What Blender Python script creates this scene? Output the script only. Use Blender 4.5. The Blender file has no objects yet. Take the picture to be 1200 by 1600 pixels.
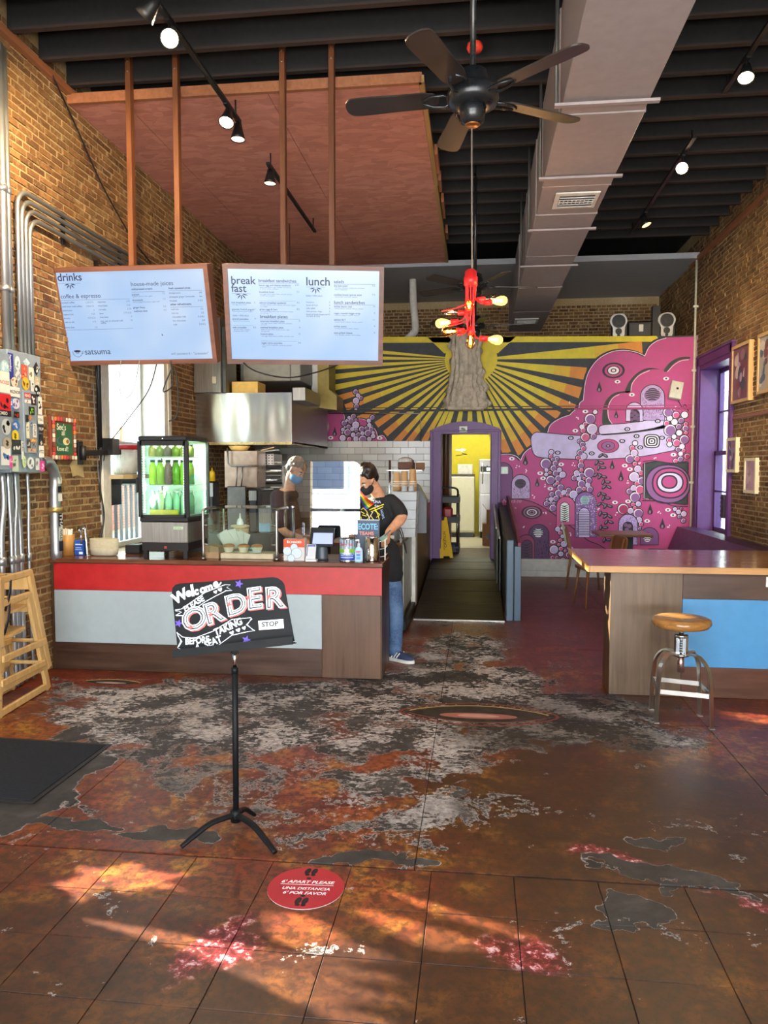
import bpy, bmesh, math, random
from mathutils import Vector, Matrix
from mathutils.geometry import tessellate_polygon
random.seed(7)
SC = bpy.context.scene
COL = SC.collection

# ------------------------------------------------------------------ camera
CAM_H = 1.62
cam_d = bpy.data.cameras.new('camera')
cam_d.sensor_fit = 'VERTICAL'; cam_d.sensor_height = 24.0; cam_d.lens = 18.0   # 1200 px focal length on a 1200x1600 frame
cam_d.clip_start = 0.05; cam_d.clip_end = 200
cam = bpy.data.objects.new('camera', cam_d); COL.objects.link(cam)
cam.location = (0, 0, CAM_H)
cam.rotation_euler = (math.radians(90 - 3.3385), 0, math.radians(6.8898))
SC.camera = cam

# ------------------------------------------------------------------ light + exposure
SC.view_settings.view_transform = 'Standard'
SC.view_settings.look = 'None'
SC.view_settings.gamma = 1.0
SC.view_settings.use_curve_mapping = False
SC.view_settings.exposure = 0.22

def lin(h):
    h = h.lstrip('#')
    o = []
    for i in (0, 2, 4):
        c = int(h[i:i+2], 16) / 255
        o.append(c / 12.92 if c <= .04045 else ((c + .055) / 1.055) ** 2.4)
    return tuple(o)

SKY = 11.0
world = bpy.data.worlds.new('sky'); SC.world = world; world.use_nodes = True
wn = world.node_tree; wn.nodes.clear()
wo = wn.nodes.new('ShaderNodeOutputWorld'); wb = wn.nodes.new('ShaderNodeBackground')
wt = wn.nodes.new('ShaderNodeTexCoord'); ws = wn.nodes.new('ShaderNodeSeparateXYZ'); wr = wn.nodes.new('ShaderNodeValToRGB')
wn.links.new(wt.outputs['Generated'], ws.inputs[0]); wn.links.new(ws.outputs['Z'], wr.inputs[0])
wr.color_ramp.elements[0].position = 0.0; wr.color_ramp.elements[0].color = (.80, .88, 1, 1)
wr.color_ramp.elements[1].position = .7; wr.color_ramp.elements[1].color = (.50, .70, 1, 1)
wn.links.new(wr.outputs[0], wb.inputs['Color']); wb.inputs['Strength'].default_value = SKY
wn.links.new(wb.outputs[0], wo.inputs[0])

SUN_TO = Vector((-.90, .33, .385)).normalized()          # towards the low sun, left of the building
sd = bpy.data.lights.new('sun', 'SUN'); sd.energy = 50.0; sd.angle = math.radians(.65); sd.color = (1, .86, .68)
so = bpy.data.objects.new('sun', sd); COL.objects.link(so)
so.rotation_euler = SUN_TO.to_track_quat('Z', 'Y').to_euler(); so.location = (-12, 8, 9)

def area(name, loc, aim, sx, sy, power, color):
    l = bpy.data.lights.new(name, 'AREA'); l.shape = 'RECTANGLE'; l.size = sx; l.size_y = sy; l.energy = power; l.color = color
    o = bpy.data.objects.new(name, l); COL.objects.link(o); o.location = loc
    o.rotation_euler = (Vector(aim) - Vector(loc)).to_track_quat('-Z', 'Y').to_euler()
    return o
# daylight of the open street side, coming down through the shop front behind the camera
area('street_daylight', (0, -2.7, 4.2), (0, 8.0, 2.2), 6.0, 2.8, 380, (.92, .96, 1.0))
# added fill lamp low outside, aimed at the ceiling in place of street bounce
area('ceiling_fill', (0, -3.2, .05), (0, 5.5, 4.2), 8.0, 2.4, 1500, (1, .97, .93))

# ------------------------------------------------------------------ node helper
class G:
    def __init__(s, name):
        s.mat = bpy.data.materials.new(name); s.mat.use_nodes = True
        s.t = s.mat.node_tree; s.n = s.t.nodes; s.l = s.t.links
        s.p = s.n['Principled BSDF']; s.out = s.n['Material Output']
    def N(s, t, **k):
        n = s.n.new(t)
        for a, b in k.items(): setattr(n, a, b)
        return n
    def put(s, sock, v):
        if v is None: return
        if isinstance(v, bpy.types.NodeSocket): s.l.new(v, sock)
        else:
            if sock.type == 'RGBA' and len(v) == 3: v = (*v, 1)
            sock.default_value = v
    def pos(s): return s.N('ShaderNodeNewGeometry').outputs['Position']
    def island(s): return s.N('ShaderNodeNewGeometry').outputs['Random Per Island']
    def objrand(s): return s.N('ShaderNodeObjectInfo').outputs['Random']
    def obj(s): return s.N('ShaderNodeTexCoord').outputs['Object']
    def attr(s, name):
        return s.N('ShaderNodeAttribute', attribute_name=name).outputs['Color']
    def vmul(s, v, k):
        n = s.N('ShaderNodeVectorMath', operation='MULTIPLY'); s.put(n.inputs[0], v); s.put(n.inputs[1], k); return n.outputs[0]
    def vadd(s, v, k):
        n = s.N('ShaderNodeVectorMath', operation='ADD'); s.put(n.inputs[0], v); s.put(n.inputs[1], k); return n.outputs[0]
    def noise(s, v, scale, detail=4, rough=.55, out='Fac', dist=0):
        n = s.N('ShaderNodeTexNoise'); s.put(n.inputs['Vector'], v)
        n.inputs['Scale'].default_value = scale; n.inputs['Detail'].default_value = detail; n.inputs['Roughness'].default_value = rough
        n.inputs['Distortion'].default_value = dist
        return n.outputs[out]
    def voro(s, v, scale, feature='F1', out='Distance'):
        n = s.N('ShaderNodeTexVoronoi', feature=feature); s.put(n.inputs['Vector'], v); n.inputs['Scale'].default_value = scale
        return n.outputs[out]
    def m(s, op, a, b=None, c=None, clamp=False):
        n = s.N('ShaderNodeMath', operation=op, use_clamp=clamp)
        s.put(n.inputs[0], a); s.put(n.inputs[1], b)
        if c is not None: s.put(n.inputs[2], c)
        return n.outputs[0]
    def ss(s, v, a, b, lo=0, hi=1):
        n = s.N('ShaderNodeMapRange', interpolation_type='SMOOTHSTEP'); s.put(n.inputs[0], v)
        for i, q in enumerate((a, b, lo, hi)): s.put(n.inputs[1 + i], q)
        return n.outputs[0]
    def ramp(s, f, stops, interp='LINEAR'):
        n = s.N('ShaderNodeValToRGB'); s.put(n.inputs[0], f); cr = n.color_ramp; cr.interpolation = interp
        while len(cr.elements) < len(stops): cr.elements.new(.5)
        for e, (p, c) in zip(cr.elements, stops): e.position = p; e.color = (*c, 1)
        return n.outputs[0]
    def mix(s, f, a, b, mode='MIX'):
        n = s.N('ShaderNodeMix', data_type='RGBA', blend_type=mode); s.put(n.inputs[0], f); s.put(n.inputs[6], a); s.put(n.inputs[7], b)
        return n.outputs[2]
    def bump(s, h, strength=.3, dist=.01):
        n = s.N('ShaderNodeBump'); s.put(n.inputs['Height'], h); n.inputs['Strength'].default_value = strength; n.inputs['Distance'].default_value = dist
        s.l.new(n.outputs[0], s.p.inputs['Normal'])
    def fin(s, color=None, rough=None, metal=None, spec=None, coat=None):
        s.put(s.p.inputs['Base Color'], color); s.put(s.p.inputs['Roughness'], rough); s.put(s.p.inputs['Metallic'], metal)
        s.put(s.p.inputs['Specular IOR Level'], spec); s.put(s.p.inputs['Coat Weight'], coat)
        return s.mat

MATS = {}
def plain(name, hexc, rough=.5, metal=0.0, var=.12, scale=14, spec=None):
    if name in MATS: return MATS[name]
    g = G(name); c = lin(hexc) if isinstance(hexc, str) else hexc
    n = g.noise(g.pos(), scale, 5)
    d = tuple(x * (1 - var) for x in c); u = tuple(min(1, x * (1 + var)) for x in c)
    col = g.ramp(n, [(.3, d), (.7, u)])
    r = g.ss(n, .2, .8, max(0, rough - .06), min(1, rough + .06))
    MATS[name] = g.fin(col, r, metal, spec); return MATS[name]
def woodm(name, c0, c1, rough=.4, axis=0, scale=1.0, coat=None):
    if name in MATS: return MATS[name]
    g = G(name); s = [22, 22, 22]; s[axis] = 1.6
    v = g.vmul(g.pos(), tuple(x * scale for x in s))
    n = g.noise(v, 1.0, 6, .62, dist=.6); n2 = g.noise(g.pos(), 2.3, 3)
    f = g.m('ADD', g.m('MULTIPLY', n, .75), g.m('MULTIPLY', n2, .35))
    MATS[name] = g.fin(g.ramp(f, [(.3, lin(c0)), (.75, lin(c1))]), g.ss(n, .2, .8, rough - .08, rough + .1), 0, None, coat)
    return MATS[name]
def emit(name, hexc, k):
    if name in MATS: return MATS[name]
    g = G(name); c = lin(hexc)
    g.put(g.p.inputs['Base Color'], c); g.put(g.p.inputs['Emission Color'], c); g.p.inputs['Emission Strength'].default_value = k
    MATS[name] = g.mat; return g.mat
def glassm(name, tint='#ffffff', refl=.10, rough=.02, ior=1.45):
    """thin clear sheet: lets light straight through and mirrors by Fresnel"""
    if name in MATS: return MATS[name]
    g = G(name)
    tr = g.N('ShaderNodeBsdfTransparent'); tr.inputs[0].default_value = (*lin(tint), 1)
    gl = g.N('ShaderNodeBsdfGlossy'); gl.inputs['Roughness'].default_value = rough
    lw_ = g.N('ShaderNodeLayerWeight'); lw_.inputs[0].default_value = .5      # Schlick on the facing angle, same from both sides
    f = g.m('ADD', g.m('MULTIPLY', g.m('POWER', lw_.outputs['Facing'], 5), .9), refl + .03, clamp=True)
    mx = g.N('ShaderNodeMixShader'); g.l.new(f, mx.inputs[0]); g.l.new(tr.outputs[0], mx.inputs[1]); g.l.new(gl.outputs[0], mx.inputs[2])
    g.l.new(mx.outputs[0], g.out.inputs[0]); MATS[name] = g.mat; return g.mat

# ------------------------------------------------------------------ mesh builder (world coordinates)
class B:
    def __init__(s):
        s.v = []; s.f = []; s.mi = []; s.sm = []; s.c = []; s.cur = (1, 1, 1); s.k = 0
    def add(s, vs, fs, smooth=False, col=None):
        o = len(s.v); s.v += [tuple(x) for x in vs]
        for f in fs:
            s.f.append(tuple(i + o for i in f)); s.mi.append(s.k); s.sm.append(smooth); s.c.append(col or s.cur)
        return s
    def box(s, c, d, rot=None, bev=0.0):
        hx, hy, hz = d[0] / 2, d[1] / 2, d[2] / 2
        if bev <= 0:
            vs = [(x, y, z) for x in (-hx, hx) for y in (-hy, hy) for z in (-hz, hz)]
            fs = [(0, 1, 3, 2), (4, 6, 7, 5), (0, 4, 5, 1), (2, 3, 7, 6), (0, 2, 6, 4), (1, 5, 7, 3)]
        else:
            b = min(bev, hx * .49, hy * .49, hz * .49); vs = []; ix = {}
            for sx in (-1, 1):
                for sy in (-1, 1):
                    for sz in (-1, 1):
                        for a in range(3):
                            p = [sx * (hx - (0 if a == 0 else b)), sy * (hy - (0 if a == 1 else b)), sz * (hz - (0 if a == 2 else b))]
                            ix[sx, sy, sz, a] = len(vs); vs.append(p)
            fs = []
            for q in (-1, 1):
                fs.append([ix[q, a, b2, 0] for a, b2 in ((-1, -1), (1, -1), (1, 1), (-1, 1))][::q])
                fs.append([ix[a, q, b2, 1] for a, b2 in ((-1, -1), (-1, 1), (1, 1), (1, -1))][::q])
                fs.append([ix[a, b2, q, 2] for a, b2 in ((-1, -1), (1, -1), (1, 1), (-1, 1))][::q])
                for r in (-1, 1):
                    fs.append([ix[q, r, -1, 0], ix[q, r, 1, 0], ix[q, r, 1, 1], ix[q, r, -1, 1]])
                    fs.append([ix[q, -1, r, 0], ix[q, 1, r, 0], ix[q, 1, r, 2], ix[q, -1, r, 2]])
                    fs.append([ix[-1, q, r, 1], ix[1, q, r, 1], ix[1, q, r, 2], ix[-1, q, r, 2]])
                    for t in (-1, 1): fs.append([ix[q, r, t, 0], ix[q, r, t, 1], ix[q, r, t, 2]])
        c = Vector(c)
        if rot is not None: vs = [c + rot @ Vector(p) for p in vs]
        else: vs = [(c.x + p[0], c.y + p[1], c.z + p[2]) for p in vs]
        return s.add(vs, fs)
    def bb(s, x0, x1, y0, y1, z0, z1, bev=0.0):
        return s.box(((x0 + x1) / 2, (y0 + y1) / 2, (z0 + z1) / 2), (abs(x1 - x0), abs(y1 - y0), abs(z1 - z0)), None, bev)
    def bar(s, p0, p1, w, h, up=(0, 0, 1), bev=0.0):
        p0, p1 = Vector(p0), Vector(p1); d = (p1 - p0); L = d.length; d.normalize()
        x = d.cross(Vector(up))
        if x.length < 1e-4: x = d.cross(Vector((0, 1, 0)))
        x.normalize(); z = x.cross(d)
        return s.box((p0 + p1) / 2, (w, L, h), Matrix((x, d, z)).transposed(), bev)
    def tube(s, pts, r, n=8, closed=False, caps=True, flat=1.0):
        pts = [Vector(p) for p in pts]; N = len(pts)
        rs = list(r) if isinstance(r, (list, tuple)) else [r] * N
        T = []
        for i in range(N):
            a = pts[i - 1] if (i > 0 or closed) else pts[i]; b = pts[(i + 1) % N] if (i < N - 1 or closed) else pts[i]
            t = (b - a); t = t.normalized() if t.length > 1e-9 else Vector((0, 0, 1)); T.append(t)
        u = T[0].orthogonal().normalized() if abs(T[0].z) > .9 else T[0].cross(Vector((0, 0, 1))).normalized()
        vs = []
        for i in range(N):
            u = (u - T[i] * u.dot(T[i])); u = u.normalized() if u.length > 1e-6 else T[i].orthogonal().normalized()
            w = T[i].cross(u)
            for k in range(n):
                a = 2 * math.pi * k / n
                vs.append(pts[i] + (u * math.cos(a) + w * math.sin(a) * flat) * rs[i])
        fs = []
        for i in range(N - 1 + (1 if closed else 0)):
            for k in range(n):
                a, b = i * n + k, i * n + (k + 1) % n; c = ((i + 1) % N) * n
                fs.append((a, b, c + (k + 1) % n, c + k))
        s.add(vs, fs, True)
        if caps and not closed:
            o = len(s.v) - len(vs)
            s.f.append(tuple(o + k for k in range(n))[::-1]); s.f.append(tuple(o + (N - 1) * n + k for k in range(n)))
            s.mi += [s.k] * 2; s.sm += [False] * 2; s.c += [s.cur] * 2
        return s
    def cyl(s, p0, p1, r0, r1=None, n=16): return s.tube([p0, p1], [r0, r0 if r1 is None else r1], n)
    def lathe(s, prof, o=(0, 0, 0), n=20, axis=None, sq=None):
        o = Vector(o); R = Matrix.Identity(3)
        if axis is not None: R = Vector((0, 0, 1)).rotation_difference(Vector(axis).normalized()).to_matrix()
        vs = []; fs = []
        for (r, z) in prof:
            for k in range(n):
                a = 2 * math.pi * k / n; x, y = r * math.cos(a), r * math.sin(a)
                if sq: x *= sq[0]; y *= sq[1]
                vs.append(o + R @ Vector((x, y, z)))
        for i in range(len(prof) - 1):
            for k in range(n):
                fs.append((i * n + k, i * n + (k + 1) % n, (i + 1) * n + (k + 1) % n, (i + 1) * n + k))
        s.add(vs, fs, True)
        oo = len(s.v) - len(vs)
        for i, rev in ((0, True), (len(prof) - 1, False)):
            if prof[i][0] > 1e-4:
                f = tuple(oo + i * n + k for k in range(n)); s.f.append(f[::-1] if rev else f); s.mi.append(s.k); s.sm.append(False); s.c.append(s.cur)
        return s
    def ball(s, c, r, nu=14, nv=9, rot=None):
        if not isinstance(r, (list, tuple)): r = (r, r, r)
        vs = []; fs = []; c = Vector(c)
        for j in range(nv + 1):
            th = math.pi * j / nv
            for i in range(nu):
                a = 2 * math.pi * i / nu
                p = Vector((r[0] * math.sin(th) * math.cos(a), r[1] * math.sin(th) * math.sin(a), r[2] * math.cos(th)))
                vs.append(c + (rot @ p if rot is not None else p))
        for j in range(nv):
            for i in range(nu):
                fs.append((j * nu + i, (j + 1) * nu + i, (j + 1) * nu + (i + 1) % nu, j * nu + (i + 1) % nu))
        return s.add(vs, fs, True)
    def prism(s, poly, fr, t0, t1, holes=()):
        """polygon (a,b) in frame fr, extruded from t0 to t1 along its normal"""
        loops = [list(poly)] + [list(h) for h in holes]
        allp = [p for l in loops for p in l]
        tris = tessellate_polygon([[Vector((a, b, 0)) for a, b in l] for l in loops])
        n = len(allp)
        vs = [fr.p(a, b, t1) for a, b in allp] + [fr.p(a, b, t0) for a, b in allp]
        fs = []
        for t in tris:
            a, b, c = (Vector(allp[i]) for i in t)
            cr = (b - a).x * (c - a).y - (b - a).y * (c - a).x
            t = tuple(t) if cr > 0 else tuple(t)[::-1]
            fs.append(t); fs.append(tuple(i + n for i in t)[::-1])
        o = 0
        for li, l in enumerate(loops):
            ar = sum(l[i][0] * l[(i + 1) % len(l)][1] - l[(i + 1) % len(l)][0] * l[i][1] for i in range(len(l)))
            for i in range(len(l)):
                a, b = o + i, o + (i + 1) % len(l)
                q = (a, b, b + n, a + n)
                fs.append(q[::-1] if (ar > 0) == (li == 0) else q)
            o += len(l)
        return s.add(vs, fs)
    def flat(s, poly, fr, t=0.0, col=None):
        allp = list(poly)
        tris = tessellate_polygon([[Vector((a, b, 0)) for a, b in allp]])
        fs = []
        for tr in tris:
            a, b, c = (Vector(allp[i]) for i in tr)
            cr = (b - a).x * (c - a).y - (b - a).y * (c - a).x
            fs.append(tuple(tr) if cr > 0 else tuple(tr)[::-1])
        return s.add([fr.p(a, b, t) for a, b in allp], fs, False, col)
    def quadstrip(s, L, R, fr, t, col=None):
        n = len(L); vs = [fr.p(a, b, t) for a, b in L] + [fr.p(a, b, t) for a, b in R]
        return s.add(vs, [(i, i + 1, n + i + 1, n + i) for i in range(n - 1)], False, col)
    def build(s, name, mat, parent=None, origin=None, label=None, cat=None, group=None, kind=None, loc=None):
        me = bpy.data.meshes.new(name)
        if parent is not None: org = parent.get('_org') and Vector(parent['_org']) or Vector((0, 0, 0))
        elif origin is not None: org = Vector(origin)
        else:
            xs, ys, zs = zip(*s.v); org = Vector(((min(xs) + max(xs)) / 2, (min(ys) + max(ys)) / 2, min(zs)))
        me.from_pydata([(x - org.x, y - org.y, z - org.z) for x, y, z in s.v], [], s.f)
        me.polygons.foreach_set('material_index', s.mi); me.polygons.foreach_set('use_smooth', s.sm)
        ca = me.color_attributes.new('paint', 'FLOAT_COLOR', 'CORNER')
        buf = []
        for p, c in zip(me.polygons, s.c): buf += [c[0], c[1], c[2], 1.0] * p.loop_total
        ca.data.foreach_set('color', buf)
        for m in (mat if isinstance(mat, (list, tuple)) else [mat]): me.materials.append(m)
        me.update()
        ob = bpy.data.objects.new(name, me); COL.objects.link(ob)
        if parent is not None: ob.parent = parent
        else: ob.location = org
        ob['_org'] = tuple(org)
        tag(ob, label, cat, group, kind)
        return ob
def tag(o, label=None, cat=None, group=None, kind=None):
    if label: o['label'] = label
    if cat: o['category'] = cat
    if group: o['group'] = group
    if kind: o['kind'] = kind
    return o
def thing(name, loc, label, cat, group=None, rz=0):
    o = bpy.data.objects.new(name, None); COL.objects.link(o); o.location = loc; o.rotation_euler = (0, 0, rz)
    o.empty_display_size = .05
    o['_org'] = tuple(loc); tag(o, label, cat, group); return o
def copy_tree(o, parent=None):
    c = o.copy(); COL.objects.link(c)
    if parent is not None: c.parent = parent
    for ch in list(o.children): copy_tree(ch, c)
    return c
def dup(o, loc, label=None, rz=None, group=None):
    c = copy_tree(o); c.location = loc
    if rz is not None: c.rotation_euler = (0, 0, rz)
    return tag(c, label, None, group)

class Fr:
    """a flat working frame: origin, two axes in the plane, normal; layer step keeps paint coats apart"""
    def __init__(s, o, u, v):
        s.o = Vector(o); s.u = Vector(u); s.v = Vector(v); s.n = s.u.cross(s.v).normalized()
    def p(s, a, b, t=0.0): return s.o + s.u * a + s.v * b + s.n * t

class Pt:
    """painter: coats of flat colour laid on a frame"""
    def __init__(s, fr, step=.0006): s.fr = fr; s.b = B(); s.t = step; s.step = step
    def up(s): s.t += s.step; return s
    def fill(s, pts, col): s.b.flat(pts, s.fr, s.t, lin(col)); return s
    def rect(s, x0, y0, x1, y1, col): return s.fill([(x0, y0), (x1, y0), (x1, y1), (x0, y1)], col)
    def ell(s, x, y, rx, ry=None, col='#ffffff', n=20, rot=0):
        ry = rx if ry is None else ry; c, q = math.cos(rot), math.sin(rot)
        P = []
        for k in range(n):
            a = 2 * math.pi * k / n; X, Y = rx * math.cos(a), ry * math.sin(a); P.append((x + X * c - Y * q, y + X * q + Y * c))
        vs = [s.fr.p(a, b, s.t) for a, b in P]
        s.b.add(vs, [tuple(range(n))], False, lin(col)); return s
    def stroke(s, pts, w, col, closed=False):
        n = len(pts); L = []; R = []
        ws = w if isinstance(w, (list, tuple)) else [w] * n
        idx = list(range(n)) + ([0] if closed else [])
        for i in idx:
            a = pts[i - 1] if (i > 0 or closed) else pts[i]; b = pts[(i + 1) % n] if (i < n - 1 or closed) else pts[i]
            dx, dy = b[0] - a[0], b[1] - a[1]; l = math.hypot(dx, dy) or 1; nx, ny = -dy / l, dx / l
            L.append((pts[i][0] - nx * ws[i] / 2, pts[i][1] - ny * ws[i] / 2)); R.append((pts[i][0] + nx * ws[i] / 2, pts[i][1] + ny * ws[i] / 2))
        o = []
        vs = [s.fr.p(a, b, s.t) for a, b in L] + [s.fr.p(a, b, s.t) for a, b in R]; m = len(L)
        s.b.add(vs, [(i, i + 1, m + i + 1, m + i) for i in range(m - 1)], False, lin(col)); return s
    def text(s, txt, x, y, size, col, align='LEFT', bold=0.0, rot=0, sx=1.0, shear=0.0):
        vs, fs = glyphs(txt, bold, shear, align)
        c, q = math.cos(rot), math.sin(rot)
        pts = []
        for a, b in vs:
            a *= size * sx; b *= size; pts.append(s.fr.p(x + a * c - b * q, y + a * q + b * c, s.t))
        s.b.add(pts, fs, False, lin(col)); return s
    def build(s, name, mat, parent=None, **k): return s.b.build(name, mat, parent, **k)
_gc = {}
def glyphs(txt, bold=0.0, shear=0.0, align='LEFT'):
    key = (txt, bold, shear, align)
    if key in _gc: return _gc[key]
    cu = bpy.data.curves.new('t', 'FONT'); cu.body = txt; cu.size = 1.0; cu.offset = bold; cu.shear = shear; cu.align_x = align; cu.resolution_u = 3
    ob = bpy.data.objects.new('t', cu); me = ob.to_mesh()
    r = ([(v.co.x, v.co.y) for v in me.vertices], [tuple(p.vertices) for p in me.polygons])
    ob.to_mesh_clear(); bpy.data.objects.remove(ob); bpy.data.curves.remove(cu)
    _gc[key] = r; return r
def spline(pts, n=8, closed=False):
    P = [Vector((*p, 0)) if len(p) == 2 else Vector(p) for p in pts]; N = len(P); out = []
    for i in range(N if closed else N - 1):
        a, b, c, d = (P[(i + k) % N] if closed else P[max(0, min(N - 1, i + k))] for k in (-1, 0, 1, 2))
        for k in range(n):
            t = k / n
            out.append(.5 * ((2 * b) + (c - a) * t + (2 * a - 5 * b + 4 * c - d) * t * t + (3 * b - a - 3 * c + d) * t ** 3))
    if not closed: out.append(P[-1])
    return [(v.x, v.y) for v in out] if len(pts[0]) == 2 else [tuple(v) for v in out]

# where a sight line of the survey photograph meets a real plane of the room
_Rm = cam.rotation_euler.to_matrix()
def at(px, py, axis, val):
    d = _Rm @ Vector(((px - 600) / 1200, (800 - py) / 1200, -1.0)); i = 'xyz'.index(axis)
    o = Vector((0, 0, CAM_H)); return o + d * ((val - o[i]) / d[i])
def seen(p, mx=0, my=0):
    c = _Rm.transposed() @ (Vector(p) - Vector((0, 0, CAM_H)))
    if c.z > -.1: return False
    x, y = 600 - 1200 * c.x / c.z, 800 + 1200 * c.y / c.z
    return -mx < x < 1200 + mx and -my < y < 1600 + my

XL, XR, YM, YF, ZJ = -3.40, 3.12, 11.55, -1.6, 4.76      # left wall, right wall, mural wall, shop front, joist undersides

# ------------------------------------------------------------------ materials of the room
def brick_mat():
    g = G('brick')
    r = g.m('FRACT', g.m('ADD', g.island(), g.objrand()))
    n = g.noise(g.pos(), 30, 6, .65); n2 = g.noise(g.pos(), 1.1, 3)
    base = g.ramp(r, [(0, lin('#4e3526')), (.25, lin('#6f4c33')), (.5, lin('#85603f')), (.75, lin('#5f4230')), (1, lin('#957049'))])
    c = g.mix(g.ss(n, .3, .75, 0, .55), base, lin('#4a3122'))
    c = g.mix(g.ss(n2, .35, .7, 0, .35), c, lin('#a3804f'))
    sm = g.m('MULTIPLY', g.ss(g.noise(g.pos(), 11, 9, .7, dist=.6), .50, .64), .62)
    c = g.mix(sm, c, lin('#a88f66'))
    g.bump(g.m('ADD', n, g.m('MULTIPLY', sm, .6)), .7, .014)
    return g.fin(c, .88, 0, .2)
def mortar_mat():
    g = G('mortar'); n = g.noise(g.pos(), 40, 6, .7); n2 = g.noise(g.pos(), .9, 3)
    c = g.mix(g.ss(n2, .35, .7), lin('#b39a70'), lin('#cdb892')); c = g.mix(g.ss(n, .3, .7, 0, .5), c, lin('#7c6746'))
    g.bump(n, .6, .01); return g.fin(c, .92, 0, .2)
M_BRICK, M_MORTAR = brick_mat(), mortar_mat()

def floor_mat():
    g = G('worn_painted_floor'); P = g.pos()
    def cn(v, sc, k, d=4):
        n = g.noise(v, sc, d, .6, 'Color'); return g.vmul(g.vadd(n, (-.5, -.5, -.5)), (k, k, 0))
    W = g.N('ShaderNodeVectorMath', operation='ADD'); g.put(W.inputs[0], g.N('ShaderNodeVectorMath', operation='ADD').outputs[0]); W0 = W.inputs[0].links[0].from_node
    g.put(W0.inputs[0], P); g.put(W0.inputs[1], cn(P, 1.7, .75)); g.put(W.inputs[1], cn(P, 8.0, .16, 6)); WP = W.outputs[0]
    def blob(cx, cy, rx, ry, k=1.0, soft=.55):
        d = g.N('ShaderNodeVectorMath', operation='LENGTH')
        g.put(d.inputs[0], g.vmul(g.vadd(WP, (-cx, -cy, 0)), (1 / rx, 1 / ry, 0)))
        return g.ss(d.outputs['Value'], soft, 1.25, k, 0)
    def total(l):
        a = l[0]
        for b in l[1:]: a = g.m('MAXIMUM', a, b)
        return a
    big = g.noise(P, 1.5, 6, .62, dist=.5); mid = g.noise(P, 6.0, 9, .64, dist=.3); fine = g.noise(P, 26, 9, .72, dist=.2); flk = g.noise(g.vmul(P, (1, 1.5, 1)), 20, 10, .75, dist=.5)
    rust = g.ramp(big, [(.30, lin('#451f10')), (.42, lin('#703618')), (.50, lin('#6e2c1a')), (.58, lin('#94491c')), (.68, lin('#5e2417')), (.8, lin('#80451e'))])
    och = g.m('MULTIPLY', g.ss(mid, .47, .62), g.ss(g.noise(g.vadd(P, (7, 3, 0)), 1.7, 5), .42, .55))
    paint = g.mix(g.m('MULTIPLY', och, .8), rust, lin('#a87222'))
    redm = g.m('MULTIPLY', total([blob(-3.1, 5.4, .8, .6), blob(.4, 7.6, 2.6, 1.6), blob(2.2, 5.1, 1.1, .5), blob(1.6, 9.5, 2.2, 1.8)]), .7)
    paint = g.mix(redm, paint, g.ramp(mid, [(.35, lin('#5e1c14')), (.65, lin('#8a3220'))]))
    brown = total([blob(.9, 3.3, 1.3, 1.1, .9), blob(.3, 2.0, 3.0, .75, .92), blob(-1.6, 2.3, 1.2, .5, .8), blob(.45, 4.0, .35, .7, .9)])
    paint = g.mix(brown, paint, g.ramp(mid, [(.3, lin('#22150d')), (.52, lin('#3a2212')), (.66, lin('#553015')), (.78, lin('#74441c'))]))
    pink = total([blob(.15, 2.47, .17, .12, 1, .3), blob(.62, 3.10, .16, .05, .9), blob(1.0, 2.95, .12, .05, .9), blob(-.86, 2.5, .07, .16, .8)])
    paint = g.mix(g.m('MULTIPLY', pink, .9), paint, g.ramp(fine, [(.42, lin('#7a1c26')), (.55, lin('#98303a')), (.60, lin('#d8b8bc'))]))
    paint = g.mix(g.ss(fine, .40, .58, .75, 0), paint, lin('#20120c'))
    bare = total([blob(-1.35, 5.12, 1.75, .50), blob(-1.95, 4.62, .95, .42, .95), blob(-.9, 4.55, 1.5, .5, .8), blob(-.2, 5.75, .85, .55), blob(.35, 5.05, .95, .62), blob(-.15, 6.8, .5, .9, .75),
                  blob(-.35, 4.0, .5, .9, .58), blob(-.75, 3.7, 1.2, .6, .45), blob(-1.7, 4.2, .7, .35, .7), blob(.7, 4.7, .9, .3, .7), blob(-.2, 8.0, .6, .6, .5)])
    chips = g.noise(g.vadd(P, (3.1, 9.2, 0)), 3.4, 9, .62, dist=.6)
    nlo = g.noise(g.vadd(P, (5, 2, 0)), 3.0, 5, .6)
    h = g.m('ADD', g.m('MULTIPLY', chips, .66), g.m('MULTIPLY', fine, .34))
    edge = g.m('SUBTRACT', h, g.m('SUBTRACT', .612, g.m('MULTIPLY', bare, .22)))
    grey = total([blob(-2.35, 3.5, .40, .75, 1, .75), blob(.75, 3.03, .30, .05, 1, .7), blob(-.45, 3.05, .28, .06, 1, .7), blob(.55, 2.85, .14, .07, 1, .7), blob(1.35, 3.05, .3, .03, 1, .7), blob(-1.35, 3.12, .2, .06, 1, .7), blob(-1.8, 3.2, .25, .08, 1, .7), blob(.80, 3.3, .10, .06), blob(-.05, 3.75, .09, .06)])
    greyedge = g.m('SUBTRACT', g.m('ADD', grey, g.m('MULTIPLY', g.m('SUBTRACT', chips, .5), 1.3)), .55)
    e2 = g.m('MAXIMUM', edge, g.m('MULTIPLY', greyedge, .2))
    worn = g.ss(e2, 0, .010)
    rim = g.m('MULTIPLY', worn, g.ss(e2, .008, .03, 1, 0))
    flake = g.m('MULTIPLY', g.ss(g.m('ADD', flk, g.m('MULTIPLY', g.m('SUBTRACT', nlo, .5), .9)), .50, .55), g.ss(bare, .3, .7))
    conc = g.ramp(mid, [(.3, lin('#1b1a19')), (.55, lin('#343230')), (.75, lin('#4c4946'))])
    white = g.ramp(fine, [(.35, lin('#746c68')), (.65, lin('#cfc8c2'))])
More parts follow.
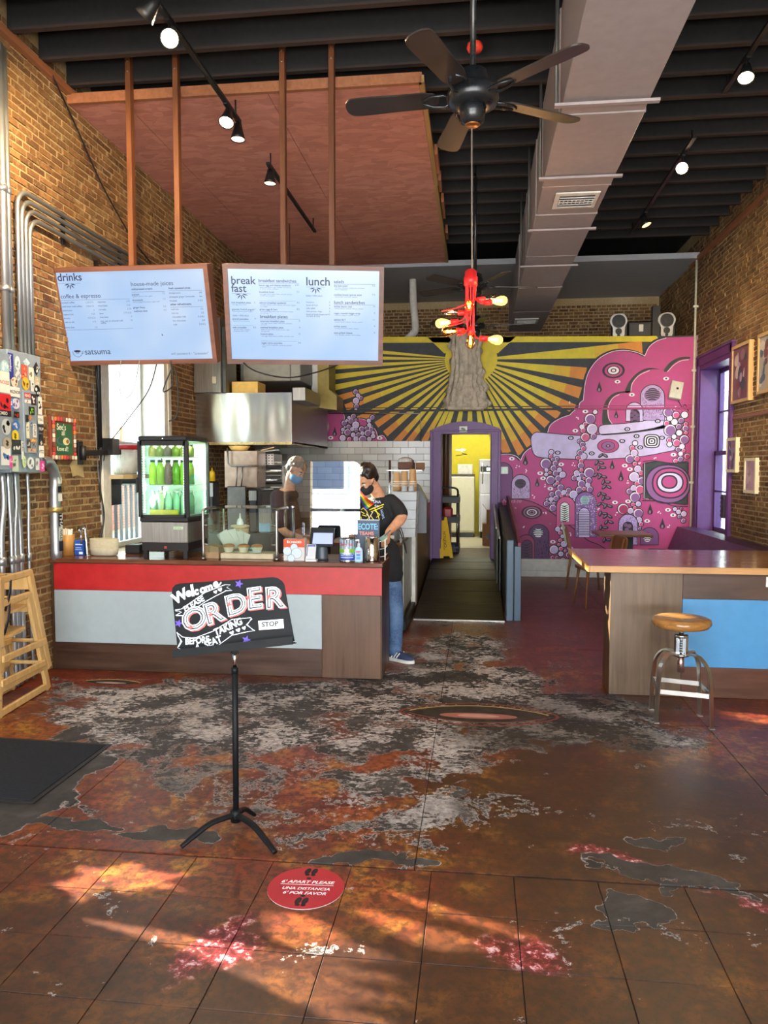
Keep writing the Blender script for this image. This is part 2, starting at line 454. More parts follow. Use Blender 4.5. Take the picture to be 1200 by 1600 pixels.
    under = g.mix(g.m('MAXIMUM', g.m('MULTIPLY', rim, .8), g.m('MULTIPLY', flake, .9)), conc, white)
    col = g.mix(worn, paint, under)
    dark_blobs = total([blob(.45, 4.75, .75, .42, .8), blob(.25, 5.05, .6, .3, .7), blob(.95, 5.35, .6, .35, .6)])  # darkens a few patches of floor towards black
    col = g.mix(g.m('MULTIPLY', dark_blobs, .85), col, lin('#151412'))
    g.bump(g.m('ADD', g.m('MULTIPLY', worn, -.6), g.m('MULTIPLY', fine, .35)), .35, .006)
    return g.fin(col, g.m('ADD', .28, g.m('ADD', g.m('MULTIPLY', worn, .22), g.m('MULTIPLY', fine, .22))), 0, .45)
M_FLOOR = floor_mat()

def paint_mat(name='paint', rough=.55, k=.10):
    g = G(name); n = g.noise(g.pos(), 9, 6, .6)
    c = g.attr('paint'); d = g.mix(g.ss(n, .35, .75, 0, k * 2), c, (0.12, 0.10, 0.09))
    return g.fin(d, rough, 0, .35)
M_PAINT = paint_mat()
M_PRINT = paint_mat('print', .4, .03)
M_JOIST = plain('black_painted_timber', '#0b0a0b', .75, var=.3, scale=20)
M_JOISTB = plain('brown_timber_edge', '#2a1d16', .8, var=.3, scale=20)
M_BLACK = plain('black_paint', '#151618', .45)
M_BLACKP = plain('black_plastic', '#101113', .35)
M_CHROME = plain('chrome', '#c8ccd0', .16, 1.0, .05)
g = G('brushed_steel'); n = g.noise(g.vmul(g.pos(), (70, 70, 3)), 1, 3); MATS['brushed_steel'] = M_STEEL = g.fin(g.ramp(n, [(.3, lin('#8f8d89')), (.7, lin('#a8a6a2'))]), g.ss(n, .2, .8, .3, .4), 1.0)
M_GALV = plain('galvanised_steel', '#a5aaae', .42, .85, .05, 6)
M_WHITE = plain('white_paint', '#d8d8d0', .5)
M_CREAM = plain('cream_paint', '#c9c6b2', .55)
M_PURPLE = plain('purple_paint', '#5a2f70', .45, var=.15)
M_MENUWOOD = woodm('menu_frame_walnut', '#4a2c1f', '#7c5140', .45)
M_POSTWOOD = woodm('post_cedar', '#4a2614', '#7c4a26', .5, axis=2)
M_DARKWOOD = woodm('dark_stained_plywood', '#2a1a12', '#4e3527', .38, axis=0)
M_DARKWOOD2 = woodm('dark_stained_plywood_upright', '#38271a', '#604630', .38, axis=2)
M_BARTOP = woodm('oiled_bar_top', '#5d3420', '#8b5634', .16, axis=0)
M_BAREDGE = woodm('light_oak_edge', '#8a6236', '#c08f56', .4, axis=0)
M_PINE = woodm('pale_beech', '#a8834a', '#d3b072', .45, axis=2)
M_SEATWOOD = woodm('lacquered_seat_wood', '#6a4420', '#a87840', .2, axis=0)
M_RED = plain('red_paint', '#a82022', .35)
M_GREYW = plain('pale_grey_paint', '#9aa6a8', .35, var=.04)
M_BLUE = plain('sky_blue_paint', '#4484b2', .35, var=.05)
M_GLASS = glassm('clear_glass', '#f4fbf7', .02)
M_ACRYL = glassm('acrylic_shield', '#eef6ff', .13, .015, 1.5)

# ------------------------------------------------------------------ floor: tiles and sheets as pieces over a dark bed
fl = B().bb(XL - .1, XR + .1, YF - .1, YM + .2, -.08, -.006).build('floor', plain('floor_bed', '#1b1512', .8), kind='structure')
tile_me = {}
def floor_piece(x0, x1, y0, y1):
    key = (round(x1 - x0, 3), round(y1 - y0, 3)); cx, cy = (x0 + x1) / 2, (y0 + y1) / 2
    if key not in tile_me:
        w, d = x1 - x0, y1 - y0
        ob = B().box((0, 0, -.004), (w, d, .008), None, .0012).build('floor_tile', M_FLOOR, origin=(0, 0, 0)); tile_me[key] = ob.data
    else: ob = bpy.data.objects.new('floor_tile', tile_me[key]); COL.objects.link(ob)
    ob.parent = fl; ob.location = Vector((cx, cy, 0)) - fl.location
ys = [1.26, 1.55, 1.84, 2.13, 2.42, 2.71, 2.995]
xs = [-.17 + .325 * k for k in range(-8, 9)]
for a, b in zip(ys, ys[1:]):
    for c, d in zip(xs, xs[1:]): floor_piece(c + .0015, d - .0015, a + .0015, b - .0015)
ys2 = [3.005, 4.93, 6.9, 9.0, YM]; xs2 = [XL, -1.92, -.24, 1.44, XR]
for a, b in zip(ys2, ys2[1:]):
    for c, d in zip(xs2, xs2[1:]): floor_piece(c + .002, d - .002, a + .003, b - .003)
floor_piece(XL, XR, YF, 1.257)

# painted eyes on the floor
def floor_eye(cx, cy, w, d, pupil, label):
    pt = Pt(Fr((cx, cy, .0006), (1, 0, 0), (0, 1, 0)), .0004)
    def almond(k, sx=1, dy=0): 
        return [(w * sx * math.cos(a), dy + d * k * math.sin(a) * (1 - .35 * abs(math.cos(a)) ** 2)) for a in [2 * math.pi * i / 40 for i in range(40)]]
    pt.stroke(almond(1.35, 1.12), .018, '#7a2a18', True)
    pt.up().fill(almond(1.0), '#241f1c')
    pt.up().stroke(almond(1.0)[1:20], .016, '#a88a4a')
    pt.stroke(almond(1.0)[21:39], .012, '#7a3a26')
    pt.ell(0, -.25 * d, w * .55, d * .34, pupil); pt.up().ell(0, -.25 * d, w * .30, d * .20, '#b98a7e')
    for k in range(9):
        a = math.pi * (k + 1) / 10; x, y = w * math.cos(a), d * math.sin(a) * (1 - .35 * math.cos(a) ** 2)
        pt.stroke([(x, y), (x * 1.08, y + .03)], .008, '#9a7c40')
    return pt.build('painted_eye', M_PAINT, fl)
floor_eye(.02, 5.0, .46, .17, '#9a5a50', None)
floor_eye(-2.72, 5.42, .22, .07, '#8a7a70', None)

# ------------------------------------------------------------------ brick walls
BL, BH, PL, PZ = .160, .045, .172, .0565
_bm = {}
def brick_mesh(axis, L, v):
    key = (axis, L, v)
    if key not in _bm:
        rnd = random.Random(v * 13 + int(L * 1000)); b = B()
        d = (.05, L, BH) if axis == 'x' else (L, .05, BH)
        b.box((0, 0, 0), d, None, .006)
        b.v = [(x + rnd.uniform(-.003, .003), y + rnd.uniform(-.006, .006), z + rnd.uniform(-.0045, .0045)) for x, y, z in b.v]
        o = b.build('brick', M_BRICK, origin=(0, 0, 0)); _bm[key] = o.data; bpy.data.objects.remove(o)
    return _bm[key]
def bricks(wall, axis, val, face, u0, u1, z0, z1, holes=(), limit=300):
    """lay a running bond on the face of a wall; the bricks that show largest are pieces of their own"""
    todo = []; row = 0; z = z0
    while z + BH < z1:
        header = row % 6 == 5
        L, p = (BL / 2 - .004, PL / 2) if header else (BL, PL)
        u = u0 - (p / 2 if row % 2 else 0)
        while u < u1:
            c = u + L / 2; zc = z + BH / 2
            if c - L / 2 > u0 - .02 and c + L / 2 < u1 + .02 and not any(a - L / 2 < c < b + L / 2 and e - BH / 2 < zc < f + BH / 2 for a, b, e, f in holes):
                pr = random.uniform(.002, .013); q = val + face * (pr - .025)
                P = (q, c, zc) if axis == 'x' else (c, q, zc)
                if seen(P, 60, 60): todo.append(((Vector(P) - Vector((0, 0, CAM_H))).length, P, L))
            u += p
        z += PZ; row += 1
    todo.sort(key=lambda t: t[0] - (0 if t[2] == BL else -.0))
    st = B()
    for i, (d, P, L) in enumerate(todo):
        if i < limit:
            o = bpy.data.objects.new('brick', brick_mesh(axis, L, random.randrange(6))); COL.objects.link(o)
            o.parent = wall; o.location = Vector(P) - wall.location
            o.rotation_euler = (random.gauss(0, .008), 0, 0) if axis == 'x' else (0, random.gauss(0, .008), 0)
        else:
            k_ = random.uniform(.86, 1.0); st.box(P, (.05, L * random.uniform(.92, 1.02), BH * k_) if axis == 'x' else (L * random.uniform(.92, 1.02), .05, BH * k_))
    if st.f: st.build('brickwork', M_BRICK, wall, kind='stuff')
def holed(axis, v0, v1, u0, u1, z0, z1, holes):
    """a slab of wall with rectangular openings"""
    b = B(); cuts = sorted({u0, u1, *[h[0] for h in holes], *[h[1] for h in holes]})
    for a, c in zip(cuts, cuts[1:]):
        m = (a + c) / 2; hs = sorted((h[2], h[3]) for h in holes if h[0] < m < h[1]); z = z0
        for e, f in hs + [(z1, z1)]:
            if e > z + 1e-6:
                b.bb(v0, v1, a, c, z, e) if axis == 'x' else b.bb(a, c, v0, v1, z, e)
            z = f
    return b
WZ = 5.05
# left wall: kitchen window, and a shop window nearer the street that the floor's sun patches come through
W1 = (6.72, 8.12, .80, 2.92); W2 = (2.95, 4.35, .60, 1.95)
wl = holed('x', XL - .30, XL, YF - .2, 14.1, -.05, WZ, [W1, W2]).build('wall_left', M_MORTAR, kind='structure')
bricks(wl, 'x', XL, 1, 4.9, YM, .0, 4.9, [W1])
W3 = (10.02, 11.30, .73, 3.0)
wr_ = holed('x', XR, XR + .30, YF - .2, 14.1, -.05, WZ, [W3]).build('wall_right', M_MORTAR, kind='structure')
bricks(wr_, 'x', XR, -1, 8.2, 13.88, .0, 4.9, [W3])
# mural wall with the purple doorway
DX0, DX1, DZ0, DZ1 = -.53, .205, .255, 2.13
wb_ = holed('y', YM, YM + .2, XL, XR, -.05, 3.50, [(DX0, DX1, -.05, DZ1)]).build('wall_back', plain('wall_plaster', '#8f8a80', .7), kind='structure')
# recess above it
wrc = B().bb(XL, XR, 14.0, 14.2, 3.3, WZ).build('wall_recess', M_MORTAR, kind='structure')
bricks(wrc, 'y', 14.0, -1, XL, XR, 3.45, 4.46, limit=300)
B().bb(XL, XR, YM + .2, 14.0, 3.30, 3.44).build('ceiling_backroom', M_CREAM, kind='structure')
# street front behind the camera: brick piers, sill, mullioned shop windows (open to the street)
wf = holed('y', YF - .2, YF, XL, XR, -.05, WZ, [(-3.0, -.75, .55, 4.1), (-.55, .55, .05, 4.1), (.75, 3.0, .55, 4.1)]).build('wall_front', M_MORTAR, kind='structure')
b = B()
for x in (-1.9, 1.9): b.bb(x - .03, x + .03, YF - .12, YF - .06, .55, 4.1)
for x0, x1, z in ((-3, -.75, 1.15), (.75, 3, 1.15), (-3, 3, 3.1), (-.55, .55, 1.1)): b.bb(x0, x1, YF - .12, YF - .06, z - .03, z + .03)
b.build('window_4', M_BLACK, kind='structure')
# unseen panel added to the side window; its holes shape the sun patches
sd_ = Vector((SUN_TO.x, SUN_TO.y, SUN_TO.z)) / .9 * SUN_TO.length
def sunhole(poly):
    out = []
    for x, y in poly:
        k = (x - (XL - .1)) / -SUN_TO.x
        out.append((y + k * SUN_TO.y, k * SUN_TO.z))
    return out
h1 = spline([(-1.64, 2.72), (-1.56, 2.78), (-1.60, 2.86), (-1.46, 2.87), (-1.38, 2.92), (-1.28, 2.86), (-1.12, 2.86), (-1.20, 2.80), (-1.08, 2.74), (-1.24, 2.75), (-1.33, 2.68), (-1.40, 2.74), (-1.47, 2.60), (-1.53, 2.68)], 3, True)
h2 = spline([(-1.40, 2.515), (-1.1, 2.43), (-.93, 2.37), (-.5, 2.17), (-.34, 2.10), (-.22, 2.14), (-.40, 2.195), (-.21, 2.24), (-.40, 2.295), (-.22, 2.335), (-.42, 2.385), (-.25, 2.43), (-.40, 2.50), (-.56, 2.62), (-.74, 2.63), (-.70, 2.50), (-.55, 2.42), (-.8, 2.44), (-1.1, 2.49)], 5, True)
h3 = spline([(-.42, 2.70), (-.25, 2.66), (-.02, 2.58), (.03, 2.535), (-.1, 2.49), (-.28, 2.56)], 4, True)
h4 = spline([(-.35, 2.845), (-.1, 2.745), (.12, 2.655), (.24, 2.575), (.1, 2.615), (-.12, 2.70)], 4, True)
fr = Fr((XL - .1, 0, 0), (0, 1, 0), (0, 0, 1))
B().prism([(W2[0], W2[2]), (W2[1], W2[2]), (W2[1], W2[3]), (W2[0], W2[3])], fr, -.006, .006, [sunhole(h) for h in (h1, h2, h3, h4)]).build('sun_gobo', M_DARKWOOD, kind='structure')

# ------------------------------------------------------------------ ceiling
ce = B().bb(XL - .3, XR + .3, YF - .2, 14.2, 5.02, 5.12).build('ceiling', M_JOIST, kind='structure')
jm = None
k = 0
y = 6.19 - .405 * 19
while y < YM - .1:
    if jm is None:
        bj = B().bb(XL + .02, XR - .02, -.025, .025, ZJ + .018, 5.02); bj.k = 1; bj.bb(XL + .02, XR - .02, -.025, .025, ZJ, ZJ + .018)
        jo = bj.build('joist', [M_JOIST, M_JOISTB], origin=(0, 0, 0)); jm = jo.data
    else: jo = bpy.data.objects.new('joist', jm); COL.objects.link(jo)
    jo.parent = ce; jo.location = Vector((0, y, 0)) - ce.location; y += .405
B().bb(XL, XR, YM - .02, 14.0, 4.58, 4.66).build('soffit', plain('grey_soffit_paint', '#a2a5a9', .6, var=.05), ce, label='flat grey soffit over the mural wall')
# timber ledger strips along both brick walls
b = B(); y = 4.7
M_LEDGER = woodm('ledger_timber', '#7a4a2c', '#a86c46', .6, axis=1)
while y < YM: b.bb(XL, XL + .05, y, min(YM, y + 2.43), 4.695, 4.75); y += 2.44
b.build('trim_1', M_LEDGER, kind='structure')
B().bb(XR - .045, XR, 7.6, YM + .4, 4.555, 4.61).build('trim_2', M_LEDGER, kind='structure')
B().bb(XR - .022, XR, 7.6, 9.97, 2.20, 2.235).build('trim_3', plain('pinkish_wood', '#8a5a48', .6), kind='structure')
# OSB sheets hung under the joists over the kitchen, with their timber edge
ZO = 4.63
def osb_mat():
    g = G('red_washed_osb'); P = g.pos()
    v = g.N('ShaderNodeTexVoronoi', feature='F1'); g.put(v.inputs['Vector'], g.vadd(g.vmul(P, (7, 15, 1)), g.vmul(g.noise(P, 4, 2, out='Color'), (2.5, 2.5, 0)))); v.inputs['Scale'].default_value = 1
    sx = g.N('ShaderNodeSeparateColor'); g.l.new(v.outputs['Color'], sx.inputs[0])
    n = g.noise(g.vmul(P, (5, 22, 1)), 2, 6, .65)
    c = g.ramp(sx.outputs[0], [(0, lin('#b07464')), (.5, lin('#bc7e6c')), (1, lin('#c88a77'))])
    c = g.mix(g.ss(n, .5, .75, 0, .55), c, lin('#8a6048'))
    g.bump(n, .4, .006); return g.fin(c, .75, 0, .3)
M_OSB = osb_mat()
osb = thing('ceiling_panel', (-1.9, 8.7, ZO), 'large suspended ceiling of red washed strand board sheets under black joists', 'ceiling panel')
for x0, x1 in ((XL + .01, -2.92), (-2.915, -1.70), (-1.695, -.475)):
    for y0, y1 in ((6.22, 8.40), (8.405, 10.83), (10.835, YM - .01)):
        f = (y0 - 5.97) / 5.6; e0 = x1 - (.06 * 0 if x1 < -.5 else 0)
        B().bb(x0, e0, y0, y1, ZO, ZO + .015).build('board_sheet', M_OSB, osb)
b = B().bb(XL + .01, -.45, 6.18, 6.22, ZO - .006, ZO + .075).build('edge_timber', M_LEDGER, osb, label='long front edge timber')
b = B().bb(-.472, -.432, 6.18, 8.4, ZO - .006, ZO + .05).bb(-.478, -.44, 8.42, YM, ZO - .006, ZO + .09)
b.build('edge_timber', woodm('pale_edge_timber', '#8a6a3c', '#b08a54', .6, axis=1), osb, label='pale side edge timber')
for k, (yy, l) in enumerate(((7.6, .5), (8.3, .35), (9.0, .6), (10.2, .3))):
    B().bb(-.43, -.40, yy, yy + l, ZO + .01 * k, ZO + .10 + .012 * k).build('timber_offcut', M_LEDGER, osb)

# ------------------------------------------------------------------ mural on the back wall
MF = Fr((0, YM, 0), (1, 0, 0), (0, 0, 1))
def wallpt(px, py): p = at(px, py, 'y', YM); return (p.x, p.z)
def tr(ox, oy, s): return lambda x, y: wallpt(ox + x / s, oy + y / s)
c7, c3, c4, c2, c1 = tr(760, 500, 3.53), tr(900, 620, 6.316), tr(880, 500, 5.714), tr(760, 660, 6.0), tr(440, 560, 5.0)
PXM = YM / 1200 * 1.005
DK, PK, PKD, LAV, MAU, WHT, YEL, ORG = '#2d3438', '#b84684', '#a0386c', '#c9bce4', '#8d5a94', '#ece6ee', '#d9c52e', '#d98a34'
INK = '#2b2232'
def cmap(c, pts): return [c(*p) for p in pts]
# coat 1: ground and rays
pt = Pt(MF)
p0, p1 = wallpt(486, 525), wallpt(1086, 878)
pt.rect(-2.75, .262, DX0, 3.50, DK).rect(DX1, .262, XR - .02, 3.50, DK).rect(DX0, DZ1, DX1, 3.5, DK); pt.up()
C0 = (736, 562)
def ray(tx, ty, wd, tip=True, k0=.18):
    dx, dy = tx - C0[0], ty - C0[1]; R = math.hypot(dx, dy); a = math.atan2(dy, dx); h = math.radians(wd) / 2
    segs = [(0.0, YEL), (.55, YEL), (.72, '#d9b02f'), (.86, ORG), (1.0, ORG)] if tip else [(0, YEL), (1, YEL)]
    for (q0, cA), (q1, cB) in zip(segs, segs[1:]):
        P = []
        for q, sgn in ((q0, -1), (q1, -1), (q1, 1), (q0, 1)):
            hw = h
            P.append(wallpt(C0[0] + R * q * math.cos(a + sgn * hw), C0[1] + R * q * math.sin(a + sgn * hw)))
        pt.fill(P, cA)
for tx, ty, wd in [(1004, 546, 5.6), (916, 584, 6.2), (907, 614, 5.6), (897, 639, 4.6), (873, 650, 4.4), (855, 664, 4.6), (842, 681, 4.4), (828, 696, 4.2), (815, 709, 4.4), (792, 708, 5.0),
                   (560, 656, 3.2), (540, 637, 2.9), (523, 624, 2.5), (588, 664, 3.2), (602, 678, 3.3), (618, 692, 3.2), (636, 694, 3.4), (660, 694, 3.6)]:
    ray(tx, ty, wd)
for tx, ty, wd in [(676, 690, 4.0), (696, 670, 4.4), (715, 670, 4.4), (734, 670, 4.6), (752, 670, 4.6), (771, 690, 4.2), (514, 590, 2.3), (510, 608, 2.3), (510, 574, 2.2), (510, 558, 2.0), (510, 543, 2.2)]:
    ray(tx, ty, wd, False)
pt.fill([wallpt(500, 526.5), wallpt(1026, 525), wallpt(1030, 531), wallpt(1024, 534), wallpt(500, 536)], YEL)
pt.fill([wallpt(*q) for q in ((668, 527), (806, 526), (778, 552), (694, 552))], YEL).up().ell(*wallpt(*C0), 40 * PXM, 35 * PXM, YEL, 28)
pt.build('painted_sunburst', M_PAINT, wb_, label='black and yellow sunburst rays with orange tips')

# coat 2: clouds
def inkfill(pt, pts, col, w=.012, ink=INK, closed=True):
    pt.fill(pts, col); pt.stroke(pts, w, ink, closed) if False else None
    t = pt.t; pt.t = t + pt.step * .5; pt.stroke(pts, w, ink, closed); pt.t = t
pt = Pt(MF, .0006); pt.t = .003
edge = spline(cmap(c7, [(66, 742), (110, 738), (155, 748), (182, 772)]), 5) + spline(cmap(c7, [(184, 768), (200, 735), (230, 708), (270, 690)]), 5) + spline(cmap(c7, [(272, 686), (290, 655), (322, 640)]), 4) + \
    spline(cmap(c7, [(326, 640), (345, 580), (395, 543), (452, 522)]), 5) + spline(cmap(c7, [(455, 520), (475, 500), (502, 484)]), 4) + spline(cmap(c7, [(504, 478), (508, 456), (528, 440)]), 4) + \
    spline(cmap(c7, [(528, 436), (538, 345), (562, 275), (612, 212), (680, 175), (750, 165), (820, 176), (866, 196)]), 5) + spline(cmap(c7, [(868, 192), (890, 148), (930, 115), (985, 97)]), 5)
right = [(XR - .02, wallpt(1083, 526)[1]), (XR - .02, .262), (wallpt(779, 877)[0], .262)]
pt.fill(edge + right, PK); pt.up()
pt.stroke(edge, .035, INK); pt.up(); pt.stroke([(x + .018, z - .006) for x, z in edge], .008, WHT); pt.up()
for cres in ([(1118, 204), (1060, 208), (1010, 236), (978, 278), (996, 284), (1030, 245), (1070, 220), (1118, 214)],
             [(978, 276), (900, 264), (840, 286), (790, 336), (764, 396), (794, 396), (800, 352), (840, 302), (900, 274), (962, 273)],
             [(788, 393), (720, 398), (672, 428), (645, 480), (638, 560), (650, 580), (692, 578), (670, 540), (667, 480), (692, 430), (732, 406), (788, 400)]):
    pt.fill(spline(cmap(c7, cres), 4, True), DK)
for ln in ([(998, 286), (1032, 250), (1072, 226), (1115, 219)], [(797, 394), (804, 352), (842, 306), (900, 279)], [(695, 575), (674, 540), (672, 480), (696, 432), (734, 410)]):
    pt.stroke(spline(cmap(c7, ln), 5), .007, WHT)
# lower hill on the left
pt.up(); hill = spline(cmap(c7, [(66, 990), (130, 985), (200, 990), (270, 1010), (340, 1050), (420, 1105), (500, 1165), (560, 1215), (620, 1240), (700, 1290)]), 4)
pt.fill(hill + [(hill[-1][0], .262), (wallpt(779, 877)[0], .262)], PKD); pt.up().stroke(hill, .014, INK)
pt.build('painted_cloud', M_PAINT, wb_, label='magenta cloud bank painted with ink outlines')
# left cloud with clock, behind the hood
pt = Pt(MF, .0006); pt.t = .003
le = spline(cmap(c1, [(-140, 360), (240, 355), (420, 362), (470, 395), (498, 450), (494, 475)]), 4) + spline(cmap(c1, [(560, 470), (640, 470), (700, 505), (745, 565), (755, 605)]), 4) + spline(cmap(c1, [(760, 605), (795, 597), (822, 625), (826, 646)]), 4)
pt.fill(le + [c1(826, 650), c1(-140, 650)], PK); pt.up().stroke(le, .02, INK); pt.up().stroke([(x - .012, z - .008) for x, z in le], .006, WHT)
pt.rect(*c1(-400, 270), *c1(150, 165), PKD)
pt.build('painted_cloud', M_PAINT, wb_, label='small magenta cloud painted above the tiles')

# coat 3: shapes
pt = Pt(MF, .0005); pt.t = .0062
def shape(c, pts, col, sm=4, w=.012): inkfill(pt, spline(cmap(c, pts), sm, True) if sm else cmap(c, pts), col, w)
shape(c3, [(-445, 440), (-438, 385), (-400, 352), (-340, 352), (0, 380), (230, 372), (520, 350), (760, 312), (900, 290), (990, 500), (860, 550), (640, 590), (420, 608), (150, 620), (-120, 612), (-340, 600), (-420, 560)], LAV, 3)
shape(c3, [(222, 330), (235, 290), (290, 275), (480, 262), (680, 235), (890, 200), (930, 250), (900, 300), (700, 335), (500, 360), (300, 375), (240, 370)], '#cfc3ea', 3)
def dome(c, x0, x1, ytop, ybot, col, w=.012):
    r = (x1 - x0) / 2; P = [(x0, ybot), (x0, ytop + r)] + [(x0 + r - r * math.cos(math.pi * k / 12), ytop + r - r * math.sin(math.pi * k / 12)) for k in range(1, 12)] + [(x1, ytop + r), (x1, ybot)]
    inkfill(pt, cmap(c, P), col, w)
def hatch(c, x0, x1, y0, y1, n, col, L=7, w=.005, avoid=None):
    rnd = random.Random(int(x0 * 7 + y0))
    for k in range(n):
        x, y = rnd.uniform(x0, x1), rnd.uniform(y0, y1)
        if avoid and (x - avoid[0]) ** 2 + (y - avoid[1]) ** 2 < avoid[2] ** 2: continue
        pt.stroke(cmap(c, [(x, y), (x + rnd.uniform(-2, 2), y + L)]), w, col)
def stripes(c, cx, cy, rx, ry, n, base, line, horiz=True, curve=0):
    pt.ell(*c(cx, cy), rx, ry, base); q = pt.t; pt.t += pt.step * .4
    for k in range(n):
        v = -1 + 2 * (k + .5) / n; h = math.sqrt(max(0, 1 - v * v)) * .94; x, y = c(cx, cy)
        P = [(x + rx * h * u, y + ry * (v - curve * (1 - u * u))) for u in (-1, -.5, 0, .5, 1)]
        pt.stroke(P, [ry * .5 / n, ry * 1.1 / n, ry * 1.2 / n, ry * 1.1 / n, ry * .5 / n], line)
    pt.t = q
pt.up()
# ship house: tall furry dome + small arch
dome(c4, 688, 905, 578, 895, '#b79ccf'); pt.up(); hatch(c4, 705, 890, 640, 880, 260, INK, 9, .004, (795, 670, 78)); hatch(c4, 730, 860, 600, 650, 40, INK, 9, .004, (795, 670, 78))
stripes(c4, 795, 670, 68 / 5.714 * PXM, 54 / 5.714 * PXM, 6, '#8a6a96', INK, curve=-.2)
dome(c4, 558, 712, 735, 905, '#c9bce4'); pt.up(); dome(c4, 598, 682, 798, 912, INK, .004); pt.up()
for x, y, r in [(615, 815, 14), (640, 830, 16), (660, 850, 15), (615, 850, 16), (640, 875, 17), (612, 890, 14), (668, 885, 16)]: pt.ell(*c4(x, y), r / 5.714 * PXM, None, '#6a4a78')
# left doorways
dome(c2, 60, 246, 375, 725, '#6f3f74'); pt.up()
dome(c2, 236, 408, 488, 715, '#b59cc6'); pt.up(); hatch(c2, 245, 400, 600, 700, 130, INK, 7, .004); hatch(c2, 260, 390, 510, 600, 40, INK, 7, .004, (318, 572, 62)); stripes(c2, 318, 572, 52 / 6 * PXM, 42 / 6 * PXM, 6, '#4a3a52', INK, curve=.2)
dome(c2, 395, 586, 955, 1310, '#5e3a66'); pt.up(); hatch(c2, 470, 578, 1090, 1300, 110, INK, 14, .005); hatch(c2, 405, 575, 985, 1060, 40, INK, 12, .005, (485, 1033, 58)); stripes(c2, 485, 1033, 48 / 6 * PXM, 40 / 6 * PXM, 5, INK, '#e8f0ec', curve=.1)
pt.up(); dome(c2, 295, 452, 1052, 1310, '#9c3a66'); pt.up(); dome(c2, 330, 430, 1102, 1310, '#5a3658', .01); pt.up()
for k in range(7): pt.stroke(cmap(c2, [(338, 1140 + 26 * k), (375, 1152 + 26 * k), (422, 1128 + 26 * k)]), [.006, .02, .006], INK)
dome(c2, 655, 832, 695, 960, '#cf5a8e'); pt.up(); dome(c2, 690, 778, 748, 930, '#e6efe8', .01); pt.up()
for k in range(8): pt.stroke(cmap(c2, [(694, 776 + 20 * k), (732, 790 + 20 * k), (774, 768 + 20 * k)]), [.004, .018, .004], INK)
dome(c2, 830, 1028, 650, 1075, '#8a62a4'); pt.up(); hatch(c2, 840, 1018, 760, 1060, 240, '#e4d8ee', 8, .006, (905, 890, 66)); hatch(c2, 860, 1000, 680, 760, 60, '#e4d8ee', 8, .006, (922, 728, 56)); 
stripes(c2, 922, 728, 42 / 6 * PXM, 42 / 6 * PXM, 6, '#b9d6d8', '#6f9aa0'); dome(c2, 862, 968, 800, 1075, '#d6c8ea', .01); pt.up()
for k in range(15): pt.stroke(cmap(c2, [(866, 830 + 16 * k), (964, 830 + 16 * k)]), .009, INK)
for k in range(22): pt.ell(*c2(1030 - (0 if k > 5 else (5 - k) ** 1.6 * 1.5), 700 + 17 * k), .005, None, WHT, 6)
# right lower doorways
dome(c3, 418, 608, 1158, 1460, '#b9a2dc'); pt.up(); hatch(c3, 428, 600, 1180, 1440, 150, INK, 10, .005, (512, 1330, 58)); dome(c3, 460, 560, 1232, 1460, INK, .006); pt.up()
for x, y, r in [(490, 1265, 18), (525, 1275, 20), (500, 1310, 20), (535, 1330, 18), (505, 1350, 18), (540, 1375, 16), (490, 1420, 18), (530, 1415, 20)]: pt.ell(*c3(x, y), r / 6.316 * PXM, None, '#7a5a86')
dome(c3, 632, 812, 1288, 1460, '#7c4a86'); pt.up(); stripes(c3, 702, 1380, 44 / 6.316 * PXM, 42 / 6.316 * PXM, 5, INK, WHT, curve=.3)
# big target panel at the right
pan = spline(cmap(c3, [(662, 660), (800, 640), (950, 660), (1105, 645)]), 5); pan2 = spline(cmap(c3, [(1098, 1062), (960, 1050), (830, 1010), (668, 1005)]), 5)
inkfill(pt, pan + pan2, '#2f3a3c', .02); pt.up()
def rrect(c, cx, cy, w, h, n=24, e=2.6):
    P = []
    for k in range(n):
        a = 2 * math.pi * k / n; ca, sa = math.cos(a), math.sin(a)
        P.append(c(cx + w * math.copysign(abs(ca) ** (2 / e), ca), cy + h * math.copysign(abs(sa) ** (2 / e), sa)))
    return P
for (cx, cy, w, h, col) in ((905, 860, 220, 190, MAU), (925, 850, 172, 148, PK), (925, 845, 128, 100, '#d4cdea'), (918, 840, 74, 62, PK)):
    P = [(min(x, wallpt(1080, 700)[0]), z) for x, z in rrect(c3, cx, cy, w, h, 28, 2.2)]; inkfill(pt, P, col, .022); pt.up()
for ln in ([(655, 640), (760, 630), (950, 655), (1108, 632)], [(650, 1025), (820, 1030), (960, 1075), (1100, 1082)]): pt.stroke(spline(cmap(c3, ln), 5), .012, INK)
pt.stroke(cmap(c3, [(676, 655), (668, 1000), (715, 1010)]), .006, WHT)
# concentric eyes
def rings(c, s, x, y, rs, k=.82):
    for r, col in rs: pt.ell(*c(x, y), r / s * PXM, r * k / s * PXM, col, 26); pt.t += pt.step * .4
    pt.t -= pt.step * .4 * len(rs)
rings(c7, 3.53, 700, 279, [(58, INK), (46, PK), (34, INK), (28, WHT), (15, INK), (9, WHT)], .72)
rings(c3, 6.316, 315, 485, [(102, INK), (94, PK), (64, INK), (58, MAU), (22, INK), (10, '#b89abf')], .66)
rings(c2, 6, 425, 843, [(94, INK), (78, '#9a5a80'), (62, INK), (48, '#cfc6d2'), (34, INK), (24, '#a87a98'), (14, INK)], .65)
for r, col in [(82, INK), (70, WHT), (60, INK), (46, WHT), (36, INK), (22, WHT), (10, INK)]:
    pt.fill(rrect(c3, 745, 438, r, r * .84, 24, 3.4), col); pt.t += pt.step * .4
pt.t -= pt.step * 2.8
